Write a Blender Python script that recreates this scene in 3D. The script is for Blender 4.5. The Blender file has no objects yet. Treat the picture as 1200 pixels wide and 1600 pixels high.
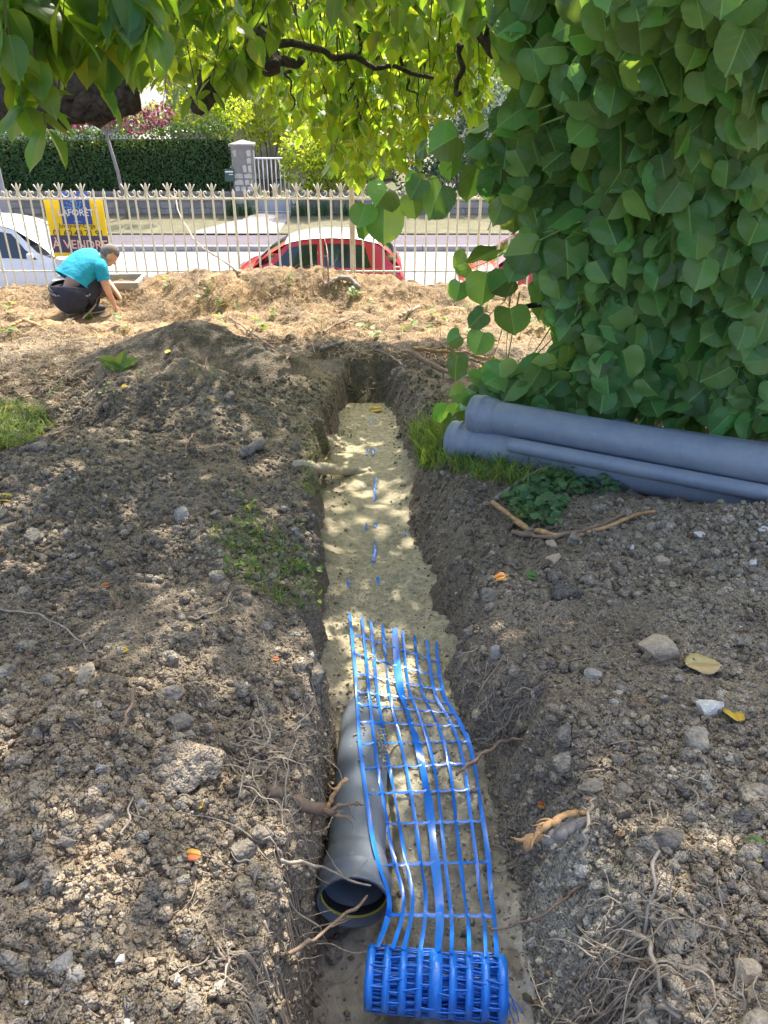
import bpy, bmesh, math, random
import numpy as np
from mathutils import Vector, Matrix

# ------------------------------------------------------------------ camera, sky, sun, exposure
SC = bpy.context.scene
COL = SC.collection
PITCH = math.radians(29.2)
FPX = 1200.0                    # focal length in pixels of the 1200x1600 photograph
CAMZ = 1.3
cam_d = bpy.data.cameras.new('camera')
cam_d.sensor_fit = 'VERTICAL'; cam_d.sensor_height = 36.0; cam_d.lens = 36.0 * FPX / 1600.0
cam_d.clip_start = 0.05; cam_d.clip_end = 600
cam = bpy.data.objects.new('camera', cam_d); COL.objects.link(cam)
cam.location = (0, 0, CAMZ); cam.rotation_euler = (math.pi / 2 - PITCH, 0, 0)
SC.camera = cam

SUN_EL = math.radians(57); SUN_AZ = math.radians(14)      # azimuth from +y towards +x
SUN = np.array([math.sin(SUN_AZ) * math.cos(SUN_EL), math.cos(SUN_AZ) * math.cos(SUN_EL), math.sin(SUN_EL)])
wd = bpy.data.worlds.new('World'); SC.world = wd; wd.use_nodes = True
nt = wd.node_tree; nt.nodes.clear()
sky = nt.nodes.new('ShaderNodeTexSky'); sky.sky_type = 'NISHITA'; sky.sun_disc = False
sky.sun_elevation = SUN_EL; sky.sun_rotation = SUN_AZ; sky.dust_density = 4.0; sky.air_density = 0.75; sky.ozone_density = 0.5
bg = nt.nodes.new('ShaderNodeBackground'); bg.inputs[1].default_value = 0.15
wo = nt.nodes.new('ShaderNodeOutputWorld')
nt.links.new(sky.outputs[0], bg.inputs[0]); nt.links.new(bg.outputs[0], wo.inputs[0])
sun_d = bpy.data.lights.new('sun', 'SUN'); sun_d.energy = 2.7; sun_d.angle = math.radians(0.55); sun_d.color = (1.0, 0.93, 0.82)
sun = bpy.data.objects.new('sun', sun_d); COL.objects.link(sun)
sun.rotation_euler = Vector(SUN).to_track_quat('Z', 'Y').to_euler()
sun.location = (3, 12, 20)
SC.view_settings.view_transform = 'Standard'; SC.view_settings.look = 'None'
SC.view_settings.exposure = 1.92; SC.view_settings.gamma = 1.0; SC.view_settings.use_curve_mapping = False
SC.cycles.max_bounces = 5; SC.cycles.diffuse_bounces = 3; SC.cycles.glossy_bounces = 2; SC.cycles.use_adaptive_sampling = True; SC.cycles.adaptive_threshold = .02; SC.cycles.transparent_max_bounces = 8; SC.cycles.transmission_bounces = 4
SC.cycles.sample_clamp_indirect = 6.0
try:
    SC.cycles.use_denoising = True
except Exception:
    pass

rng = np.random.default_rng(11)
random.seed(5)
CT, ST = math.cos(PITCH), math.sin(PITCH)

# ------------------------------------------------------------------ geometry helpers
def W(u, r, Z):
    """world point seen at pixel (u, r) of the photograph at depth Z along the lens axis"""
    a = (u - 600.0) / FPX; b = (800.0 - r) / FPX
    return np.array([a * Z, Z * (CT + b * ST), CAMZ + Z * (-ST + b * CT)])

def proj(p):
    p = np.asarray(p, float)
    d = p - np.array([0, 0, CAMZ])
    Z = d[..., 1] * CT - d[..., 2] * ST
    yu = d[..., 1] * ST + d[..., 2] * CT
    Zs = np.where(np.abs(Z) < 1e-6, 1e-6, Z)
    return 600 + FPX * d[..., 0] / Zs, 800 - FPX * yu / Zs, Z

def mesh_np(name, V, F, mat=None, smooth=True, col=None, uv=None, extra=None):
    V = np.ascontiguousarray(V, dtype=np.float32); F = np.ascontiguousarray(F, dtype=np.int32)
    k = F.shape[1]
    me = bpy.data.meshes.new(name)
    me.vertices.add(len(V)); me.vertices.foreach_set('co', V.ravel())
    me.loops.add(F.size); me.loops.foreach_set('vertex_index', F.ravel())
    me.polygons.add(len(F)); me.polygons.foreach_set('loop_start', np.arange(0, F.size, k, dtype=np.int32))
    me.polygons.foreach_set('use_smooth', np.full(len(F), smooth))
    me.update(calc_edges=True)
    if col is not None:
        a = me.attributes.new('Col', 'FLOAT_COLOR', 'POINT')
        c = np.ones((len(V), 4), np.float32); c[:, :3] = col
        a.data.foreach_set('color', c.ravel())
    if uv is not None:
        l = me.uv_layers.new(name='UVMap')
        l.data.foreach_set('uv', np.ascontiguousarray(uv, np.float32)[F.ravel()].ravel())
    if extra:
        for n, d in extra.items():
            a = me.attributes.new(n, 'FLOAT', 'POINT'); a.data.foreach_set('value', np.ascontiguousarray(d, np.float32))
    if mat: me.materials.append(mat)
    return me

class MB:
    """collects shapes into one mesh"""
    def __init__(s): s.v = []; s.f = []
    def add(s, V, F):
        o = len(s.v); s.v.extend([tuple(map(float, p)) for p in V]); s.f.extend([tuple(i + o for i in f) for f in F]); return s
    def box(s, a, b, bev=0.0):
        x0, y0, z0 = a; x1, y1, z1 = b
        if bev <= 0:
            V = [(x0,y0,z0),(x1,y0,z0),(x1,y1,z0),(x0,y1,z0),(x0,y0,z1),(x1,y0,z1),(x1,y1,z1),(x0,y1,z1)]
            return s.add(V, [(0,3,2,1),(4,5,6,7),(0,1,5,4),(1,2,6,5),(2,3,7,6),(3,0,4,7)])
        bm = bmesh.new(); bmesh.ops.create_cube(bm, size=1)
        for v in bm.verts:
            v.co = ((x0+x1)/2 + v.co.x*(x1-x0), (y0+y1)/2 + v.co.y*(y1-y0), (z0+z1)/2 + v.co.z*(z1-z0))
        bmesh.ops.bevel(bm, geom=bm.edges[:], offset=bev, segments=2, affect='EDGES', profile=0.6)
        bm.verts.index_update()
        V = [v.co[:] for v in bm.verts]; F = [[v.index for v in f.verts] for f in bm.faces]; bm.free()
        return s.add(V, F)
    def tube(s, P, R, n=6, cap=True, flat=1.0, up=None, rough=0.0, rs=0):
        P = [Vector(p) for p in P]; R = [R] * len(P) if np.isscalar(R) else list(R)
        V = []; F = []; ref = None; rj = np.random.default_rng(rs)
        for i, p in enumerate(P):
            t = (P[min(i+1, len(P)-1)] - P[max(i-1, 0)])
            if t.length < 1e-9: t = Vector((0, 0, 1))
            t.normalize()
            if ref is None:
                ref = Vector(up) if up is not None else (Vector((0, 0, 1)) if abs(t.z) < .9 else Vector((1, 0, 0)))
            a = t.cross(ref)
            if a.length < 1e-6: a = t.orthogonal()
            a.normalize(); b = a.cross(t).normalized(); ref = b
            for k in range(n):
                an = 2 * math.pi * k / n
                q = R[i]*(1 + rough*rj.normal()) if rough else R[i]
                V.append(p + a * (math.cos(an) * q) + b * (math.sin(an) * q * flat))
        for i in range(len(P) - 1):
            for k in range(n):
                F.append((i*n+k, i*n+(k+1) % n, (i+1)*n+(k+1) % n, (i+1)*n+k))
        if cap:
            F.append(tuple(range(n-1, -1, -1))); F.append(tuple((len(P)-1)*n + k for k in range(n)))
        return s.add(V, F)
    def lathe(s, prof, axis0, axis1, n=24, close=False):
        """prof: list of (distance along the axis, radius)"""
        A = Vector(axis0); D = (Vector(axis1) - A).normalized()
        a = D.cross(Vector((0, 0, 1)));  a = D.orthogonal() if a.length < 1e-4 else a
        a.normalize(); b = D.cross(a).normalized(); V = []; F = []
        for t, r in prof:
            for k in range(n):
                an = 2*math.pi*k/n; V.append(A + D*t + a*(math.cos(an)*r) + b*(math.sin(an)*r))
        m = len(prof)
        for i in range(m if close else m - 1):
            j = (i + 1) % m
            for k in range(n): F.append((i*n+k, j*n+k, j*n+(k+1) % n, i*n+(k+1) % n))
        return s.add(V, F)
    def prism(s, poly, y0, y1):
        """poly in (x, z), extruded along y"""
        n = len(poly)
        V = [(x, y0, z) for x, z in poly] + [(x, y1, z) for x, z in poly]
        F = [tuple(range(n)), tuple(range(2*n-1, n-1, -1))] + [(i, i+n, (i+1) % n + n, (i+1) % n) for i in range(n)]
        return s.add(V, F)
    def build(s, name, mat, parent=None, smooth=False, loc=None):
        me = bpy.data.meshes.new(name); me.from_pydata(s.v, [], s.f); me.update()
        bm = bmesh.new(); bm.from_mesh(me); bmesh.ops.recalc_face_normals(bm, faces=bm.faces[:]); bm.to_mesh(me); bm.free()
        if mat: me.materials.append(mat)
        if smooth:
            me.polygons.foreach_set('use_smooth', np.ones(len(me.polygons), bool))
            if smooth == 'auto':
                try: me.set_sharp_from_angle(angle=math.radians(38))
                except Exception: pass
        return link(name, me, parent, loc)

def link(name, me, parent=None, loc=None):
    o = bpy.data.objects.new(name, me); COL.objects.link(o)
    if loc is not None: o.location = loc
    if parent is not None: o.parent = parent
    return o

def tag(o, label=None, cat=None, group=None, kind=None):
    if label: o['label'] = label
    if cat: o['category'] = cat
    if group: o['group'] = group
    if kind: o['kind'] = kind
    return o

def thing(name, label, cat, loc=(0, 0, 0), group=None):
    o = bpy.data.objects.new(name, None); COL.objects.link(o); o.location = loc; o.empty_display_size = .05
    return tag(o, label, cat, group)

# ------------------------------------------------------------------ numpy noise
def _h(ix, iy, seed):
    with np.errstate(over='ignore'):
        h = (ix.astype(np.int64).astype(np.uint32) * np.uint32(374761393)) ^ (iy.astype(np.int64).astype(np.uint32) * np.uint32(668265263)) ^ np.uint32((seed * 2246822519 + 12345) & 0xffffffff)
        h = (h ^ (h >> np.uint32(13))) * np.uint32(1274126177)
        h = (h ^ (h >> np.uint32(15))) * np.uint32(2246822519)
        h = h ^ (h >> np.uint32(16))
    return h.astype(np.float64) / 4294967295.0

def vnoise(x, y, seed=0):
    ix = np.floor(x); iy = np.floor(y); fx = x - ix; fy = y - iy
    fx = fx*fx*fx*(fx*(fx*6-15)+10); fy = fy*fy*fy*(fy*(fy*6-15)+10)
    a = _h(ix, iy, seed); b = _h(ix+1, iy, seed); c = _h(ix, iy+1, seed); d = _h(ix+1, iy+1, seed)
    return (a*(1-fx)+b*fx)*(1-fy) + (c*(1-fx)+d*fx)*fy          # 0..1

def fbm(x, y, sc, oct=4, seed=0, gain=.5):
    s = 0; a = 1; t = 0
    for o in range(oct):
        s = s + a * (vnoise(x*sc + 17.3*o, y*sc - 9.1*o, seed + o) - .5); t += a; a *= gain; sc *= 2.03
    return 2 * s / t                                             # about -1..1

def worley(x, y, sc, seed=0):
    X = x*sc; Y = y*sc; ix = np.floor(X); iy = np.floor(Y)
    F1 = np.full(X.shape, 9.0); F2 = np.full(X.shape, 9.0); ID = np.zeros(X.shape)
    for dx in (-1, 0, 1):
        for dy in (-1, 0, 1):
            cx = ix + dx; cy = iy + dy
            px = cx + _h(cx, cy, seed); py = cy + _h(cx, cy, seed + 1)
            d = np.hypot(px - X, py - Y); m = d < F1
            F2 = np.where(m, F1, np.minimum(F2, d)); ID = np.where(m, _h(cx, cy, seed + 2), ID); F1 = np.where(m, d, F1)
    return F1, F2, ID

def sstep(a, b, x):
    t = np.clip((x - a) / (b - a), 0, 1); return t*t*(3-2*t)

def gauss(x, y, cx, cy, sx, sy):
    return np.exp(-((x-cx)/sx)**2 - ((y-cy)/sy)**2)

def pip(px, py, poly):
    inside = np.zeros(np.shape(px), bool); n = len(poly)
    for i in range(n):
        x0, y0 = poly[i]; x1, y1 = poly[(i+1) % n]
        c = ((y0 > py) != (y1 > py)) & (px < (x1-x0)*(py-y0)/((y1-y0) if y1 != y0 else 1e-9) + x0)
        inside ^= c
    return inside

# ------------------------------------------------------------------ materials
def new_mat(name):
    m = bpy.data.materials.new(name); m.use_nodes = True
    n = m.node_tree.nodes; l = m.node_tree.links
    return m, n, l, n['Principled BSDF'], n['Material Output']

def bump_chain(n, l, bs, specs, coord):
    """specs: (kind, scale, strength, distance)"""
    prev = None
    for kind, sc, st, di in specs:
        if kind == 'voronoi':
            t = n.new('ShaderNodeTexVoronoi'); t.inputs['Scale'].default_value = sc; out = t.outputs['Distance']
        else:
            t = n.new('ShaderNodeTexNoise'); t.inputs['Scale'].default_value = sc; t.inputs['Detail'].default_value = 5; out = t.outputs['Fac']
        l.new(coord, t.inputs['Vector'])
        b = n.new('ShaderNodeBump'); b.inputs['Strength'].default_value = st; b.inputs['Distance'].default_value = di
        if kind == 'voronoi': b.invert = True
        l.new(out, b.inputs['Height'])
        if prev: l.new(prev, b.inputs['Normal'])
        prev = b.outputs[0]
    if prev: l.new(prev, bs.inputs['Normal'])

def mat(name, c, rough=.6, metal=0.0, var=.15, vscale=8.0, c2=None, bump=None, spec=.5, coat=0.0, attr=False, objvar=0.0):
    """plain procedural surface: base colour broken up by noise; optional second colour, bump, per-vertex colour"""
    m, n, l, bs, out = new_mat(name)
    tc = n.new('ShaderNodeTexCoord'); co = tc.outputs['Object']
    nz = n.new('ShaderNodeTexNoise'); nz.inputs['Scale'].default_value = vscale; nz.inputs['Detail'].default_value = 6; nz.inputs['Roughness'].default_value = .65
    l.new(co, nz.inputs['Vector'])
    rp = n.new('ShaderNodeValToRGB'); rp.color_ramp.elements[0].position = .3; rp.color_ramp.elements[1].position = .72
    if c2 is None: c2 = tuple(min(1, x*(1+var)) for x in c); c = tuple(x*(1-var) for x in c)
    rp.color_ramp.elements[0].color = (*c, 1); rp.color_ramp.elements[1].color = (*c2, 1)
    l.new(nz.outputs['Fac'], rp.inputs[0]); colr = rp.outputs[0]
    if attr:
        at = n.new('ShaderNodeAttribute'); at.attribute_name = 'Col'
        mx = n.new('ShaderNodeMix'); mx.data_type = 'RGBA'; mx.blend_type = 'MULTIPLY'; mx.inputs[0].default_value = 1
        l.new(at.outputs['Color'], mx.inputs[6]); l.new(colr, mx.inputs[7]); colr = mx.outputs[2]
    if objvar:
        oi = n.new('ShaderNodeObjectInfo'); hs = n.new('ShaderNodeHueSaturation')
        mp = n.new('ShaderNodeMapRange'); mp.inputs[3].default_value = 1-objvar; mp.inputs[4].default_value = 1+objvar
        l.new(oi.outputs['Random'], mp.inputs[0]); l.new(mp.outputs[0], hs.inputs['Value']); l.new(colr, hs.inputs['Color']); colr = hs.outputs[0]
    l.new(colr, bs.inputs['Base Color'])
    bs.inputs['Roughness'].default_value = rough; bs.inputs['Metallic'].default_value = metal
    bs.inputs['Specular IOR Level'].default_value = spec
    if coat: bs.inputs['Coat Weight'].default_value = coat; bs.inputs['Coat Roughness'].default_value = .05
    if bump: bump_chain(n, l, bs, bump, co)
    return m

def leaf_mat(name, c, tr, trans=.45, veins=0.0, rough=.45, attr=False, hv=.12):
    m, n, l, bs, out = new_mat(name)
    oi = n.new('ShaderNodeObjectInfo')
    geo = n.new('ShaderNodeNewGeometry')
    add = n.new('ShaderNodeMath'); add.operation = 'ADD'
    l.new(oi.outputs['Random'], add.inputs[0]); l.new(geo.outputs['Random Per Island'], add.inputs[1])
    fr = n.new('ShaderNodeMath'); fr.operation = 'FRACT'; l.new(add.outputs[0], fr.inputs[0])
    rnd = fr.outputs[0]
    def shade(col, k):
        hs = n.new('ShaderNodeHueSaturation'); hs.inputs['Color'].default_value = (*col, 1)
        a = n.new('ShaderNodeMapRange'); a.inputs[3].default_value = .5-.035*k; a.inputs[4].default_value = .5+.025*k
        b = n.new('ShaderNodeMapRange'); b.inputs[3].default_value = 1-2.4*hv; b.inputs[4].default_value = 1+2.4*hv
        l.new(rnd, a.inputs[0]); l.new(a.outputs[0], hs.inputs['Hue'])
        wn = n.new('ShaderNodeTexWhiteNoise'); wn.noise_dimensions = '1D'; l.new(rnd, wn.inputs['W'])
        l.new(wn.outputs['Value'], b.inputs[0]); l.new(b.outputs[0], hs.inputs['Value'])
        return hs.outputs[0]
    base = shade(c, 1); tcol = shade(tr, 1)
    if attr:
        at = n.new('ShaderNodeAttribute'); at.attribute_name = 'Col'
        for_ = []
        for sock in (base, tcol):
            mx = n.new('ShaderNodeMix'); mx.data_type = 'RGBA'; mx.blend_type = 'MULTIPLY'; mx.inputs[0].default_value = 1
            l.new(sock, mx.inputs[6]); l.new(at.outputs['Color'], mx.inputs[7]); for_.append(mx.outputs[2])
        base, tcol = for_
    if veins:
        uv = n.new('ShaderNodeUVMap'); sp = n.new('ShaderNodeSeparateXYZ'); l.new(uv.outputs[0], sp.inputs[0])
        ab = n.new('ShaderNodeMath'); ab.operation = 'ABSOLUTE'; l.new(sp.outputs[0], ab.inputs[0])
        mid = n.new('ShaderNodeMapRange'); mid.inputs[1].default_value = .008; mid.inputs[2].default_value = .028; mid.inputs[3].default_value = 1; mid.inputs[4].default_value = 0
        l.new(ab.outputs[0], mid.inputs[0])
        k = n.new('ShaderNodeMath'); k.operation = 'MULTIPLY_ADD'; k.inputs[1].default_value = -.62; l.new(ab.outputs[0], k.inputs[0]); l.new(sp.outputs[1], k.inputs[2])
        k2 = n.new('ShaderNodeMath'); k2.operation = 'MULTIPLY'; k2.inputs[1].default_value = 4.6; l.new(k.outputs[0], k2.inputs[0])
        f2 = n.new('ShaderNodeMath'); f2.operation = 'FRACT'; l.new(k2.outputs[0], f2.inputs[0])
        s2 = n.new('ShaderNodeMath'); s2.operation = 'SUBTRACT'; s2.inputs[1].default_value = .5; l.new(f2.outputs[0], s2.inputs[0])
        a2 = n.new('ShaderNodeMath'); a2.operation = 'ABSOLUTE'; l.new(s2.outputs[0], a2.inputs[0])
        sd = n.new('ShaderNodeMapRange'); sd.inputs[1].default_value = 0; sd.inputs[2].default_value = .06; sd.inputs[3].default_value = .42; sd.inputs[4].default_value = 0
        l.new(a2.outputs[0], sd.inputs[0])
        mxm = n.new('ShaderNodeMath'); mxm.operation = 'MAXIMUM'; l.new(mid.outputs[0], mxm.inputs[0]); l.new(sd.outputs[0], mxm.inputs[1])
        vf = n.new('ShaderNodeMath'); vf.operation = 'MULTIPLY'; vf.inputs[1].default_value = veins; l.new(mxm.outputs[0], vf.inputs[0])
        mx = n.new('ShaderNodeMix'); mx.data_type = 'RGBA'; l.new(vf.outputs[0], mx.inputs[0]); l.new(base, mx.inputs[6])
        mx.inputs[7].default_value = (c[0]*2.2+.03, c[1]*1.9+.03, c[2]*1.8+.02, 1); base = mx.outputs[2]
        bp = n.new('ShaderNodeBump'); bp.inputs['Strength'].default_value = .35; bp.inputs['Distance'].default_value = .004
        bp.invert = True; l.new(mxm.outputs[0], bp.inputs['Height']); l.new(bp.outputs[0], bs.inputs['Normal'])
    l.new(base, bs.inputs['Base Color']); bs.inputs['Roughness'].default_value = rough; bs.inputs['Specular IOR Level'].default_value = .35
    tl = n.new('ShaderNodeBsdfTranslucent'); l.new(tcol, tl.inputs[0])
    ms = n.new('ShaderNodeMixShader'); ms.inputs[0].default_value = trans
    l.new(bs.outputs[0], ms.inputs[1]); l.new(tl.outputs[0], ms.inputs[2]); l.new(ms.outputs[0], out.inputs[0])
    return m
# ------------------------------------------------------------------ shape of the garden
def cxf(y):  return np.interp(y, [.5, .92, 1.6, 2.4, 3.77, 5.2], [.09, .08, .045, 0.0, -.098, -.105])
def wlf(y):  return np.interp(y, [.5, .92, 1.6, 2.4, 3.77, 5.2], [.235, .225, .20, .215, .25, .15])
def wrf(y):  return np.interp(y, [.5, .92, 1.6, 2.4, 3.77, 5.2], [.235, .235, .195, .140, .165, .11])

def sand_h(x, y):
    s = np.where(y > 1.75, -.13 - .11*y, np.interp(y, [.6, .95, 1.25, 1.75], [-.405, -.40, -.375, -.3225]))
    d = x - cxf(y)
    ch = (1 - sstep(-.10, .03, d + .02)) * (1 - sstep(1.56, 1.76, y + .25*(x+.06)))   # channel where the pipe lies open
    s = s - ch * (.075 + .03*sstep(1.0, 1.7, y))
    s = s + .03*gauss(x, y, -.06, 1.92, .12, .2)
    s = s + .035*gauss(x, y, -.14, 2.3, .1, .22) + .022*gauss(x, y, .12, 2.55, .16, .09)
    # scooped hollows left by the shovel
    for (hx, hy, a, sx, sy) in ((.05, 2.85, -.03, .17, .16), (-.07, 3.5, -.022, .15, .2), (-.12, 4.3, -.02, .14, .25)):
        s = s + a*gauss(x, y, hx, hy, sx, sy)
    s = s + .03*gauss(x, y, -.22, 3.25, .12, .16) + .04*sstep(.16, .28, np.abs(d))*(y > 1.8)
    return s

def sand_detail(x, y):
    d = fbm(x, y, 9, 4, 31)*.008 + fbm(x, y, 45, 3, 33)*.0035
    arc = np.hypot((x-.02)*1.1, y-3.25)
    rip = np.sin(arc*210 + 5*fbm(x, y, 6, 2, 35))*gauss(x, y, .04, 2.86, .17, .19)
    rip = rip + np.sin((y + .35*(x+.1)**2*8)*150 + 6*fbm(x, y, 5, 2, 36))*.55*sstep(3.1, 3.6, y)*sstep(-.05, .1, fbm(x, y, 3, 2, 37)+.1)
    w = worley(x, y, 38, 40)
    lum = np.sqrt(np.clip(1 - (w[0]/.62)**2, 0, 1))*(w[2] > .35)
    lumps = lum*.008*(sstep(.0, .35, fbm(x, y, 4.2, 3, 41) + gauss(x, y, -.1, 2.25, .25, .35)*.9 + gauss(x, y, .12, 1.4, .2, .45)*.35))
    return d + .0028*rip + lumps

def ground_s(x, y):
    """garden surface without small clods"""
    g = .1 - .11*np.clip(y, -.5, 8.6)
    jx = .055*fbm(x*0, y, 3.1, 4, 3) + .035*fbm(x, y, 9, 3, 4)
    jr = .075*fbm(x*0+5, y, 2.7, 4, 5) + .045*fbm(x, y, 8, 3, 6)
    d = x - cxf(y)
    # spoil to the left
    L = sstep(.02, .55, -d - wlf(y))
    g = g + L*(.05 + .05*fbm(x, y, 1.3, 3, 7)) * (1 - sstep(5.6, 6.6, y))
    g = g + .085*gauss(x, y, -.55, 1.15, .30, .35) + .05*gauss(x, y, -1.05, .95, .5, .35) + .06*gauss(x, y, -.42, 1.65, .22, .3)
    g = g + .10*gauss(x, y, -1.25, 2.9, .55, .5) + .05*gauss(x, y, -1.9, 2.3, .6, .6)
    # the heap: a cone with straight flanks
    r = np.hypot((x+1.30)/1.05, (y-5.05)/.85)
    g = g + np.clip(.36 - .43*r, 0, 1)*.96 - .05*np.exp(-(r/.12)**2)*.5
    r2 = np.hypot((x+1.12)/1.0, (y-4.0)/.8)
    g = g + np.clip(.27 - .42*r2, 0, 1)
    r3 = np.hypot((x+.62)/.5, (y-4.75)/.8)
    g = g + np.clip(.15 - .22*r3, 0, 1)*.8
    # right bank
    Rr = sstep(.02, .6, d - wrf(y) - .15)
    g = g + Rr*(.015 + .03*fbm(x, y, 1.5, 3, 8)) * (1 - sstep(5, 6, y))
    g = g + .085*gauss(x, y, 1.15, 2.42, .55, .2) + .07*gauss(x, y, 1.75, 2.25, .5, .3) + .05*gauss(x, y, .62, 2.1, .2, .25)
    # far end of the trench
    g = g + .10*gauss(x, y, -.05, 5.75, .45, .28) + .07*gauss(x, y, .7, 5.7, .5, .2) - .10*gauss(x, y, .8, 5.15, .2, .15)
    # dug-over ground towards the fence
    far = sstep(5.4, 6.4, y)
    g = g + far*(.065*fbm(x, y, 1.6, 4, 9) + .06*fbm(x, y, 4.5, 4, 10))
    g = g + .10*gauss(x, y, -2.35, 8.45, .7, .35) + .09*gauss(x, y, -1.6, 8.5, 1.5, .4) + .24*gauss(x, y, -.75, 8.35, .95, .38) + .12*gauss(x, y, -1.9, 8.1, .5, .35) + .10*gauss(x, y, .6, 8.3, .5, .3) + .08*gauss(x, y, 2.2, 8.3, 1, .3)
    g = g + .11*sstep(7.6, 8.6, y)
    g = g + .08*gauss(x, y, -4.2, 8.4, 1.2, .3) - .16*gauss(x, y, -3.55, 7.35, .75, .22) - .10*gauss(x, y, -2.2, 7.5, .5, .25) + .05*gauss(x, y, -3.3, 6.85, .9, .25)
    g = g + .07*gauss(x, y, -4.6, 7.1, .6, .3) + .05*gauss(x, y, .1, 7.2, .5, .25)
    # trench
    t = sstep(-.055, .02, d + wlf(y) + jx) * (1 - sstep(-.02, .17 + .07*sstep(1.8, 2.4, y), d - wrf(y) + jr)) * (1 - sstep(5.12, 5.55, y + .1*fbm(x, y, 4, 2, 12)))
    fl = sand_h(x, y) - .055
    return g*(1-t) + fl*t, t

def bumps(F1, rad, p=1.0):
    return np.sqrt(np.clip(1 - (F1/rad)**2, 0, 1))

def ground_d(x, y, t):
    """clods and crumbs"""
    near = 1 - .55*sstep(5.0, 6.2, y)
    k = (1 - .75*t)
    z = (.034*(1-t)+.012)*fbm(x, y, 4.2, 4, 20) + .007*fbm(x, y, 21, 4, 21)*k
    a = worley(x + .02*fbm(x, y, 12, 2, 60), y, 13, 22); m1 = np.clip(.5 + 1.4*fbm(x, y, 2.1, 3, 24), 0, 1)
    z = z + bumps(a[0], .5)*.026*(a[2] > .58)*m1*k
    b = worley(x, y, 30, 25); z = z + bumps(b[0], .55)*.011*(b[2] > .3)*k*near*np.clip(.6 + fbm(x, y, 3.3, 3, 26), .15, 1)
    if True:
        c = worley(x, y, 62, 27); z = z + bumps(c[0], .6)*.0055*k*near*(c[2] > .2)
    z = z + t*(.02*fbm(x, y, 14, 4, 28))
    return z

def ground_h(x, y):
    x = np.asarray(x, float); y = np.asarray(y, float)
    g, t = ground_s(x, y)
    return g + ground_d(x, y, t)

def top_h(x, y):
    """whatever lies uppermost: soil or sand"""
    x = np.asarray(x, float); y = np.asarray(y, float)
    return np.maximum(ground_h(x, y), np.where((np.abs(x - cxf(y)) < .42) & (y < 5.4) & (y > .5), sand_h(x, y) + sand_detail(x, y), -9))

class Grid:
    """fast lookup of a height field sampled on a grid"""
    def __init__(s, xs, ys, Z): s.xs, s.ys, s.Z = xs, ys, Z
    def __call__(s, x, y):
        x = np.clip(x, s.xs[0], s.xs[-1]-1e-6); y = np.clip(y, s.ys[0], s.ys[-1]-1e-6)
        i = np.clip(np.searchsorted(s.xs, x, 'right')-1, 0, len(s.xs)-2); j = np.clip(np.searchsorted(s.ys, y, 'right')-1, 0, len(s.ys)-2)
        a = (x-s.xs[i])/(s.xs[i+1]-s.xs[i]); b = (y-s.ys[j])/(s.ys[j+1]-s.ys[j])
        return (s.Z[j, i]*(1-a)+s.Z[j, i+1]*a)*(1-b) + (s.Z[j+1, i]*(1-a)+s.Z[j+1, i+1]*a)*b

def Gs(u, r, f=None):
    """points of the garden seen at pixels (u, r), vectorised ray march"""
    f = f or TOPG
    u = np.atleast_1d(np.asarray(u, float)); r = np.atleast_1d(np.asarray(r, float))
    a = (u-600)/FPX; b = (800-r)/FPX; dy = CT + b*ST; dz = -ST + b*CT
    lo = np.full(u.shape, .7); hi = np.full(u.shape, np.nan); Z = lo.copy(); prev = lo.copy()
    for i in range(90):
        Z = .7*(1.033**i); h = f(a*Z, dy*Z)
        hit = np.isnan(hi) & (CAMZ + dz*Z <= h)
        lo = np.where(np.isnan(hi) & ~hit, Z, lo); hi = np.where(hit, Z, hi)
    hi = np.where(np.isnan(hi), 11.0, hi)
    for _ in range(12):
        mid = (lo+hi)/2; under = CAMZ + dz*mid <= f(a*mid, dy*mid)
        hi = np.where(under, mid, hi); lo = np.where(under, lo, mid)
    return np.stack([a*hi, dy*hi, CAMZ + dz*hi], -1)

def G(u, r, dz=0.0):
    p = Gs([u], [r])[0]; p = p.copy(); p[2] += dz; return p

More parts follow.
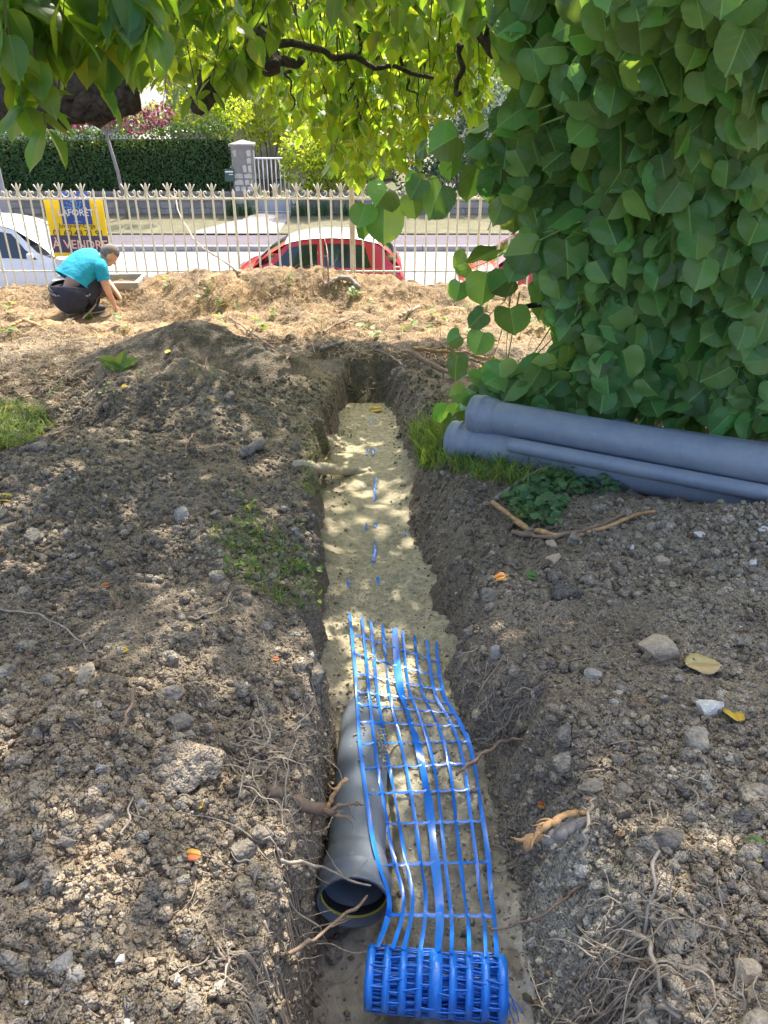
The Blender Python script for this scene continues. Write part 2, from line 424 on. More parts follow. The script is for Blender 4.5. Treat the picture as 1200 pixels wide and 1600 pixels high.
# ------------------------------------------------------------------ soil, sand
def soil_material(name, gain=1.0, k=1.0):
    """k rescales the grain for meshes modelled at unit size"""
    m, n, l, bs, out = new_mat(name)
    tc = n.new('ShaderNodeTexCoord'); co = tc.outputs['Object']
    if k != 1:
        sv = n.new('ShaderNodeVectorMath'); sv.operation = 'SCALE'; sv.inputs['Scale'].default_value = k; l.new(co, sv.inputs[0]); co = sv.outputs[0]
    at = n.new('ShaderNodeAttribute'); at.attribute_name = 'Col'
    nz = n.new('ShaderNodeTexNoise'); nz.inputs['Scale'].default_value = 55; nz.inputs['Detail'].default_value = 4; nz.inputs['Roughness'].default_value = .7
    l.new(co, nz.inputs['Vector'])
    mr = n.new('ShaderNodeMapRange'); mr.inputs[1].default_value = .28; mr.inputs[2].default_value = .74; mr.inputs[3].default_value = .62*gain; mr.inputs[4].default_value = 1.4*gain
    l.new(nz.outputs['Fac'], mr.inputs[0])
    mu = n.new('ShaderNodeVectorMath'); mu.operation = 'SCALE'; l.new(at.outputs['Color'], mu.inputs[0]); l.new(mr.outputs[0], mu.inputs['Scale'])
    # pale grit
    vo = n.new('ShaderNodeTexVoronoi'); vo.inputs['Scale'].default_value = 130; l.new(co, vo.inputs['Vector'])
    sp = n.new('ShaderNodeSeparateColor'); l.new(vo.outputs['Color'], sp.inputs[0])
    g1 = n.new('ShaderNodeMath'); g1.operation = 'GREATER_THAN'; g1.inputs[1].default_value = .972; l.new(sp.outputs[0], g1.inputs[0])
    g2 = n.new('ShaderNodeMath'); g2.operation = 'LESS_THAN'; g2.inputs[1].default_value = .33; l.new(vo.outputs['Distance'], g2.inputs[0])
    g3 = n.new('ShaderNodeMath'); g3.operation = 'MULTIPLY'; l.new(g1.outputs[0], g3.inputs[0]); l.new(g2.outputs[0], g3.inputs[1])
    mx = n.new('ShaderNodeMix'); mx.data_type = 'RGBA'; l.new(g3.outputs[0], mx.inputs[0]); l.new(mu.outputs[0], mx.inputs[6]); mx.inputs[7].default_value = (.42, .38, .31, 1)
    l.new(mx.outputs[2], bs.inputs['Base Color'])
    bs.inputs['Roughness'].default_value = .95; bs.inputs['Specular IOR Level'].default_value = .15
    bump_chain(n, l, bs, [('voronoi', 80, .9, .010), ('voronoi', 190, .9, .006)], co)
    return m

M = {}
M['soil'] = soil_material('soil')
M['clod'] = soil_material('clod'); M['clod_unit'] = soil_material('clod_unit', 1.0, .025)

def soil_colour(x, y, z, t):
    n1 = fbm(x, y, 1.1, 4, 50); n2 = fbm(x, y, 4.5, 4, 51); n3 = fbm(x, y, 16, 3, 52)
    dark = np.array([.185, .156, .122]); mid = np.array([.31, .26, .198]); pale = np.array([.38, .33, .26]); tan = np.array([.30, .212, .125])
    k = np.clip(.5 + .55*n1 + .45*n2, 0, 1)[..., None]
    c = dark*(1-k) + mid*k
    # paler dry bank on the right and towards the camera
    rb = np.clip(sstep(.55, 1.0, x)*(.55 + .7*n2), 0, 1)[..., None]*.55; c = c*(1-rb) + np.array([.36, .315, .25])*rb
    lb = np.clip(gauss(x, y, -.65, 1.0, .5, .45)*(.8 + .9*n2), 0, 1)[..., None]*.5; c = c*(1-lb) + np.array([.36, .285, .20])*lb
    # whitish chalk dust
    cd = np.clip(gauss(x, y, .36, .98, .09, .16)*1.3 + gauss(x, y, .72, 1.15, .12, .14)*.5*(n3 > -.1) + .9*gauss(x, y, -.75, 3.9, .2, .35)*(n2 > 0)*.4, 0, 1)[..., None]; c = c*(1-cd) + np.array([.52, .49, .42])*cd
    # sand smeared over the left lip of the trench
    sm = np.clip((gauss(x, y, -.36, 3.9, .16, .5) + gauss(x, y, -.4, 4.8, .15, .4))*(.5 + n2), 0, 1)[..., None]*.8; c = c*(1-sm) + np.array([.36, .30, .185])*sm
    # dry sunburnt ground beyond the trench
    fr = (sstep(5.5, 6.3, y + .5*n1)*np.clip(.75 + .5*n2, 0, 1))[..., None]; c = c*(1-fr) + (tan*(1+.6*n2[..., None]+.3*n3[..., None]))*fr
    hp = np.clip(gauss(x, y, -1.3, 5.05, .8, .6)*1.3, 0, 1)[..., None]; c = c*(1-.75*hp) + np.array([.105, .095, .082])*.75*hp
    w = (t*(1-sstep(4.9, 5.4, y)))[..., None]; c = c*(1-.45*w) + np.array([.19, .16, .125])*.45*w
    return c*(1 + .16*n3[..., None])*np.array([1.03, 1.0, .94])

def spaced(lo, hi, steps):
    """positions whose spacing follows steps: list of (position, spacing)"""
    out = [lo]; p = [s[0] for s in steps]; q = [s[1] for s in steps]
    while out[-1] < hi: out.append(out[-1] + float(np.interp(out[-1], p, q)))
    return np.array(out)

gx = spaced(-13, 13, [(-13, .35), (-5, .07), (-2.2, .017), (-1.2, .0095), (1.2, .0095), (2.2, .017), (5, .07), (13, .35)])
gy = spaced(-3, 8.72, [(-3, .2), (.2, .03), (.55, .009), (2.2, .0095), (4, .015), (6, .022), (8.8, .03)])
X, Y = np.meshgrid(gx, gy)
S_, T_ = ground_s(X, Y); Zg = S_ + ground_d(X, Y, T_)
GRG = Grid(gx, gy, Zg)
_sm = (np.abs(X - cxf(Y)) < .42) & (Y < 5.4) & (Y > .5)
SMG = Grid(gx, gy, S_)
TOPG = Grid(gx, gy, np.where(_sm, np.maximum(Zg, sand_h(X, Y) + sand_detail(X, Y)), Zg))
ny, nx = X.shape
ii = (np.arange(ny-1)[:, None]*nx + np.arange(nx-1)[None, :]).ravel()
Fg = np.stack([ii, ii+1, ii+nx+1, ii+nx], 1)
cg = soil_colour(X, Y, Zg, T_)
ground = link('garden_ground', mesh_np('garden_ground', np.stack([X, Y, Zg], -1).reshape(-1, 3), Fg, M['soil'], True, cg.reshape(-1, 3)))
tag(ground, 'dug-over brown garden soil with a narrow trench running towards the fence', kind='structure')

def sand_material():
    m, n, l, bs, out = new_mat('sand')
    tc = n.new('ShaderNodeTexCoord'); co = tc.outputs['Object']
    at = n.new('ShaderNodeAttribute'); at.attribute_name = 'Col'
    nz = n.new('ShaderNodeTexNoise'); nz.inputs['Scale'].default_value = 40; nz.inputs['Detail'].default_value = 8; l.new(co, nz.inputs['Vector'])
    mr = n.new('ShaderNodeMapRange'); mr.inputs[1].default_value = .3; mr.inputs[2].default_value = .7; mr.inputs[3].default_value = .75; mr.inputs[4].default_value = 1.2
    l.new(nz.outputs['Fac'], mr.inputs[0])
    mu = n.new('ShaderNodeVectorMath'); mu.operation = 'SCALE'; l.new(at.outputs['Color'], mu.inputs[0]); l.new(mr.outputs[0], mu.inputs['Scale'])
    l.new(mu.outputs[0], bs.inputs['Base Color']); bs.inputs['Roughness'].default_value = .9; bs.inputs['Specular IOR Level'].default_value = .2
    bump_chain(n, l, bs, [('noise', 35, .45, .012), ('voronoi', 120, .35, .004), ('noise', 420, .5, .0025)], co)
    return m
M['sand'] = sand_material()
sx = np.arange(-.42, .46, .006); sy = spaced(.55, 5.45, [(.5, .0065), (2.5, .0075), (5.5, .013)])
Xs, Ys = np.meshgrid(sx, sy); Xs = Xs + cxf(Ys)
Zs = sand_h(Xs, Ys) + sand_detail(Xs, Ys)
Zs = Zs - .2*sstep(5.15, 5.4, Ys)
ny, nx = Xs.shape; ii = (np.arange(ny-1)[:, None]*nx + np.arange(nx-1)[None, :]).ravel()
sc_ = np.array([.435, .375, .245])*np.ones(Xs.shape + (1,))
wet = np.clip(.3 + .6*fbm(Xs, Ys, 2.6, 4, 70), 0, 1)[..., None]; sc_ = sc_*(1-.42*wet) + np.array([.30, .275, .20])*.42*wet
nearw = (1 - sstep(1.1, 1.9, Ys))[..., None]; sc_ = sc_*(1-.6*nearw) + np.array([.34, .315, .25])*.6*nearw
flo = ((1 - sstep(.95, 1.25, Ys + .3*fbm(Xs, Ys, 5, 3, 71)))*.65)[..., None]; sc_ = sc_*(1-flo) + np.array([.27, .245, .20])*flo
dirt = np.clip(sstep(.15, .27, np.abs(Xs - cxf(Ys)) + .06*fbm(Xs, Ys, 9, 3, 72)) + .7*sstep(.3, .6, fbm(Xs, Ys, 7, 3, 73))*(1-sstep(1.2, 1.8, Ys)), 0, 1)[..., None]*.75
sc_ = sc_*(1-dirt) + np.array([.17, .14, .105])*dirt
chd = np.clip(gauss(Xs, Ys, .36, .98, .08, .16)*1.2*(fbm(Xs, Ys, 18, 3, 74) > -.25), 0, 1)[..., None]; sc_ = sc_*(1-chd) + np.array([.55, .53, .47])*chd
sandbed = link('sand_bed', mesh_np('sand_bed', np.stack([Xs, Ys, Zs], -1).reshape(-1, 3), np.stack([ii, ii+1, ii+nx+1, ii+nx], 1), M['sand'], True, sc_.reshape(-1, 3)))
tag(sandbed, 'yellow-grey bedding sand filling the bottom of the trench', kind='structure')

# ------------------------------------------------------------------ clods
def ico(sub, seed, rough=.28):
    bm = bmesh.new(); bmesh.ops.create_icosphere(bm, subdivisions=sub, radius=1)
    V = np.array([v.co[:] for v in bm.verts]); F = np.array([[v.index for v in f.verts] for f in bm.faces]); bm.free()
    r = np.random.default_rng(seed)
    d = np.ones(len(V))
    for _ in range(3):
        a = r.normal(size=3)*2.2; d += rough*.3*np.sin(V @ a + r.uniform(0, 6))
    d += r.normal(size=len(V))*(.05 if sub < 3 else .018)
    V = V*d[:, None]
    for _ in range(int(10*rough/.3)):                      # knock flat facets into it
        a = r.normal(size=3); a /= np.linalg.norm(a); k = V @ a
        V = V - np.clip(k - r.uniform(.5, .82), 0, 1)[:, None]*a*.92
    V = V*np.array([1, r.uniform(.72, 1), r.uniform(.55, .85)])
    return V, F

def rots(n, r):
    q = r.normal(size=(n, 4)); q /= np.linalg.norm(q, axis=1)[:, None]; w, x, y, z = q.T
    return np.stack([np.stack([1-2*(y*y+z*z), 2*(x*y-z*w), 2*(x*z+y*w)], -1), np.stack([2*(x*y+z*w), 1-2*(x*x+z*z), 2*(y*z-x*w)], -1), np.stack([2*(x*z-y*w), 2*(y*z+x*w), 1-2*(x*x+y*y)], -1)], 1)

def scatter(variants, P, S, C, seed):
    r = np.random.default_rng(seed); n = len(P); R = rots(n, r); which = r.integers(0, len(variants), n)
    VV = []; FF = []; CC = []; o = 0
    for k, (V, F) in enumerate(variants):
        idx = np.where(which == k)[0]
        if not len(idx): continue
        v = np.einsum('nij,vj->nvi', R[idx], V)*S[idx][:, None, None] + P[idx][:, None, :]
        f = F[None] + (np.arange(len(idx))*len(V))[:, None, None] + o
        VV.append(v.reshape(-1, 3)); FF.append(f.reshape(-1, F.shape[1])); CC.append(np.repeat(C[idx], len(V), 0)); o += len(idx)*len(V)
    return np.concatenate(VV), np.concatenate(FF), np.concatenate(CC)

def clod_colour(P, r):
    x, y = P[:, 0], P[:, 1]; _, t = ground_s(x, y)
    c = soil_colour(x, y, P[:, 2], t)
    n = len(P); tone = np.exp(r.normal(0, .2, n))[:, None]; c = c*tone*1.12
    q = r.random(n)
    c = np.where((q > .994)[:, None], np.array([.50, .46, .39])*tone, c)
    c = np.where(((q > .95) & (q <= .994))[:, None], np.array([.36, .31, .24])*tone, c)
    c = np.where((q < .05)[:, None], np.array([.26, .185, .12])*tone, c)
    return c

def place_clods(n, smin, smax, seed, power, box=(-260, 1460, 585, 1780), wallk=.9):
    r = np.random.default_rng(seed)
    u = r.uniform(box[0], box[1], n); v = box[2] + (box[3]-box[2])*r.random(n)
    P = Gs(u, v, GRG)
    _, t = ground_s(P[:, 0], P[:, 1])
    dens = np.clip(.75 + .8*fbm(P[:, 0], P[:, 1], 1.7, 3, 90), .38, 1)*np.where(t > .3, wallk, 1)
    keep = (t < .93) & (P[:, 1] < 6.0) & (r.random(n) < dens)
    # grassy and pipe corner keep clear
    keep &= ~((P[:, 0] > cxf(P[:, 1]) + .47) & (P[:, 1] > 2.75) & (P[:, 1] < 5.2))
    P = P[keep]; n = len(P); Z = np.hypot(P[:, 1], 1.4)
    S = smin*(1 - r.random(n)*(1 - (smin/smax)**power))**(-1/power)
    S = np.maximum(S, .0021*Z)
    P = P.copy(); P[:, 2] += S*.15
    return P, S, clod_colour(P, r)

small = [ico(1, 100+i, .3) for i in range(10)]
midv = [ico(2, 200+i, .3) for i in range(10)]
P1, S1, C1 = place_clods(56000, .0040, .0125, 301, 1.9)
P2, S2, C2 = place_clods(9000, .0105, .028, 302, 2.3, wallk=.5)
def lowpoly(seed):
    return ico(1, seed, .3)
V1, F1_, K1 = scatter(small, P1, S1, C1, 5)
V2, F2_, K2 = scatter(midv, P2[::2], S2[::2], C2[::2], 6)
V3, F3_, K3 = scatter(small, P2[1::2], S2[1::2], C2[1::2], 7)
VV = np.concatenate([V1, V2, V3]); FF = np.concatenate([F1_, F2_+len(V1), F3_+len(V1)+len(V2)]); KK = np.concatenate([K1, K2, K3])
crumbs = link('soil_crumbs', mesh_np('soil_crumbs', VV, FF, M['clod'], True, KK))
tag(crumbs, 'loose crumbs and small clods of dry brown soil on the banks', kind='stuff')
print('crumb tris', len(FF), 'ground quads', len(Fg))
# the larger clods, one object each, part of the ground
P5, S5, C5 = place_clods(6500, .012, .026, 305, 2.0, box=(-200, 1400, 590, 930), wallk=.3)
V5, F5_, K5 = scatter(small + midv[:3], P5, S5, C5, 9) if False else scatter(small, P5, S5, C5, 9)
tag(link('soil_lumps', mesh_np('soil_lumps', V5, F5_, M['clod'], True, K5)), 'lumps of soil on the farther parts of the spoil banks', kind='stuff')
P4, S4, C4 = place_clods(460, .018, .048, 303, 2.2, wallk=.15)
big = [ico(3, 400+i, .5) for i in range(8)]
clod_me = []
for k, (V, F) in enumerate(big):
    for q, cc in enumerate([(.21, .18, .145), (.28, .24, .185), (.34, .29, .22)]):
        clod_me.append(mesh_np('clod', V, F, M['clod_unit'], True, np.tile(np.array(cc), (len(V), 1))))
for i in range(min(300, len(P4))):
    o = link('clod', clod_me[i % len(clod_me)], ground, P4[i]); o.scale = (S4[i],)*3; o.rotation_euler = (random.random()*6, random.random()*6, random.random()*6)

# crumbs of sand on the bed and spilled over the pipe
r_ = np.random.default_rng(320); n = 5200
xs_ = np.concatenate([r_.normal(.06, .13, n//2), r_.normal(-.1, .1, n//4), r_.uniform(-.22, .25, n//4)]); ys_ = np.concatenate([r_.uniform(1.05, 2.5, n//2), r_.normal(2.2, .22, n//4), r_.uniform(2.2, 5, n//4)])
xs_ = xs_ + cxf(ys_); Ps = np.stack([xs_, ys_, sand_h(xs_, ys_) + sand_detail(xs_, ys_)], 1)
_ch = (xs_ < cxf(ys_) - .0) & (ys_ < 1.68) | (ys_ > 2.7) & (r_.random(n) < .8); Ps = Ps[~_ch]; Ps = Ps[np.abs(Ps[:, 0]-cxf(Ps[:, 1])) < .25]
Sx = np.maximum(.0028*(1-r_.random(len(Ps))*.93)**(-1/2.0), .0012*Ps[:, 1]); Sx = np.minimum(Sx, .009)
Cx = np.array([.44, .38, .255])*np.exp(r_.normal(0, .12, len(Ps)))[:, None]; nw = (1-sstep(1.2, 1.9, Ps[:, 1]))[:, None]; Cx = Cx*(1-.45*nw) + np.array([.36, .33, .25])*.45*nw
n = 1500; ys2 = .7 + 1.1*r_.random(n)**1.3; xs2 = cxf(ys2) + r_.uniform(-.25, .26, n); e2 = np.abs(xs2-cxf(ys2))/.25; kk = r_.random(n) < .12 + .88*e2**2
ys2 = np.concatenate([ys2[kk], 1.8 + 3.3*r_.random(300)]); sd2 = np.where(r_.random(len(ys2)) < .5, -1, 1); xs2 = np.concatenate([xs2[kk], (cxf(ys2) + sd2*(.19 - .09*r_.random(len(ys2))**2))[kk.sum():]])
P2s = np.stack([xs2, ys2, sand_h(xs2, ys2) + sand_detail(xs2, ys2) + .001], 1)
Ps = np.concatenate([Ps, P2s]); Sx = np.concatenate([Sx, np.clip(.003*(1-r_.random(len(P2s))*.97)**(-1/1.7), .0011*P2s[:, 1], .014)]); Cx = np.concatenate([Cx, np.array([.21, .175, .135])*np.exp(r_.normal(0, .22, len(P2s)))[:, None]])
sand_extra = (Ps, Sx, Cx)
# ------------------------------------------------------------------ street level
STZ = -2.53
M['asphalt'] = mat('asphalt', (.36, .35, .35), .9, var=.2, vscale=3, bump=[('noise', 60, .3, .01)])
M['pavement'] = mat('pavement', (.095, .08, .10), .9, var=.2, vscale=2.5, bump=[('noise', 50, .3, .01)])
M['kerb'] = mat('kerb', (.26, .25, .25), .85, var=.2, vscale=6)
M['concrete'] = mat('concrete', (.38, .36, .32), .85, var=.15, vscale=5, bump=[('noise', 40, .25, .01)])
M['path'] = mat('path', (.27, .25, .24), .9, var=.18, vscale=2)
M['verge'] = mat('verge', (.085, .09, .045), .95, c2=(.17, .15, .085), vscale=2.2, bump=[('noise', 25, .6, .05)])
def sheet(name, x0, x1, y0, y1, z, m, label=None, thick=.0):
    b = MB()
    if thick: b.box((x0, y0, z-thick), (x1, y1, z))
    else: b.add([(x0,y0,z),(x1,y0,z),(x1,y1,z),(x0,y1,z)], [(0,1,2,3)])
    o = b.build(name, m); return tag(o, label, kind='structure')
sheet('ground', -160, 160, -60, 240, STZ-.06, M['verge'], 'low ground reaching away behind the street')
sheet('road', -60, 60, 13.6, 20.75, STZ, M['asphalt'], 'pale sunlit road where the cars are parked')
sheet('near_pavement', -60, 60, 9.3, 13.45, STZ+.12, M['pavement'], 'pavement below the garden fence', .2)
kb = MB()
for i in range(-14, 15): kb.box((i*1.0+.004, 13.45, STZ-.1), (i*1.0+.996, 13.6, STZ+.12), .012)
tag(kb.build('near_kerb', M['kerb']), 'grey stone kerb beside the parked cars', kind='structure')
far_kerb = tag(bpy.data.objects.new('far_kerb', None), 'grey kerb on the far side of the road', kind='structure'); COL.objects.link(far_kerb)
kme = None
for i in range(-15, 12):
    if kme is None:
        o = MB().box((.006, 20.75, STZ-.1), (.994, 20.93, STZ+.13), .015).build('kerb_stone', M['kerb'], far_kerb); kme = o.data
    else: o = link('kerb_stone', kme, far_kerb)
    o.location.x = i
sheet('far_pavement', -60, 60, 20.93, 22.5, STZ+.125, M['pavement'], 'dark mauve asphalt pavement across the road', .2)
sheet('grass_verge', -60, 60, 22.5, 26.2, STZ+.16, M['verge'], 'dry grass verge in front of the stone wall', .2)
dp = MB(); dp.add([(-5.3,22.45,STZ+.172),(-2.95,22.45,STZ+.172),(-2.95,26.6,STZ+.19),(-4.15,26.6,STZ+.19),(-4.25,25.2,STZ+.185),(-5.3,22.9,STZ+.174)], [(0,1,2,3,4,5)])
tag(dp.build('gate_path', M['path']), 'pale concrete path from the pavement to the white gate', kind='structure')

# ------------------------------------------------------------------ retaining wall and iron fence
FY = 9.0
M['render'] = mat('render', (.30, .27, .22), .9, var=.2, vscale=3, bump=[('noise', 18, .5, .03)])
tw = MB().box((-13, 8.74, STZ-.1), (13, 9.2, -.80), .02).build('retaining_wall', M['render'])
tag(tw, 'low rendered wall carrying the iron fence at the garden edge', 'wall')
M['iron'] = mat('iron', (.66, .60, .46), .55, c2=(.80, .74, .60), vscale=9, bump=[('noise', 40, .4, .006)])
M['rust'] = mat('rust', (.50, .36, .22), .8, c2=(.68, .60, .45), vscale=14)
fence = thing('iron_fence', 'cream iron fence with scrolled spear tips behind the worker', 'fence', (0, FY, -.86))
def fz(z): return z + .86
RZ = .215          # centre of the top rail above... (world z)
RAIL_T = W(600, 303, 8.77)[2]; RAIL_B = W(600, 424, 8.77)[2]
TALL = W(600, 277, 8.77)[2]; SHORT = W(600, 287, 8.77)[2]
SP = .1175
r1 = MB().box((-6.6, -.011, fz(RAIL_T)-.008), (4.4, .011, fz(RAIL_T)+.010), .003).build('rail', M['iron'], fence)
r2 = MB().box((-6.6, -.010, fz(RAIL_B)-.009), (4.4, .010, fz(RAIL_B)+.009), .003).build('rail', M['iron'], fence)
def spear(b, top, r, z0, y=0):
    b.tube([(0, y, z0), (0, y, top-.055)], [r, r], 6, up=(0, 1, 0))
    b.tube([(0, y, top-.058), (0, y, top-.045), (0, y, top-.02), (0, y, top)], [r*.9, r*1.35, r*1.0, r*.15], 6, up=(0, 1, 0))
b = MB(); spear(b, fz(TALL), .0112, 0, -.0); tall_me = b.build('picket', M['iron'], None, 'auto').data
bpy.data.objects.remove(bpy.data.objects['picket'])
b = MB(); spear(b, fz(SHORT), .0112, 0, -.0); short_me = b.build('picket', M['iron'], None, 'auto').data
bpy.data.objects.remove(bpy.data.objects['picket'])
k = 1/136.0
sc_pts = [(6.6, 20), (4.2, 16), (2.0, 12), (1.3, 9.5), (2.0, 6.5), (4.0, 3.2), (7.0, 1.6), (10, 2.2), (12.2, 4.2), (13.0, 7.2), (12.0, 9.8), (9.9, 10.2), (9.0, 8.6), (9.8, 7.4)]
def scroll_mesh(sg):
    bb = MB(); bb.tube([(sg*x*k, -.004, fz(RAIL_T) + z*k + .003) for x, z in sc_pts], [.0066]*12 + [.0075, .008], 5, up=(0, 1, 0))
    o = bb.build('scroll', M['iron'], None, True); m_ = o.data; bpy.data.objects.remove(o); return m_
scr = [scroll_mesh(1), scroll_mesh(-1)]
posts = {round((W(uu, 350, 8.77)[0])/SP): w for uu, w in ((5, .016), (190, .016), (376, .016), (558, .030), (742, .016))}
b = MB(); b.tube([(0, 0, 0), (0, 0, fz(SHORT)-.05)], [.016, .0155], 8); b.tube([(0,0,fz(SHORT)-.05),(0,0,fz(SHORT)-.03),(0,0,fz(SHORT))],[.019,.014,.003],8)
post_me = b.build('post', M['iron'], None, 'auto').data; bpy.data.objects.remove(bpy.data.objects['post'])
b = MB(); b.tube([(0, -.02, 0), (0, -.02, fz(SHORT)+.06)], [.034, .03], 10); b.tube([(0,-.02,.0),(0,-.02,.06)],[.045,.036],10); b.tube([(0, -.35, 0), (0, -.03, .62)], .012, 6)
wide_me = b.build('post', M['rust'], None, 'auto').data; bpy.data.objects.remove(bpy.data.objects['post'])
for i in range(-50, 27):
    x = i*SP; tall = i % 2 == 0
    if i in posts:
        o = link('post', wide_me if posts[i] > .02 else post_me, fence, (x, 0, 0))
        if posts[i] <= .02: continue
    p = link('picket', tall_me if tall else short_me, fence, (x, random.uniform(-.004, .004), random.uniform(-.004, .003)))
    p.rotation_euler = (random.uniform(-.008, .008), random.uniform(-.012, .012), 0)
    if tall:
        for s_ in scr:
            link('scroll', s_, p)

# ------------------------------------------------------------------ for-sale sign hung on the fence
def text_mesh(body, size, m, parent, loc, rot=(math.pi/2, 0, 0), name='lettering', sx=1.0, ext=.0008, align='CENTER', shear=0):
    cu = bpy.data.curves.new(name, 'FONT'); cu.body = body; cu.size = size; cu.align_x = align; cu.extrude = ext; cu.resolution_u = 3; cu.offset = size*.012
    cu.shear = shear
    t = bpy.data.objects.new(name, cu); COL.objects.link(t)
    dg = bpy.context.evaluated_depsgraph_get(); me = bpy.data.meshes.new_from_object(t.evaluated_get(dg)); bpy.data.objects.remove(t)
    me.materials.clear(); me.materials.append(m)
    o = link(name, me, parent, loc); o.rotation_euler = rot; o.scale = (sx, 1, 1); return o
M['sign_yellow'] = mat('sign_yellow', (.90, .62, .01), .45, var=.04)
M['sign_blue'] = mat('sign_blue', (.035, .075, .36), .45, var=.06)
M['sign_violet'] = mat('sign_violet', (.075, .055, .14), .45, var=.06)
M['print_white'] = mat('print_white', (.85, .84, .82), .5, var=.03)
M['print_dark'] = mat('print_dark', (.10, .07, .03), .5, var=.03)
M['print_light'] = mat('print_light', (.13, .38, .72), .5, var=.03)
M['print_pink'] = mat('print_pink', (.86, .55, .48), .5, var=.03)
sg0 = W(83, 303, 8.9); sg1 = W(173, 408, 8.9)
sw = (sg1[0]-sg0[0]); sxc = W(128, 350, 8.9)[0]; sh = sg0[2]-sg1[2]
SW, SH = .655, sh
sign = thing('estate_sign', 'yellow and blue for-sale board fixed behind the fence above the worker', 'sign', (W(136, 350, 8.9)[0], FY+.075, sg1[2]))
sign.rotation_euler = (0, math.radians(.6), math.radians(-1.5))
MB().box((-SW/2, 0, 0), (SW/2, .008, SH)).build('board', M['sign_yellow'], sign)
bp = MB().box((-.155, -.006, SH*.62), (.180, -.0005, SH+.085), .002).build('blue_panel', M['sign_blue'], sign)
MB().box((-SW/2+.001, -.004, .115), (SW/2-.001, -.0005, .115+.185)).build('violet_band', M['sign_violet'], sign)
text_mesh('LAFORÊT', .098, M['print_white'], sign, (.012, -.0085, SH*.80-.03))
tb = MB()          # little tree emblem on the blue panel
def dab(x, z, w, h, a=0):
    n_ = 8; V = [(x + math.cos(2*math.pi*i/n_)*w*math.cos(a) - math.sin(2*math.pi*i/n_)*h*math.sin(a), -.0068, z + math.cos(2*math.pi*i/n_)*w*math.sin(a) + math.sin(2*math.pi*i/n_)*h*math.cos(a)) for i in range(n_)]
    tb.add(V, [tuple(range(n_))])
for i in range(9):
    for q, rr in ((0, .05), (1, .082), (2, .112)):
        a = math.radians(-15 + i*26.2 + q*9); dab(.012 + rr*math.cos(a)*1.05, SH*.83 + rr*math.sin(a)*.95, .016, .0075, a)
tb.add([(.004,-.0068,SH*.665),(.022,-.0068,SH*.665),(.018,-.0068,SH*.83),(.008,-.0068,SH*.83)], [(0,1,2,3)])
tb.add([(-.04,-.0068,SH*.655),(.065,-.0068,SH*.655),(.04,-.0068,SH*.668),(-.015,-.0068,SH*.668)], [(0,1,2,3)])
tb.build('tree_emblem', M['print_light'], sign)
text_mesh('Juvisy-sur-Orge', .066, M['print_dark'], sign, (.0, -.0025, SH*.565), ext=.0004)
text_mesh('01.60.48.71.91', .098, M['print_dark'], sign, (.0, -.0025, SH*.43), ext=.0004)
text_mesh('À VENDRE', .135, M['print_pink'], sign, (.0, -.0055, .160), ext=.0004)

# ------------------------------------------------------------------ parked cars
M['paint_red'] = mat('paint_red', (.50, .012, .02), .32, var=.04, coat=1.0)
M['paint_white'] = mat('paint_white', (.72, .73, .74), .3, var=.03, coat=1.0)
M['roof_glare'] = mat('roof_glare', (.78, .74, .74), .25, var=.03, coat=1.0)  # glare on the red hatchback's roof, put into the colour as pale paint
M['rubber'] = mat('rubber', (.02, .02, .02), .8, var=.2)
M['rim'] = mat('rim', (.45, .45, .46), .35, .8, var=.1)
M['trim'] = mat('trim', (.03, .03, .032), .5, var=.1)
M['seat'] = mat('seat', (.06, .06, .065), .9, var=.2)
M['lamp_red'] = mat('lamp_red', (.5, .02, .03), .15, var=.1, coat=1)
M['lamp_clear'] = mat('lamp_clear', (.7, .7, .72), .1, var=.1, coat=1)
def glass_mat(name, tint):
    m, n, l, bs, out = new_mat(name)
    nz = n.new('ShaderNodeTexNoise'); nz.inputs['Scale'].default_value = 3
    mr = n.new('ShaderNodeMapRange'); mr.inputs[3].default_value = .03; mr.inputs[4].default_value = .09; l.new(nz.outputs['Fac'], mr.inputs[0])
    gl = n.new('ShaderNodeBsdfGlossy'); l.new(mr.outputs[0], gl.inputs['Roughness'])
    tr = n.new('ShaderNodeBsdfTransparent'); tr.inputs[0].default_value = (*tint, 1)
    fr = n.new('ShaderNodeFresnel'); fr.inputs[0].default_value = 1.5
    ad = n.new('ShaderNodeMath'); ad.operation = 'ADD'; ad.inputs[1].default_value = .06; l.new(fr.outputs[0], ad.inputs[0])
    mx = n.new('ShaderNodeMixShader'); l.new(ad.outputs[0], mx.inputs[0]); l.new(tr.outputs[0], mx.inputs[1]); l.new(gl.outputs[0], mx.inputs[2]); l.new(mx.outputs[0], out.inputs[0])
    return m
M['glass'] = glass_mat('glass', (.55, .62, .60))

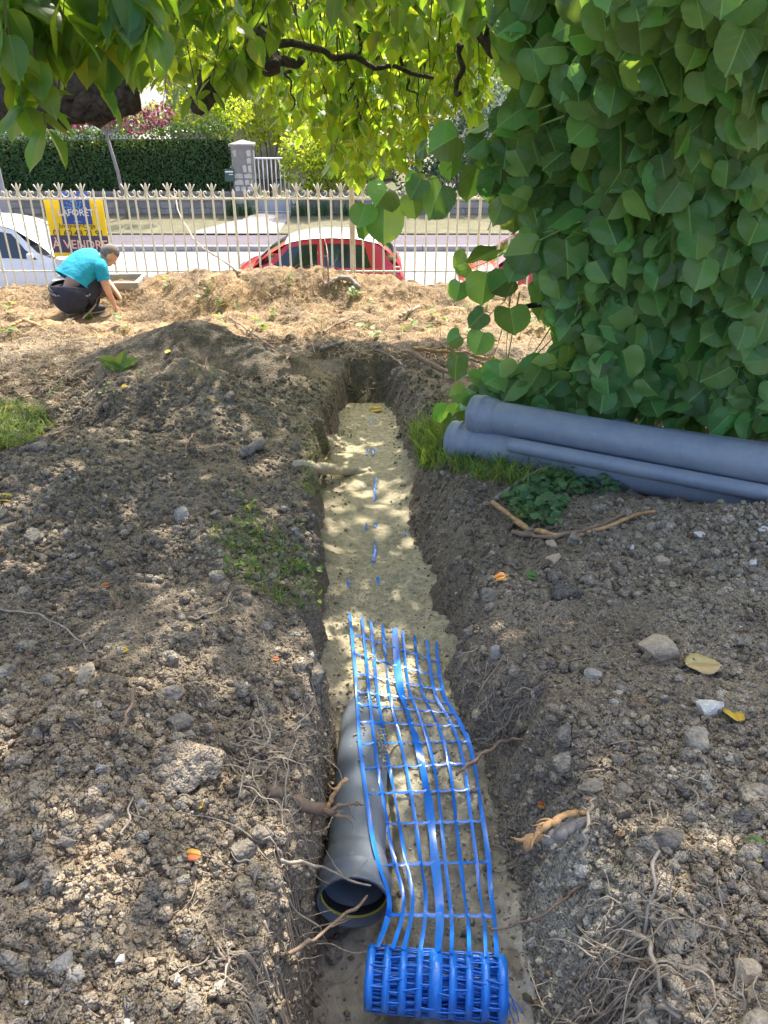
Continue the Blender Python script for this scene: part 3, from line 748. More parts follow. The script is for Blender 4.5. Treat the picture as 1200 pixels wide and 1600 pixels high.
def make_car(label, paint, roofmat, L=3.75, Hh=1.5, belt=.93, hood=1.0, group='cars parked along the street'):
    """front at x = 0, tail at x = L, car centred on y = 0"""
    t = thing('parked_car', label, 'car', group=group)
    kz = Hh/1.5; kx = L/3.75; HW = .82
    # lower body: closed loft of stations x, half width, bottom, shoulder height
    st = [(0.0,.58,.42,.58),(.06,.70,.28,.68),(.25,.77,.22,.80),(.7,.80,.20,.90),(1.05,.81,.2,.955),(1.6,.82,.2,.955),(2.4,.82,.2,.96),(3.1,.815,.2,.975),(3.45,.79,.22,.98),(3.66,.74,.28,.93),(3.75,.62,.42,.75)]
    b = MB(); V = []; n = 12
    for x, w, z0, z1 in st:
        x *= kx; z1 *= kz
        ring = [(-w*.7, z0), (-w*.96, z0+.08), (-w, (z0+z1)*.5), (-w*.985, z1-.10), (-w*.93, z1-.02), (-w*.55, z1+.012)]
        ring = ring + [(-yy, zz) for yy, zz in ring[::-1]]
        V += [(x, yy, zz) for yy, zz in ring]
    F = [(i*n+k2, i*n+(k2+1) % n, (i+1)*n+(k2+1) % n, (i+1)*n+k2) for i in range(len(st)-1) for k2 in range(n)]
    F += [tuple(range(n-1, -1, -1)), tuple((len(st)-1)*n+k2 for k2 in range(n))]
    b.add(V, F); body = b.build('body', paint, t, 'auto')
    # cabin
    bz = belt*kz
    top = lambda x: np.interp(x/kx, [.92, 1.25, 1.62, 1.95, 2.4, 2.9, 3.25, 3.5, 3.68], [bz, 1.2*kz, 1.41*kz, 1.475*kz, 1.5*kz, 1.475*kz, 1.40*kz, 1.20*kz, bz])
    wt = lambda x: np.interp(x/kx, [.92, 1.62, 2.4, 3.2, 3.68], [.70, .60, .615, .59, .62])
    wb = lambda x: np.interp(x/kx, [.92, 1.62, 3.0, 3.68], [.755, .775, .775, .70])
    def side(x, f, off=0.0):
        z = bz-.02 + (top(x)-.045-bz)*f; w = wb(x) + (wt(x)-wb(x))*f
        return w + off, z
    xa, xb = 1.60*kx, 3.22*kx
    # frame of pillars above the belt: strips around the windows
    def panel(name, xs0, xs1, f0, f1, sgn, m, off, nx_=8):
        bb = MB(); V = []
        for i in range(nx_+1):
            for j in range(3):
                f = f0 + (f1-f0)*j/2
                xl = xs0[0] + (xs0[1]-xs0[0])*f; xr = xs1[0] + (xs1[1]-xs1[0])*f
                x = xl + (xr-xl)*i/nx_
                # keep the height of the window as that of the taller neighbour
                w, z = side(x, f, off); V.append((x, sgn*w, z))
        F = [(i*3+j, (i+1)*3+j, (i+1)*3+j+1, i*3+j+1) for i in range(nx_) for j in range(2)]
        bb.add(V, F); o = bb.build(name, m, t, True); return o
    for sgn in (-1, 1):
        panel('cabin_side', (.93*kx, 1.60*kx), (3.66*kx, 3.30*kx), 0, 1, sgn, paint, 0, 18)
        panel('side_window', (1.22*kx, 1.72*kx), (2.16*kx, 2.16*kx), .10, .86, sgn, M['glass_dark'], .006)
        panel('side_window', (2.28*kx, 2.28*kx), (3.15*kx, 2.98*kx), .10, .86, sgn, M['glass_dark'], .006)
    # roof, windscreen and tail glass
    def span(name, x0, x1, m, dz, shrink, nx_=8):
        bb = MB(); V = []; cols = 9
        for i in range(nx_+1):
            x = x0 + (x1-x0)*i/nx_; w = (wt(x) + .004)*shrink; z = top(x)
            for j in range(cols):
                q = -1 + 2*j/(cols-1); V.append((x, q*w, z - .045*abs(q)**3 + dz))
        F = [(i*cols+j, (i+1)*cols+j, (i+1)*cols+j+1, i*cols+j+1) for i in range(nx_) for j in range(cols-1)]
        bb.add(V, F); return bb.build(name, m, t, True)
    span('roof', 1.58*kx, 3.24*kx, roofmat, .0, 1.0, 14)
    span('windscreen_frame', .92*kx, 1.58*kx, paint, 0, 1.0); span('windscreen', 1.0*kx, 1.56*kx, M['glass_dark'], .006, .9)
    span('tail_frame', 3.24*kx, 3.68*kx, paint, 0, 1.0); span('rear_window', 3.26*kx, 3.6*kx, M['glass_dark'], .006, .9)
    for sx_ in (.62, 3.08):
        for sgn in (-1, 1):
            w = MB().lathe([(-.09,.0),(-.09,.24),(-.07,.29),(.07,.29),(.09,.24),(.09,0)], (sx_*kx, sgn*.74, .29), (sx_*kx, sgn*.74+1, .29), 24).build('wheel', M['rubber'], t, 'auto')
            MB().lathe([(0,.0),(0,.06),(.01,.15),(.0,.19),(-.02,.2)], (sx_*kx, sgn*.825, .29), (sx_*kx, sgn*.825+sgn, .29), 18).build('rim', M['rim'], w, 'auto')
    for sgn in (-1, 1):
        MB().box((3.50*kx, sgn*.69-.05, .82*kz), (3.655*kx, sgn*.69+.055, .975*kz), .03).build('tail_lamp', M['lamp_red'], t)
        MB().box((.03, sgn*.56-.12, .58), (.2, sgn*.56+.10, .68), .03).build('headlight', M['lamp_clear'], t)
        MB().box((1.30*kx, sgn*.85-.07, .95*kz), (1.38*kx, sgn*.85+.07, 1.05*kz), .03).build('door_mirror', paint, t)
        MB().box((1.9*kx, sgn*.35-.2, .4), (2.3*kx, sgn*.35+.2, 1.18*kz), .06).build('car_seat', M['seat'], t)
    MB().box((2.75*kx, -.6, .4), (3.05*kx, .6, 1.12*kz), .06).build('rear_seat', M['seat'], t)
    MB().box((-.02, -.6, .3), (.06, .6, .5), .03).build('bumper', paint, t)
    MB().box((3.70*kx, -.62, .3), (3.79*kx, .62, .52), .03).build('bumper', paint, t)
    if hood != 1.0:                       # short-nosed car: pull the nose in towards the windscreen
        for o in t.children_recursive:
            for v in o.data.vertices:
                if v.co.x < .95*kx and o.name.split('.')[0] not in ('wheel', 'rim'): v.co.x = .95*kx - (.95*kx-v.co.x)*hood
                elif o.name.split('.')[0] in ('wheel', 'rim') and v.co.x < 1.2*kx: v.co.x += (1-hood)*.35
    return t
M['glass_dark'] = mat('glass_dark', (.012, .018, .018), .06, var=.3, vscale=1.2, coat=1)
cr = make_car('red hatchback with glare painted pale on its roof parked beyond the middle of the fence', M['paint_red'], M['roof_glare'], 3.72, 1.48, hood=.5)
cr.location = (-3.33, 14.85, STZ)
cw = make_car('white car with dark side windows parked behind the for-sale sign', M['paint_white'], M['paint_white'], 4.15, 1.74)
cw.location = (-4.75, 14.85, STZ); cw.rotation_euler = (0, 0, math.pi)
c3 = make_car('red car half hidden behind the leaves of the linden', M['paint_red'], M['paint_red'], 3.85, 1.5, hood=.6)
c3.location = (.98, 14.85, STZ)

# ------------------------------------------------------------------ far side of the street
M['stone'] = mat('stone', (.24, .22, .19), .9, c2=(.36, .33, .29), vscale=5, bump=[('noise', 14, .6, .03)], objvar=.22)
M['mortar'] = mat('mortar', (.22, .20, .18), .95, var=.2)
M['coping'] = mat('coping', (.25, .235, .22), .9, var=.2, vscale=4)
WY = 26.2; WB = STZ+.12; WT = -1.73
def stone_wall(label, x0, x1):
    w = thing('stone_wall', label, 'wall', ((x0+x1)/2, WY, WB)); xm = (x0+x1)/2
    MB().box((x0-xm, .03, -.1), (x1-xm, .32, WT-WB-.07)).build('mortar_core', M['mortar'], w)
    MB().box((x0-xm-.0, -.03, WT-WB-.07), (x1-xm+.0, .36, WT-WB), .012).build('coping', M['coping'], w)
    hrow = (WT-WB-.07)/3; base = []
    for k2 in range(6):
        wd_ = .34 + .07*k2
        o = MB().box((.006, 0, .006), (wd_-.006, .06, hrow-.006), .012).build('stone', M['stone'], None); base.append((wd_, o.data)); bpy.data.objects.remove(o)
    for rr in range(3):
        x = x0 + random.uniform(-.3, 0)
        x = x0
        while x < x1 - .36:
            wd_, me = random.choice([q for q in base if x + q[0] <= x1 + .02] or base[:1])
            link('stone', me, w, (x-xm, random.uniform(-.012, .008), rr*hrow)); x += wd_
    return w
stone_wall('grey stone wall below the dark hedge across the street', -13.6, -4.72)
stone_wall('grey stone wall half hidden by the bright shrub across the street', -2.42, 8)
M['pale_stone'] = mat('pale_stone', (.42, .40, .37), .9, c2=(.58, .54, .48), vscale=7, bump=[('noise', 12, .5, .02)], objvar=.15)
M['pillar'] = mat('pillar', (.25, .235, .22), .95, var=.15, vscale=6, bump=[('noise', 25, .4, .01)])
def pillar(label, x0, x1, zt):
    t = thing('gate_pillar', label, 'pillar', ((x0+x1)/2, WY, WB), 'pillars of the white gate'); hw = (x1-x0)/2
    MB().box((-hw, -.12, 0), (hw, .45, zt-WB-.12), .01).build('shaft', M['pillar'], t)
    MB().add([(-hw-.06,-.18,zt-WB-.12),(hw+.06,-.18,zt-WB-.12),(hw+.06,.51,zt-WB-.12),(-hw-.06,.51,zt-WB-.12),(-hw-.06,-.18,zt-WB-.05),(hw+.06,-.18,zt-WB-.05),(hw+.06,.51,zt-WB-.05),(-hw-.06,.51,zt-WB-.05),(0,.16,zt-WB+.06)],
        [(0,1,5,4),(1,2,6,5),(2,3,7,6),(3,0,4,7),(4,5,8),(5,6,8),(6,7,8),(7,4,8),(3,2,1,0)]).build('cap', M['coping'], t)
    r = random.Random(int(x0*100) & 255); z = .12
    while z < zt-WB-.4:
        h_ = r.uniform(.16, .26); x = -hw + .02
        while x < hw - .12:
            w_ = min(r.uniform(.16, .32), hw-.02-x)
            if r.random() < .72:
                pts = [(x+.02+r.uniform(0,.03), z+.02), (x+w_-.02, z+.01+r.uniform(0,.03)), (x+w_-.01-r.uniform(0,.03), z+h_-.03), (x+w_*.5, z+h_-.01), (x+.01+r.uniform(0,.02), z+h_-.05)]
                MB().prism(pts, -.138-r.uniform(0,.012), -.1).build('stone', M['pale_stone'], t)
            x += w_
        z += h_
    return t
pillar('stone gate pillar beside the green mailbox', -4.72, -4.08, W(390, 218, 24.7)[2])
pillar('stone gate pillar half covered by the bright shrub', -2.98, -2.42, W(465, 219, 24.7)[2])
M['white_metal'] = mat('white_metal', (.74, .75, .77), .4, var=.06)
M['grey_sheet'] = mat('grey_sheet', (.40, .42, .46), .5, var=.08)
gz0 = WB+.06; gz1 = W(430, 243, 24.9)[2]
gate = thing('metal_gate', 'white barred metal gate between the two stone pillars', 'gate', (-3.53, WY+.1, gz0)); gh = gz1-gz0
gf = MB()
for sgn in (-1, 1): gf.tube([(sgn*.53, 0, 0), (sgn*.53, 0, gh), (sgn*.53, 0, gh+.22 if sgn < 0 else gh)], .025, 8)
gf.tube([(-.53, 0, gh), (.53, 0, gh)], .025, 8); gf.tube([(-.53, 0, .42), (.53, 0, .42)], .02, 8); gf.tube([(-.53, 0, .02), (.53, 0, .02)], .02, 8)
gf.build('gate_frame', M['white_metal'], gate, 'auto')
MB().box((-.51, -.008, .04), (.51, .008, .40)).build('lower_panel', M['grey_sheet'], gate)
bar = MB().tube([(0, 0, .43), (0, 0, gh-.02)], .019, 6).build('bar', M['white_metal'], gate, True)
for i in range(7):
    o = bar if i == 0 else link('bar', bar.data, gate)
    o.location.x = -.40 + i*.133
M['mail_green'] = mat('mail_green', (.035, .085, .07), .4, var=.1)
mbx = thing('mailbox', 'dark green mailbox on the hedge side of the stone pillar', 'mailbox', (W(364, 280, 24.5)[0], WY-.1, W(364, 281, 24.5)[2]))
MB().box((-.15, -.1, 0), (.15, .1, .36), .02).build('box', M['mail_green'], mbx)
MB().box((-.12, -.104, .27), (.12, -.098, .31)).build('slot_flap', M['print_white'], mbx)
MB().box((.0, -.104, .20), (.12, -.098, .222)).build('name_plate', M['print_white'], mbx)
MB().box((-.02, -.06, -.95), (.02, .0, 0)).build('post', M['trim'], mbx)
M['pole'] = mat('pole', (.30, .29, .31), .7, var=.12, vscale=3)
pl = thing('utility_pole', 'grey street pole at the left edge behind the white car', 'pole', (W(16, 345, 22.5)[0], 23.6, STZ+.15))
MB().tube([(0,0,0),(0,0,3.4),(0,0,6.5)], [.14,.12,.10], 12).build('shaft', M['pole'], pl, 'auto')
MB().box((-.05, -.15, 2.65), (.09, -.125, 2.9)).build('plate', M['print_white'], pl)

# houses seen between the leaves
M['house_stone'] = mat('house_stone', (.26, .21, .16), .9, c2=(.42, .36, .28), vscale=3, bump=[('voronoi', 3.2, .8, .05)])
M['house_white'] = mat('house_white', (.66, .64, .60), .8, var=.06)
M['roof_tile'] = mat('roof_tile', (.30, .13, .08), .85, var=.25, vscale=4)
M['pane'] = mat('pane', (.05, .06, .07), .08, var=.2, coat=1)
M['shutter'] = mat('shutter', (.60, .62, .64), .6, var=.05)
def house(label, x0, x1, y0, y1, z1, wallm, wins, roofh):
    h = thing('house', label, 'house', ((x0+x1)/2, y0, STZ)); xm = (x0+x1)/2
    MB().box((x0-xm, 0, 0), (x1-xm, y1-y0, z1-STZ)).build('wall', wallm, h)
    e = .4; zt = z1-STZ
    MB().add([(x0-xm-e,-e,zt),(x1-xm+e,-e,zt),(x1-xm+e,y1-y0+e,zt),(x0-xm-e,y1-y0+e,zt),(x0-xm+1.5,(y1-y0)/2,zt+roofh),(x1-xm-1.5,(y1-y0)/2,zt+roofh)],
        [(0,1,5,4),(1,2,5),(2,3,4,5),(3,0,4),(3,2,1,0)]).build('roof', M['roof_tile'], h)
    for (wx, wz, ww, wh) in wins:
        wn = MB().box((wx-ww/2, -.05, wz), (wx+ww/2, .02, wz+wh)).build('window', M['shutter'], h)
        for sgn in (-1, 1):
            MB().box((wx+sgn*ww*.25-ww*.2, -.06, wz+.08), (wx+sgn*ww*.25+ww*.2, -.052, wz+wh-.08)).build('pane', M['pane'], wn)
        MB().box((wx-ww/2-.08, -.12, wz-.09), (wx+ww/2+.08, .0, wz), .01).build('sill', M['shutter'], wn)
    return h
house('rough stone house with pale windows seen above the white gate', -9.5, 0.5, 38, 46, 5.0, M['house_stone'], [(-3.4+.9, 2.3, 1.1, 1.7), (.3, 2.3, 1.1, 1.7), (2.9, 2.3, 1.1, 1.7), (-2.5, 5.2, 1.1, 1.6), (.3, 5.2, 1.1, 1.6)], 2.6)
house('pale rendered house seen through leaves right of the gate', 3.5, 14, 36, 45, 4.6, M['house_white'], [(-3.3, 4.2, 1.2, 1.5), (0, 4.2, 1.2, 1.5), (3, 4.2, 1.2, 1.5), (-3.3, 1.4, 1.2, 1.5)], 2.4)
house('pale house far behind the hedge at left', -24, -13, 44, 52, 5.0, M['house_white'], [(-2, 2.5, 1.2, 1.5), (2, 2.5, 1.2, 1.5)], 2.6)
# ------------------------------------------------------------------ grey drain pipes
def scuffed_pvc(name='pvc_dusty', k=1.0):
    m, n, l, bs, out = new_mat(name)
    tc = n.new('ShaderNodeTexCoord'); nz = n.new('ShaderNodeTexNoise'); nz.inputs['Scale'].default_value = 6; nz.inputs['Detail'].default_value = 9; nz.inputs['Roughness'].default_value = .75
    l.new(tc.outputs['Object'], nz.inputs['Vector'])
    rp = n.new('ShaderNodeValToRGB'); rp.color_ramp.elements[0].position = .36; rp.color_ramp.elements[1].position = .82
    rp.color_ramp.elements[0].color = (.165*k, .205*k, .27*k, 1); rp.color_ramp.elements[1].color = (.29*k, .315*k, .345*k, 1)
    l.new(nz.outputs['Fac'], rp.inputs[0])
    vo = n.new('ShaderNodeTexNoise'); vo.inputs['Scale'].default_value = 60; vo.inputs['Detail'].default_value = 6; l.new(tc.outputs['Object'], vo.inputs['Vector'])
    g = n.new('ShaderNodeMapRange'); g.inputs[1].default_value = .67; g.inputs[2].default_value = .76; l.new(vo.outputs['Fac'], g.inputs[0])
    mx = n.new('ShaderNodeMix'); mx.data_type = 'RGBA'; l.new(g.outputs[0], mx.inputs[0]); l.new(rp.outputs[0], mx.inputs[6]); mx.inputs[7].default_value = (.40, .36, .28, 1)
    l.new(mx.outputs[2], bs.inputs['Base Color'])
    mr = n.new('ShaderNodeMapRange'); mr.inputs[3].default_value = .28; mr.inputs[4].default_value = .6; l.new(nz.outputs['Fac'], mr.inputs[0]); l.new(mr.outputs[0], bs.inputs['Roughness'])
    return m
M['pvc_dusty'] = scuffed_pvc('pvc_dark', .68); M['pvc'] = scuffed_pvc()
M['seal_yellow'] = mat('seal_yellow', (.62, .52, .06), .5, var=.1)
M['seal_dark'] = mat('seal_dark', (.02, .02, .02), .6, var=.1)
def drain_pipe(label, A, B, r, socket='A', m=None, group='grey drain pipes in the pile', seal=False):
    """hollow pipe from A to B, with its socket at A"""
    m = m or M['pvc']; A = Vector(A); B = Vector(B); L = (B-A).length; mid = A
    t = thing('drain_pipe', label, 'pipe', A, group); a0 = Vector((0, 0, 0)); b0 = B-A; th = .0045
    s0 = 0.0
    if socket:
        so = r*1.17
        MB().lathe([(.0,so-.005),(.0,so),(.006,so+.0015),(.012,so),(.03,so),(.036,so+.004),(.055,so+.004),(.061,so-.001),(.098,so-.004),(.125,r+.001),(.13,r-th),(.10,r-th*.5),(.062,so-.007),(.055,so-.001),(.036,so-.001),(.030,so-.006)], a0, b0, 40, close=True).build('socket', m, t, 'auto')
        if seal:
            MB().lathe([(.022,so-.005),(.022,so-.0085),(.026,so-.0085),(.026,so-.005)], a0, b0, 40, close=True).build('seal_ring', M['seal_yellow'], t, 'auto')
            MB().lathe([(.031,so-.005),(.031,so-.012),(.045,so-.012),(.052,so-.006)], a0, b0, 40, close=True).build('rubber_seal', M['seal_dark'], t, 'auto')
        s0 = .11
    MB().lathe([(s0,r-th),(s0,r),(L-.006,r),(L,r-.003),(L,r-th)], a0, b0, 40, close=True).build('tube', m, t, 'auto')
    return t
pipeA = W(552, 1411, 1.735); pipeB = W(569, 1140, 2.27)
dirp = (pipeB - pipeA); dirp /= np.linalg.norm(dirp)
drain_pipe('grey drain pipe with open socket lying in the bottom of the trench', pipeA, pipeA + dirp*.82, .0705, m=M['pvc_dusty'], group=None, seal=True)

# sand crumbs, some of them lying on the pipe
r_ = np.random.default_rng(321); n = 700
ss_ = .34 + .36*r_.random(n)**.6; an_ = r_.normal(.55, .32, n); base_ = pipeA + dirp*ss_[:, None]
Pp = base_ + np.stack([np.sin(an_)*.0725, 0*an_, np.cos(an_)*.0725], 1); kp = fbm(Pp[:, 0]*3, Pp[:, 1], 9, 2, 322) + (ss_-.5)*1.2 > -.05
Pp = Pp[kp]; Ps, Sx, Cx = sand_extra
Ps = np.concatenate([Ps, Pp]); Sx = np.concatenate([Sx, r_.uniform(.002, .0062, len(Pp))]); Cx = np.concatenate([Cx, np.array([.40, .36, .25])*np.exp(r_.normal(0, .1, len(Pp)))[:, None]])
V, F, K = scatter(small, Ps, Sx, Cx, 323)
tag(link('sand_crumbs', mesh_np('sand_crumbs', V, F, M['sand'], True, K)), 'crumbs of damp sand strewn along the trench bottom', kind='stuff')

# pile of pipes beside the trench
PR = .078
def pile_pt(u, r, h):     # point on the ground line of the pile plus height of the axis
    p = Gs([u], [r], SMG)[0]; return p
pA = np.array([.36, 3.30]); pB = np.array([1.44, 2.60]); pd = (pB-pA)/np.linalg.norm(pB-pA); pn = np.array([-pd[1], pd[0]])
def axis_pt(s, off, lift):
    q = pA + pd*s + pn*off; base = .1 - .11*(pA + pd*s)[1]
    return np.array([q[0], q[1], base + lift])
Lp = 4.0
def slope_end(s, off, lift): return axis_pt(s, off, lift)
drain_pipe('lowest front grey pipe with its socket end in the grass', axis_pt(-.06, .03, .085), axis_pt(Lp, .03, .08), PR)
drain_pipe('top grey pipe lying across the pile beside the linden', axis_pt(.03, .06, .222), axis_pt(Lp, -.02, .20), PR*.96)
drain_pipe('grey pipe wedged low between the front pipe and the linden', axis_pt(.13, .205, .085), axis_pt(Lp+.05, .20, .10), PR, socket=None)
drain_pipe('rear grey pipe of the pile half covered by linden leaves', axis_pt(.55, .385, .085), axis_pt(Lp+.4, .43, .10), PR, socket='A')
drain_pipe('narrow grey pipe showing between the top and front pipes', axis_pt(.27, -.052, .150), axis_pt(Lp+.1, -.075, .13), PR*.42, socket=None)

# ------------------------------------------------------------------ blue warning mesh
M['blue'] = mat('blue', (.008, .155, .68), .3, c2=(.02, .24, .84), vscale=12, spec=.6, coat=.3)
M['blue_deep'] = mat('blue_deep', (.008, .14, .62), .35, c2=(.015, .20, .76), vscale=20)
wm = thing('warning_mesh', 'blue plastic warning mesh unrolled along the trench from its roll', 'mesh', (0, 0, 0))
# left and right edge of the strip in the photograph, far to near, then turned into points above the sand
lp = [(546, 958), (551, 1010), (556, 1070), (558, 1110), (562, 1160), (570, 1215), (577, 1260), (583, 1310), (592, 1355), (607, 1400), (604, 1435), (588, 1480)]
rp_ = [(683, 1004), (687, 1050), (694, 1090), (716, 1122), (735, 1155), (748, 1205), (755, 1255), (762, 1305), (766, 1350), (766, 1395), (773, 1440), (778, 1497)]
zl = [.012, .012, .014, .02, .03, .05, .06, .06, .06, .06, .05, .055]
NS = 9
def smooth_line(pts, n):
    t = np.linspace(0, len(pts)-1, n); k = np.arange(len(pts)); P = np.array(pts, float)
    out = np.stack([np.interp(t, k, P[:, c]) for c in range(P.shape[1])], 1)
    for _ in range(3): out[1:-1] = .25*out[:-2] + .5*out[1:-1] + .25*out[2:]
    return out
NT = 70
LL = smooth_line(lp, NT); RL = smooth_line(rp_, NT)
def pipe_z(x, y):
    s = (y-pipeA[1])/dirp[1]; cx_ = pipeA[0] + dirp[0]*s; cz_ = pipeA[2] + dirp[2]*s; dx = x - cx_; r = .0705 + np.where(s < .13, .013, 0)
    return np.where((np.abs(dx) < r) & (s > -.02), cz_ + np.sqrt(np.maximum(r*r-dx*dx, 0)), -9)
grid3 = np.zeros((NS, NT, 3)); 
for i in range(NS):
    f = i/(NS-1); f = f + .015*math.sin(i*2.1)
    uu = LL[:, 0]*(1-f) + RL[:, 0]*f + 3.0*np.sin(np.linspace(0, 9, NT) + i*.8)*np.linspace(.3, 1, NT)
    rr = LL[:, 1]*(1-f) + RL[:, 1]*f
    # solve depth so that the strand rests a little above sand or pipe
    Zz = np.full(NT, 1.8)
    for _ in range(40):
        p = np.stack([W(a, b, c) for a, b, c in zip(uu, rr, Zz)])
        h = np.maximum(sand_h(p[:, 0], p[:, 1]) + .014, pipe_z(p[:, 0], p[:, 1]) + .006)
        h = np.maximum(h, -.345 - .02*np.linspace(0, 1, NT)*0 - .11*np.maximum(p[:, 1]-1.75, 0) + .004*np.sin(np.linspace(0, 20, NT)+i))
        h = h + .075*sstep(.86, 1.0, np.linspace(0, 1, NT))
        Zz = Zz + (p[:, 2]-h)*.7
    p = np.stack([W(a, b, c) for a, b, c in zip(uu, rr, Zz)])
    for _ in range(2): p[1:-1] = .25*p[:-2] + .5*p[1:-1] + .25*p[2:]
    grid3[i] = p
def ribbon(P, w, thick=.0012, wave=0.0, seed=0, side=None):
    """flat strip of plastic along P"""
    P = np.asarray(P); n = len(P); r = np.random.default_rng(seed)
    T = np.gradient(P, axis=0); T /= np.linalg.norm(T, axis=1)[:, None]
    up = np.array([0, 0, 1.0]); S = np.cross(T, up); S /= np.linalg.norm(S, axis=1)[:, None]
    tw = wave*np.interp(np.arange(n), np.linspace(0, n-1, 9), r.normal(0, 1, 9))
    N = np.cross(S, T); S2 = S*np.cos(tw)[:, None] + N*np.sin(tw)[:, None]; N2 = np.cross(S2, T)
    ws = w*.5*(1 + .12*np.interp(np.arange(n), np.linspace(0, n-1, 12), r.normal(0, 1, 12)))
    V = np.concatenate([P + S2*ws[:, None] + N2*thick*.4, P + S2*(ws*.3)[:, None] + N2*thick, P - S2*(ws*.3)[:, None] + N2*thick, P - S2*ws[:, None] + N2*thick*.4, P - S2*ws[:, None] - N2*thick*.4, P + S2*ws[:, None] - N2*thick*.4])
    F = [(k2*n+j, k2*n+j+1, ((k2+1) % 6)*n+j+1, ((k2+1) % 6)*n+j) for k2 in range(6) for j in range(n-1)]
    return V, F
for i in range(NS):
    wdt = .021 if i == 4 else (.0115 if i in (0, 8) else .0092)
    V, F = ribbon(grid3[i], wdt, .0009, .55, i)
    MB().add(V, F).build('strand', M['blue'], wm, 'auto')
rows = np.interp([1008, 1034, 1058, 1083, 1106, 1134, 1165, 1198, 1236, 1282, 1345, 1432], np.linspace(980, 1490, NT), np.arange(NT))
for q, rw in enumerate(rows):
    k2 = int(rw); fr_ = rw - k2; k3 = min(k2+1, NT-1)
    base = grid3[:, k2]*(1-fr_) + grid3[:, k3]*fr_
    pts = []
    for i in range(NS-1):
        a, b2 = base[i], base[i+1]
        for s in (0, .33, .67):
            p = a*(1-s) + b2*s; p = p + np.array([0, -.004*math.sin(math.pi*s), -.002*math.sin(math.pi*s)]); pts.append(p)
    pts.append(base[-1])
    V, F = ribbon(np.array(pts), .0078, .0007, .2, 50+q)
    MB().add(V, F).build('cross_strand', M['blue'], wm, 'auto')
    for i in range(NS):       # thickened crossing points belong to the strands
        pass
# bits of the buried mesh showing through the sand
for q, (u, r, ln, wd2) in enumerate([(580, 658, .12, .010), (574, 707, .16, .008), (582, 707, .17, .012), (588, 704, .05, .007), (586, 768, .34, .013), (573, 825, .06, .008), (587, 822, .03, .012), (585, 865, .24, .015), (589, 910, .05, .010), (543, 912, .04, .008), (634, 836, .02, .008), (566, 760, .03, .005), (650, 637, .04, .006)]):
    c = G(u, r); n_ = 8; s = np.linspace(-.5, .5, n_)*ln
    pts = np.stack([c[0] + .004*np.sin(s*30+q), c[1] + s, top_h(c[0]+0*s, c[1]+s) + .004 + .004*np.sin(s*50)], 1)
    V, F = ribbon(pts, wd2, .0012, .5, 80+q); MB().add(V, F).build('strand', M['blue'], wm, True)
# the roll
ra = W(573, 1527, 1.60); rb = W(790, 1545, 1.58); RR = .061
ax = (rb-ra); RLn = np.linalg.norm(ax); ax /= RLn; e1 = np.cross(ax, [0, 0, 1]); e1 /= np.linalg.norm(e1); e2 = np.cross(e1, ax)
e2 = e2 if e2[2] > 0 else -e2
roll_zmin = min(ra[2], rb[2]) - RR
def cyl(s, a, r): return ra + ax*s + e1*(math.cos(a)*r) + e2*(math.sin(a)*r)
pos = np.linspace(.008, RLn-.010, NS)
for i in range(NS):
    bw = [.020, .017, .017, .017, .033, .018, .018, .019, .022][i]
    bb = MB(); V = []; n_ = 44; rnd = random.Random(i); prof = []
    for lay in range(4):
        s0 = pos[i] + rnd.uniform(-.004, .004)*(lay > 0); prof.append((s0, bw*rnd.uniform(.62, .8) if lay else bw*.8, RR - .0045*lay))
    for (s0, w_, r_) in prof:
        V = []
        for k2 in range(n_):
            a = 2*math.pi*k2/n_; wob = 1 + .018*math.sin(3*a+i) + .01*math.sin(7*a+2*i)
            for (ds, dr) in ((-w_/2, -.0015), (-w_/2, .0), (0, .0012), (w_/2, 0), (w_/2, -.0015)):
                V.append(cyl(s0+ds, a, r_*wob+dr))
        F = [(k2*5+j, ((k2+1) % n_)*5+j, ((k2+1) % n_)*5+(j+1) % 5, k2*5+(j+1) % 5) for k2 in range(n_) for j in range(5)]
        bb.add(V, F)
    bb.build('roll_strand', M['blue'], wm, True)
cb = MB(); rnd = random.Random(3)
for lay in range(6):
    r_ = RR - .001 - .0048*lay
    for i in range(NS-1):
        nb = 11 if lay else 9
        off = rnd.random()*6
        for q in range(nb):
            a = off + 2*math.pi*q/nb + rnd.uniform(-.12, .12); sk = rnd.uniform(-.12, .12)
            pts = [cyl(pos[i]+(pos[i+1]-pos[i])*f, a + sk*f, r_ + .001*math.sin(math.pi*f)) for f in (0, .5, 1)]
            cb.tube(pts, .0022, 4, cap=False)
tag(cb.build('roll_cross_bars', M['blue_deep'], wm, True), kind='stuff')
core = MB(); core.lathe([(.004, .0), (.004, .033), (RLn-.004, .033), (RLn-.004, 0)], ra, rb, 20).build('roll_core', M['blue_deep'], wm, 'auto')
fr2 = MB()
for q in range(7):
    p = cyl(RLn, rnd.uniform(0, 1.2), .04); pts = [p]; d = np.array([rnd.uniform(.2, .6), rnd.uniform(-.4, .5), rnd.uniform(-.5, .2)])
    for s in range(5):
        d = d + np.array([rnd.uniform(-.3, .3), rnd.uniform(-.3, .3), -.25]); pts.append(pts[-1] + d*.012)
    pts = [np.array([x[0], x[1], max(x[2], float(top_h(x[0], x[1]))+.003)]) for x in pts]
    fr2.tube(pts, .0014, 4)
tag(fr2.build('frayed_ends', M['blue'], wm, True), kind='stuff')
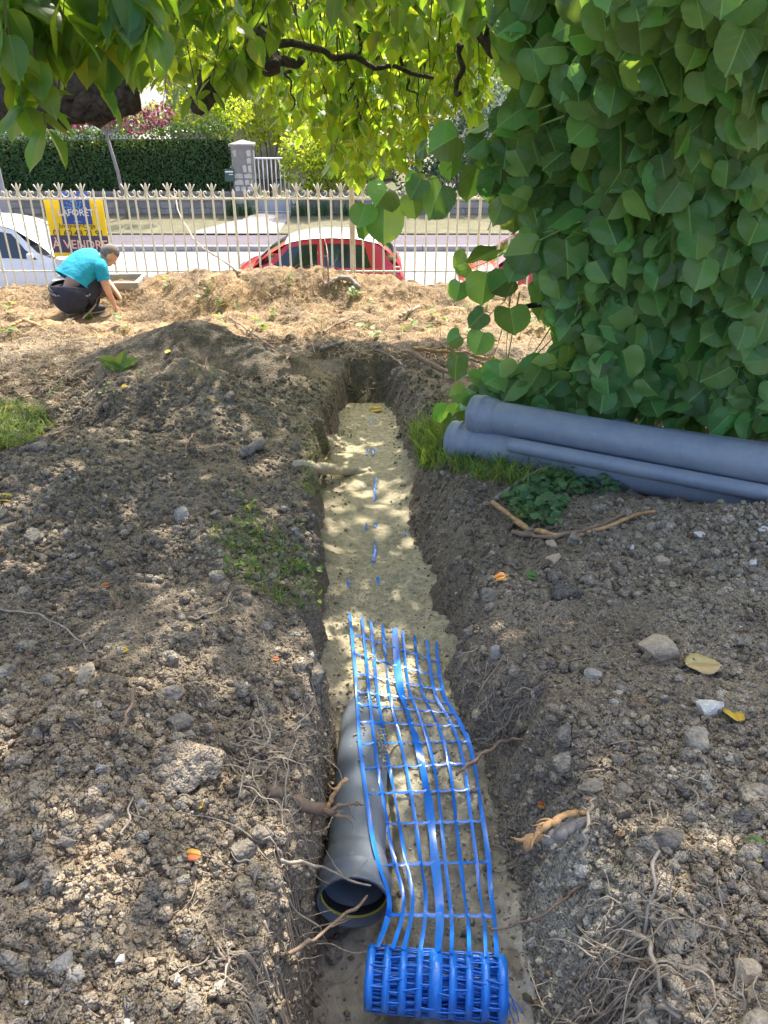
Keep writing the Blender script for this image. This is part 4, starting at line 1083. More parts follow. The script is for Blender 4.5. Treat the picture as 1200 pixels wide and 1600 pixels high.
# ------------------------------------------------------------------ roots, stones, fallen leaves, planks of root wood
M['root_pale'] = mat('root_pale', (.26, .20, .14), .85, c2=(.46, .38, .285), vscale=40)
M['sand_root'] = mat('sand_root', (.36, .31, .22), .95, c2=(.48, .42, .30), vscale=14, bump=[('noise', 30, .8, .02)])
M['root_brown'] = mat('root_brown', (.16, .10, .065), .9, c2=(.30, .21, .14), vscale=25, bump=[('noise', 60, .5, .004)])
M['wood_raw'] = mat('wood_raw', (.30, .145, .055), .75, c2=(.58, .36, .165), vscale=30, bump=[('noise', 50, .5, .004)])
M['bark_grey'] = mat('bark_grey', (.20, .17, .145), .9, c2=(.33, .29, .25), vscale=20, bump=[('noise', 35, .6, .006)])
def wig(P, n, amp, seed):
    """smooth a polyline to n points and make it crooked"""
    P = np.array(P, float); r = np.random.default_rng(seed); k = np.linspace(0, len(P)-1, n)
    Q = np.stack([np.interp(k, np.arange(len(P)), P[:, c]) for c in range(3)], 1)
    for _ in range(2): Q[1:-1] = .25*Q[:-2] + .5*Q[1:-1] + .25*Q[2:]
    J = r.normal(0, amp, Q.shape); J[0] *= .2
    return Q + J
def crom(P, k=3):
    """Catmull-Rom subdivision of a polyline"""
    P = np.asarray(P, float); Q = np.concatenate([P[:1]*2-P[1:2], P, P[-1:]*2-P[-2:-1]]); out = []
    for i in range(1, len(Q)-2):
        a, b_, c, d = Q[i-1], Q[i], Q[i+1], Q[i+2]
        for s in range(k):
            t = s/k; out.append(.5*(2*b_ + (c-a)*t + (2*a-5*b_+4*c-d)*t*t + (3*b_-a-3*c+d)*t**3))
    out.append(Q[-2]); return np.array(out)
def root_pts(spec):
    out = []
    for s in spec:
        if len(s) == 3: out.append(W(*s))
        else:
            p = G(s[0], s[1]); out.append(p + np.array([0, 0, s[3]]))
    return out
def root(label, spec, r0, r1, m, seed, forks=2, flen=.12, name='root', cat='root', amp=.004, group=None, n=14, flat=1.0):
    """spec: (u, r, Z) points in space or (u, r, None, lift) points on the soil"""
    L0 = np.linalg.norm(np.diff(np.array(root_pts(spec)), axis=0), axis=1).sum(); n = int(np.clip(L0/.028, 6, n))
    P = wig(root_pts(spec), n, amp, seed); n = n if r0 < .006 else n + 6; P = wig(root_pts(spec), n, amp*(.9 if r0 < .006 else .6), seed); rr = np.linspace(r0, r1, n)*(1 + .16*np.random.default_rng(seed+1).normal(size=n))
    b = MB(); PS = crom(P, 3); rs_ = np.interp(np.linspace(0, n-1, len(PS)), np.arange(n), rr); b.tube(PS, np.maximum(rs_, .0007), 9 if r0 > .006 else 6, flat=flat, rough=.09 if r0 > .006 else .06, rs=seed); rnd = np.random.default_rng(seed+2)
    for f in range(forks):
        i = int(rnd.integers(n//4, n-2)); d = P[i+1]-P[i]; d /= np.linalg.norm(d)
        e = d*.7 + rnd.normal(0, .6, 3)*np.array([1, 1, .6]); e /= np.linalg.norm(e); q = [P[i]]
        for s in range(6):
            e = e + rnd.normal(0, .28, 3); e /= np.linalg.norm(e); q.append(q[-1] + e*flen/6)
        q = crom(q, 2); b.tube(q, np.linspace(rr[i]*.55, .0006, len(q)), 5)
    o = b.build(name, m, None, True); return tag(o, label, cat, group)
g_ = None
root('long brown root with torn pale wood lying below the grey pipes', [(770, 792, None, .02), (800, 815, None, .018), (830, 838, None, .016), (900, 845, None, .016), (950, 828, None, .018), (990, 812, None, .02), (1022, 806, None, .02)], .011, .006, M['wood_raw'], 1, 2, .1)
root('dark forked root curving through the ivy below the pipes', [(775, 790, None, .03), (800, 770, None, .03), (840, 745, None, .03), (875, 735, None, .035)], .010, .007, M['bark_grey'], 2, 3, .14)
root('second brown root lying along the torn root under the pipes', [(800, 835, None, .012), (860, 846, None, .012), (930, 830, None, .016), (985, 806, None, .02)], .009, .004, M['root_brown'], 3, 1)
root('grey sawn root stub on the left bank beside the trench', [(376, 718, None, .025), (392, 710, None, .03), (411, 699, None, .03)], .020, .024, M['bark_grey'], 4, 0, n=6, amp=.002)
root('broken root sticking from the left trench wall over the pipe', [(422, 1240, None, .01), (460, 1252, 1.60), (505, 1265, 1.63), (515, 1268, 1.62)], .010, .013, M['root_brown'], 5, 3, .08)
root('splintered orange root end standing up beside the pipe', [(511, 1266, 1.62), (522, 1240, 1.62), (541, 1218, 1.63)], .008, .006, M['wood_raw'], 6, 1, .03, n=6, flat=.6)
root('dark splinter of root resting on the trench pipe', [(512, 1268, 1.61), (545, 1252, 1.63), (572, 1257, 1.65)], .006, .0015, M['root_brown'], 7, 2, .04, n=8)
root('peeled orange root stub jutting from the right trench wall', [(914, 1272, None, .012), (880, 1275, 1.47), (845, 1293, 1.46), (822, 1324, 1.46)], .006, .0105, M['wood_raw'], 8, 4, .04, n=12, flat=.7)
root('grey barked root below the peeled orange stub', [(915, 1278, None, .0), (880, 1300, 1.48), (850, 1313, 1.475)], .012, .010, M['bark_grey'], 9, 1, .05, n=7)
root('bent brown twig reaching across the open mouth of the pipe', [(452, 1489, 1.33), (490, 1468, 1.42), (530, 1436, 1.52), (571, 1403, 1.60)], .0035, .0035, M['root_brown'], 10, 1, .05)
root('thin pale root crossing above the pipe socket', [(440, 1345, 1.42), (480, 1350, 1.52), (520, 1360, 1.60), (577, 1382, 1.64)], .0035, .0022, M['root_pale'], 11, 2, .07)
root('long thin brown root leading from the right wall to the mesh', [(960, 1340, None, .004), (900, 1395, None, .008), (850, 1432, 1.50), (770, 1452, 1.57)], .003, .0022, M['root_brown'], 12, 1, .06)
root('brown root poking out of the right wall beside the mesh edge', [(830, 1156, None, .006), (790, 1165, None, .02), (750, 1180, 2.05), (712, 1212, 2.02)], .006, .004, M['root_brown'], 13, 2, .05)
root('thin upright twig below the peeled orange stub', [(930, 1255, None, .02), (918, 1290, 1.42), (912, 1332, 1.42)], .0035, .003, M['root_pale'], 14, 1, .04)
root('arched bare root on the right bank near the bottom', [(1030, 1560, None, .02), (1015, 1515, None, .07), (975, 1482, None, .06), (950, 1510, None, .02)], .004, .0025, M['root_pale'], 15, 4, .10)
root('pale bundle of roots pointing left on the right bank', [(1100, 1530, None, .02), (1030, 1520, None, .035), (960, 1515, None, .03), (905, 1500, None, .03)], .006, .002, M['root_pale'], 16, 6, .14)
root('dark forked twig standing on the right bank above the roots', [(1005, 1480, None, .01), (1010, 1430, None, .03), (1020, 1385, None, .02), (1028, 1350, None, .03)], .004, .0025, M['bark_grey'], 17, 6, .08)
root('pale root looping out of the soil at the bottom right', [(1060, 1600, None, .02), (1010, 1592, None, .04), (955, 1590, None, .03), (900, 1600, None, .02)], .005, .003, M['root_pale'], 18, 3, .09)
root('thin root trailing across the far left bank', [(0, 957, None, .012), (70, 968, None, .016), (125, 1000, None, .012), (145, 1025, None, .01)], .0028, .0018, M['root_pale'], 19, 2, .08)
root('curved pale root on the left bank above the root tuft', [(275, 960, None, .012), (300, 975, None, .014), (345, 962, None, .02), (362, 935, None, .02)], .0028, .0018, M['root_pale'], 20, 1, .06)
root('vertical pale root hanging down the lower left bank', [(210, 1225, None, .012), (203, 1260, None, .016), (206, 1305, None, .012), (190, 1318, None, .01)], .003, .0018, M['root_pale'], 21, 1, .05)
root('reddish root arching between clods on the left bank', [(213, 1085, None, .02), (206, 1120, None, .03), (196, 1146, None, .014), (172, 1150, None, .01)], .005, .003, M['root_brown'], 22, 1, .05)
root('small reddish root on the middle of the left heap', [(303, 683, None, .015), (295, 695, None, .02), (289, 720, None, .012)], .006, .004, M['root_brown'], 23, 0, n=7)
root('straight twig lying across the left bank clods', [(52, 911, None, .012), (80, 909, None, .014), (105, 911, None, .012)], .003, .002, M['bark_grey'], 24, 0)
root('tangle of thick brown roots at the far end of the trench', [(640, 560, None, .05), (660, 575, None, .06), (690, 590, None, .05), (722, 596, None, .04)], .020, .014, M['root_brown'], 25, 4, .25)
root('long split root above the tangle at the trench end', [(645, 562, None, .08), (690, 568, None, .09), (730, 566, None, .07), (768, 574, None, .05)], .014, .010, M['wood_raw'], 26, 3, .22)
root('pale root looped beside the linden at the trench end', [(715, 582, None, .05), (735, 578, None, .09), (750, 580, None, .06), (765, 578, None, .05)], .012, .008, M['root_pale'], 27, 3, .2)
root('thin root leaning on the dark end wall of the trench', [(580, 548, None, .02), (610, 560, None, .02), (635, 580, None, .03)], .007, .004, M['bark_grey'], 28, 2, .16)
root('plank-like grey stick lying left of the trench end', [(500, 552, None, .03), (520, 546, None, .03), (538, 541, None, .03)], .014, .010, M['bark_grey'], 29, 0, n=5)
root('bare branch with side twigs in the sun before the worker', [(130, 505, None, .04), (152, 493, None, .10), (166, 482, None, .22), (178, 470, None, .30)], .010, .006, M['root_pale'], 30, 2, .15)
root('dead branch rising against the fence above the soil mound', [(375, 432, None, .04), (345, 420, None, .12), (310, 408, None, .20), (285, 385, None, .42), (280, 360, None, .60)], .014, .006, M['root_pale'], 31, 4, .3)
root('thick bent grey-brown root on the mound before the red car', [(510, 446, None, .0), (528, 440, None, .04), (546, 441, None, .04), (562, 450, None, .0)], .024, .024, M['bark_grey'], 32, 0, n=8, amp=.003)
root('stick standing upright before the red car', [(514, 458, None, .0), (513, 430, None, .22), (506, 412, None, .42)], .009, .004, M['root_brown'], 33, 3, .25)
root('dark snarl of twigs in the dry grass left of the trench end', [(505, 525, None, .03), (520, 518, None, .05), (540, 512, None, .06), (560, 500, None, .07)], .010, .004, M['root_brown'], 34, 6, .22)
root('slanting root half buried beside the heap top', [(360, 500, None, .02), (385, 520, None, .04), (410, 540, None, .03), (430, 548, None, .02)], .010, .006, M['root_brown'], 35, 4, .25)
root('pale log-like root lying in the dry grass near the middle', [(625, 500, None, .03), (640, 492, None, .04), (655, 485, None, .04)], .018, .014, M['root_pale'], 36, 2, .2)
root('orange torn bark strip lying left of the worker', [(14, 516, None, .03), (40, 508, None, .05), (66, 515, None, .03)], .020, .010, M['wood_raw'], 37, 3, .2, flat=.5)
root('brown stick beside the small green sprig at left', [(80, 688, None, .02), (110, 676, None, .03), (155, 662, None, .03)], .006, .004, M['root_brown'], 38, 1, .12)
root('thin brown root hanging in the trench below the red soil', [(520, 705, None, .02), (505, 730, None, .02), (500, 765, None, .02)], .008, .005, M['root_brown'], 39, 3, .12)
root('sand-covered root bridging the left side of the trench', [(462, 728, None, .0), (500, 737, None, .015), (545, 740, None, .01), (578, 735, None, -.005)], .034, .020, M['sand_root'] if 'sand_root' in M else M['root_pale'], 40, 1, .1, n=10)

# tuft of fine roots hanging from the left wall
for q, (u0, r0_, u1, r1_, lab) in enumerate([
    (370, 1165, 500, 1148, 'uppermost pale root reaching from the left wall towards the pipe'),
    (375, 1180, 520, 1180, 'pale root just above the broken root on the left wall'),
    (380, 1195, 470, 1230, 'short pale root crossing the root tuft on the left wall'),
    (385, 1275, 512, 1300, 'pale root below the broken root on the left wall'),
    (400, 1300, 480, 1290, 'forked white root under the broken root on the left wall'),
    (395, 1335, 455, 1375, 'lowest pale root of the tuft on the left wall')]):
    p0 = G(u0, r0_, .004); Z0 = proj(p0)[2]; p1 = W(u1, r1_, float(Z0)+.16)
    pm = (p0+p1)/2 + np.array([0, 0, .02*(-1)**q])
    P = wig([p0, pm, p1], 12, .005, 600+q); b = MB(); P2q = crom(P, 3); b.tube(P2q, np.linspace(.0034, .0010, len(P2q)), 6, rough=.06); rnd = np.random.default_rng(700+q)
    for f in range(4):
        i = int(rnd.integers(3, 11)); d = P[min(i+1, 11)]-P[i-1]; d /= np.linalg.norm(d); qn = [P[i]]; e = d + rnd.normal(0, .5, 3)
        for s in range(6): e = e/np.linalg.norm(e) + rnd.normal(0, .3, 3); qn.append(qn[-1] + e*.012)
        qn = crom(qn, 2); b.tube(qn, np.linspace(.0018, .0006, len(qn)), 5)
    tag(b.build('root', M['root_pale'], None, True), lab, 'root', 'fine roots on the left trench wall')
# dense tangles of pale roots
def tangle(label, poly_uv, n, ln, lift, bias, seed):
    rnd = np.random.default_rng(seed); b = MB(); q0 = np.array(poly_uv, float); lo, hi = q0.min(0), q0.max(0); cnt = 0
    while cnt < n:
        u, r = rnd.uniform(lo, hi)
        if not pip(np.array([u]), np.array([r]), poly_uv)[0]: continue
        p = Gs([u], [r])[0] + np.array([0, 0, .003]); d = np.array(bias) + rnd.normal(0, .55, 3); L_ = ln*rnd.uniform(.4, 1.2); P = [p]
        for s in range(7):
            d = d + rnd.normal(0, .32, 3); d /= np.linalg.norm(d); x = P[-1] + d*L_/7
            h = float(TOPG(np.array([x[0]]), np.array([x[1]]))[0]); x[2] = min(max(x[2], h + .002), h + lift*(.4 + s/7) + (.25 if abs(x[0]-cxf(x[1])) < .24 else 0)); P.append(x)
        Q = crom(P, 3); r0 = rnd.uniform(.0012, .0032); b.tube(Q, np.linspace(r0, .0006, len(Q)), 5, rough=.05)
        for f in range(int(rnd.integers(0, 3))):
            i = int(rnd.integers(6, len(Q)-4)); e = d + rnd.normal(0, .7, 3); R_ = [Q[i]]
            for s in range(4): e = e + rnd.normal(0, .3, 3); e /= np.linalg.norm(e); R_.append(R_[-1] + e*L_*.07)
            R_ = crom(R_, 2); b.tube(R_, np.linspace(r0*.5, .0005, len(R_)), 4)
        cnt += 1
    return tag(b.build('root_tangle', M['root_pale'], None, True), label, 'roots')
tangle('tangle of fine pale roots on the left trench lip beside the pipe', [(345,1120),(420,1130),(450,1250),(440,1400),(400,1400),(370,1300)], 44, .19, .08, (.9, .1, .15), 801)
tangle('tangle of pale roots spread over the bottom right bank', [(930,1400),(1060,1380),(1200,1480),(1210,1600),(960,1610)], 40, .24, .10, (-.7, .1, .3), 802)
tangle('fine pale roots hanging at the lower left lip of the trench', [(330,1450),(420,1440),(440,1600),(300,1610)], 30, .14, .04, (.6, -.2, .1), 803)
tangle('fine roots growing out of the right trench lip near the start of the mesh', [(715,1000),(800,1010),(850,1080),(800,1150),(730,1080)], 26, .12, .03, (-.6, -.2, .05), 804)
tangle('dry roots spread beside the orange stub on the right bank', [(900,1150),(1100,1180),(1110,1290),(940,1280)], 18, .12, .03, (.2, -.4, .05), 805)
# fine root hairs all over the banks and walls: too many to count
b = MB(); rnd = np.random.default_rng(77)
uu = np.concatenate([rnd.uniform(-100, 1300, 110), rnd.uniform(300, 520, 50), rnd.uniform(700, 1000, 60), rnd.uniform(880, 1250, 60)])
rr = np.concatenate([rnd.uniform(640, 1640, 110), rnd.uniform(1000, 1620, 50), rnd.uniform(840, 1400, 60), rnd.uniform(1330, 1640, 60)])
PP = Gs(uu, rr)
for p in PP:
    if abs(p[0]-cxf(p[1])) < .2 and p[1] < 5.2: continue
    a = rnd.uniform(0, 6.28); n_ = 7; q = [p + np.array([0, 0, .004])]; ln = rnd.uniform(.03, .16); 
    for s in range(n_):
        a += rnd.normal(0, .45); x = q[-1][0] + math.cos(a)*ln/n_; y = q[-1][1] + math.sin(a)*ln/n_
        q.append(np.array([x, y, float(TOPG(np.array([x]), np.array([y]))[0]) + rnd.uniform(.001, .010)]))
    q = crom(q, 2); b.tube(q, np.linspace(rnd.uniform(.0008, .0018), .0005, len(q)), 4)
tag(b.build('fine_roots', M['root_pale'], None, True), 'fine pale root hairs strewn over the dug soil', kind='stuff')

# ------------------------------------------------------------------ stones that stand out
M['stone_tan'] = mat('stone_tan', (.33, .255, .17), .9, c2=(.54, .43, .30), vscale=45, bump=[('noise', 70, .9, .010), ('noise', 240, .6, .004)])
M['stone_white'] = mat('stone_white', (.46, .44, .39), .9, c2=(.72, .71, .67), vscale=45, bump=[('noise', 70, .9, .010), ('noise', 240, .6, .004)])
M['stone_grey'] = mat('stone_grey', (.24, .215, .18), .9, c2=(.40, .365, .31), vscale=45, bump=[('noise', 70, .9, .010), ('noise', 240, .6, .004)])
M['stone_brown'] = mat('stone_brown', (.20, .165, .125), .95, c2=(.32, .27, .21), vscale=40, bump=[('noise', 45, .9, .012), ('voronoi', 90, .8, .008)])
STN = [ico(4, 900+i, .36) for i in range(9)]
def stone(u, r, wpx, m, label, k, hh=.62, name='stone', cat='stone'):
    p = Gs([u], [r])[0]; Z = float(proj(p)[2]); s = wpx/2/FPX*Z
    V, F = STN[k % len(STN)]; V = V/np.abs(V).max(0)*np.array([s, s*.8, s*hh]); rnd = np.random.default_rng(k+31)
    a = rnd.uniform(0, 6.28); c_, s_ = math.cos(a)*.25+.97, math.sin(a)*.25
    me_ = mesh_np(name, V, F, m, True); me_.set_sharp_from_angle(angle=math.radians(24)); o = link(name, me_, None, (p[0], p[1], p[2] + s*hh*.25)); o.rotation_euler = (rnd.uniform(-.2, .2), rnd.uniform(-.2, .2), rnd.uniform(-.5, .5))
    return tag(o, label, cat, 'stones lying on the banks')
stone(1025, 1018, 66, M['stone_tan'], 'largest squarish tan stone on the right bank', 0, .75)
stone(1107, 1110, 46, M['stone_white'], 'white chalky stone beside the yellow leaf', 1, .6)
stone(1034, 880, 32, M['stone_tan'], 'tan angular stone on the upper right bank', 2, .7)
stone(1176, 880, 18, M['stone_white'], 'small white stone at the right edge of the upper bank', 3)
stone(1094, 836, 22, M['stone_white'], 'pale white chip high on the right bank below the pipes', 4, .4)
stone(986, 856, 14, M['stone_white'], 'tiny white stone left of the tan angular stone', 5)
stone(1190, 829, 22, M['stone_white'], 'flat white chip at the right edge below the pipes', 6, .5)
stone(925, 1055, 28, M['stone_grey'], 'flat pale grey stone left of the largest tan stone', 7, .5)
stone(775, 1022, 22, M['stone_grey'], 'upright grey stone on the edge of the right trench wall', 8, 1.1)
stone(862, 852, 24, M['stone_tan'], 'rounded tan stone under the torn root', 9)
stone(865, 876, 26, M['stone_tan'], 'tan block just below the torn root', 10)
stone(966, 1084, 20, M['stone_tan'], 'small ochre stone below the flat grey stone', 11)
stone(188, 1500, 20, M['stone_white'], 'bright white stone on the lower left bank', 12, .9)
stone(38, 1568, 16, M['stone_white'], 'bluish white pebble at the bottom left corner', 13, .9)
stone(100, 1510, 42, M['stone_grey'], 'large grey stone near the bottom left corner', 14, .8)
stone(58, 704, 36, M['stone_brown'], 'brown lump at the left edge of the heap', 15, .8)
stone(52, 843, 36, M['stone_brown'], 'rounded brown lump on the left edge of the bank', 16, .7)
stone(286, 808, 28, M['stone_grey'], 'pale angular stone in the middle of the left bank', 17, .9)
stone(218, 1255, 28, M['stone_grey'], 'smooth grey stone on the lower left bank', 18, .9)
stone(163, 1288, 36, M['stone_brown'], 'large brown stone left of the smooth grey stone', 19, .7)
stone(104, 1318, 32, M['stone_brown'], 'dark brown stone on the lower left bank', 20, .8)
stone(284, 1130, 46, M['stone_brown'], 'tall grey-brown clod at the crest of the left bank', 21, .9)
stone(270, 1090, 40, M['stone_brown'], 'broken clod behind the tall clod of the left bank', 22, .9)
stone(40, 1385, 22, M['stone_grey'], 'slanted grey slab at the left edge low on the bank', 23, .7)
stone(920, 1235, 46, M['stone_brown'], 'round brown clod on the right bank above the peeled stub', 24, .9)
stone(972, 1240, 28, M['stone_brown'], 'smaller round clod beside the round brown clod', 25, .9)
stone(1172, 1520, 44, M['stone_tan'], 'rounded tan stone at the bottom right edge', 26, .7)
stone(1180, 1555, 40, M['stone_tan'], 'lower rounded stone at the bottom right edge', 27, .7)
stone(885, 838, 22, M['stone_brown'], 'brown clod between torn root and pipes', 28, .8)
stone(523, 1492, 34, M['stone_brown'], 'dark stone under the mouth of the trench pipe', 29, .9)
stone(760, 790, 20, M['stone_brown'], 'brown clod on the right lip beside the ivy', 30, .8)
stone(768, 935, 34, M['stone_brown'], 'brown clod on the right lip of the trench by the hollowed sand', 31, .8)
stone(735, 990, 26, M['stone_brown'], 'small clod on the right lip beside the start of the mesh', 32, .8)

# big crusted lump of earth on the left lip
def lump(u, r, wpx, hk, label, seed, c):
    p = Gs([u], [r])[0]; Z = float(proj(p)[2]); s = wpx/2/FPX*Z
    V, F = ico(5, seed, .3); N = V/np.linalg.norm(V, axis=1)[:, None]
    q = V*3.1; d = .12*np.sin(q[:, 0]*2.3+seed)*np.sin(q[:, 1]*2.9)*np.sin(q[:, 2]*2.1+1)
    w = worley(N[:, 0]*3+N[:, 2]*1.7+5, N[:, 1]*3-N[:, 2]*1.3, 1.6, seed); w2 = worley(N[:, 0]*3+N[:, 2]*1.7+5, N[:, 1]*3-N[:, 2]*1.3, 4.2, seed+4)
    V = V*(1 + d + .14*bumps(w[0], .7) + .06*bumps(w2[0], .7))[:, None]*np.array([s, s*.85, s*hk])
    cc = np.array(c)*(1 + .2*(w2[2]-.5))[:, None]
    o = link('earth_lump', mesh_np('earth_lump', V, F, M['clod'], True, cc), None, (p[0], p[1], p[2]+s*hk*.15))
    return tag(o, label, 'clod')
lump(285, 1195, 120, .75, 'big crusted lump of earth on the left lip above the root tuft', 61, (.37, .30, .22))
lump(880, 925, 54, .7, 'dark crumbly lump of earth on the upper right bank', 62, (.16, .14, .115))
# ------------------------------------------------------------------ the crouching worker
M['skin'] = mat('skin', (.64, .35, .22), .5, var=.08, vscale=12)
M['shirt'] = mat('shirt', (.008, .30, .44), .85, var=.06, vscale=10, bump=[('noise', 14, .6, .02)])
M['trousers'] = mat('trousers', (.022, .025, .042), .9, var=.25, vscale=14, bump=[('noise', 16, .6, .02)])
M['waistband'] = mat('waistband', (.012, .012, .018), .8, var=.2)
M['hair'] = mat('hair', (.10, .085, .075), .8, c2=(.22, .19, .17), vscale=60, bump=[('noise', 160, .6, .004)])
M['shoe'] = mat('shoe', (.035, .037, .042), .7, var=.25, vscale=20)
M['sole'] = mat('sole', (.30, .30, .29), .8, var=.1)

def skin_mesh(name, V, E, R, sub=2, root=0):
    me = bpy.data.meshes.new(name); me.from_pydata([tuple(v) for v in V], E, []); me.update()
    o = bpy.data.objects.new(name, me); COL.objects.link(o)
    md = o.modifiers.new('skin', 'SKIN'); md.use_smooth_shade = True; md.branch_smoothing = .6
    for i, sv in enumerate(me.skin_vertices[0].data):
        r = R[i]; sv.radius = (r, r) if np.isscalar(r) else r; sv.use_root = (i == root)
    sd = o.modifiers.new('sub', 'SUBSURF'); sd.levels = sub; sd.render_levels = sub
    dg = bpy.context.evaluated_depsgraph_get(); dg.update(); out = bpy.data.meshes.new_from_object(o.evaluated_get(dg))
    bpy.data.objects.remove(o); return out
pb = Gs([127], [492])[0]
person = thing('person', 'person crouching before the fence in a blue T-shirt and dark trousers, reaching down', 'person', pb)
person.scale = (.90,)*3
# joints in metres: x right, y away from the camera, z up; the figure squats with its back to the lens and leans right
J = dict(pel=(-.06,-.01,.225), wa=(-.045,.03,.315), ch=(.09,.18,.50), nb=(.20,.25,.575), nk=(.255,.27,.60), hd=(.315,.285,.605),
         rs=(.265,.115,.485), re=(.315,.07,.27), rw=(.345,.13,.095), ls=(.03,.37,.545), le=(.16,.50,.30), lw=(.36,.34,.10),
         rh=(.06,-.02,.20), rk=(.205,.17,.375), ra=(.10,.09,.085), lh=(-.15,.06,.20), lk=(.0,.36,.37), la=(-.095,.07,.085))
V = list(J.values()); ix = {k2: i for i, k2 in enumerate(J)}
E = [(ix[a], ix[b]) for a, b in (('pel','wa'),('wa','ch'),('ch','nb'),('nb','nk'),('nk','hd'),('nb','rs'),('rs','re'),('re','rw'),('nb','ls'),('ls','le'),('le','lw'),('pel','rh'),('rh','rk'),('rk','ra'),('pel','lh'),('lh','lk'),('lk','la'))]
RD = dict(pel=.15, wa=(.175,.14), ch=.135, nb=.08, nk=.056, hd=.085, rs=.062, re=.045, rw=.029, ls=.062, le=.045, lw=.029, rh=.10, rk=.062, ra=.042, lh=.10, lk=.062, la=.042)
# hands with five fingers each, grown from the wrist
def hand(V, E, R, wr, fwd, side, s=1.0):
    wv = np.array(V[wr]); fwd = np.array(fwd)/np.linalg.norm(fwd); side = np.array(side)/np.linalg.norm(side)
    pal = wv + fwd*.05*s; V.append(tuple(pal)); R.append(.034*s); E.append((wr, len(V)-1)); pi = len(V)-1
    for q, (o, ln) in enumerate(((-.030, .062), (-.010, .074), (.010, .070), (.029, .055))):
        b0 = pal + fwd*.032*s + side*o*s; V.append(tuple(b0)); R.append(.0105*s); E.append((pi, len(V)-1))
        b1 = b0 + (fwd*.75 + np.array([.35, 0, -.2]))*ln*.55*s; V.append(tuple(b1)); R.append(.009*s); E.append((len(V)-2, len(V)-1))
        b2 = b1 + (fwd*.4 + np.array([-.1, 0, -.55]))*ln*.5*s; V.append(tuple(b2)); R.append(.0075*s); E.append((len(V)-2, len(V)-1))
    t0 = wv + fwd*.03*s - side*.034*s; V.append(tuple(t0)); R.append(.013*s); E.append((pi, len(V)-1))
    t1 = t0 + (fwd*.6 - side*.5)*.045*s; V.append(tuple(t1)); R.append(.0095*s); E.append((len(V)-2, len(V)-1))
R = [RD[k2] for k2 in J]
hand(V, E, R, ix['rw'], (.25, .15, -.95), (.2, .95, .2)); hand(V, E, R, ix['lw'], (.1, -.35, -.9), (.5, -.8, .2))
body_me = skin_mesh('body', V, E, R); body_me.materials.append(M['skin']); body = link('body', body_me, person)
# head shape on top of the body: skull, face, ear in one mesh continuous with the neck
def ball(c, s, rot=(0, 0, 0), sub=4):
    bm = bmesh.new(); bmesh.ops.create_icosphere(bm, subdivisions=sub, radius=1)
    mt = Matrix.Translation(c) @ (Matrix.Rotation(rot[2], 4, 'Z') @ Matrix.Rotation(rot[1], 4, 'Y') @ Matrix.Rotation(rot[0], 4, 'X')) @ Matrix.Diagonal((*s, 1))
    bmesh.ops.transform(bm, matrix=mt, verts=bm.verts[:]); V = [v.co[:] for v in bm.verts]; F = [[v.index for v in f.verts] for f in bm.faces]; bm.free(); return V, F
TILT = math.radians(52); YAW = math.radians(28)
hm = Matrix.Translation((.325, .285, .600)) @ Matrix.Rotation(YAW, 4, 'Z') @ Matrix.Rotation(TILT, 4, 'Y')     # head looks along local +x
def H(b, c, s, rot=(0, 0, 0), sub=3):
    V, F = ball(c, s, rot, sub); b.add([hm @ Vector(v) for v in V], F)
hb = MB()
H(hb, (0, 0, .02), (.097, .078, .105), sub=4); H(hb, (.045, 0, -.055), (.058, .056, .062)); H(hb, (.098, 0, -.022), (.022, .013, .024)); H(hb, (.075, 0, -.072), (.026, .026, .010)); H(hb, (.085, 0, .012), (.018, .05, .012))
for s_ in (-1, 1):
    H(hb, (-.005, s_*.078, -.015), (.022, .010, .034), (0, -.2, 0))
hd_ = hb.build('head', M['skin'], body, True)
for s_ in (-1, 1):
    eb = MB(); H(eb, (.088, s_*.03, -.004), (.012, .014, .010), sub=2); eb.build('eye', M['print_white'], hd_, True)
# hair: cropped cap over the skull
V, F = ball((0, 0, .02), (.102, .083, .111), sub=5); Vn = np.array(V)
keepv = (Vn[:, 2] > .045 - .0*Vn[:, 0]) | ((Vn[:, 0] < -.005) & (Vn[:, 2] > -.055)) ; keepv &= ~((Vn[:, 0] > .07) & (Vn[:, 2] < .065))
Fk = [f for f in F if all(keepv[i] for i in f)]
b = MB(); b.add([hm @ Vector(v) for v in V], Fk); hair = b.build('hair', M['hair'], body, True)
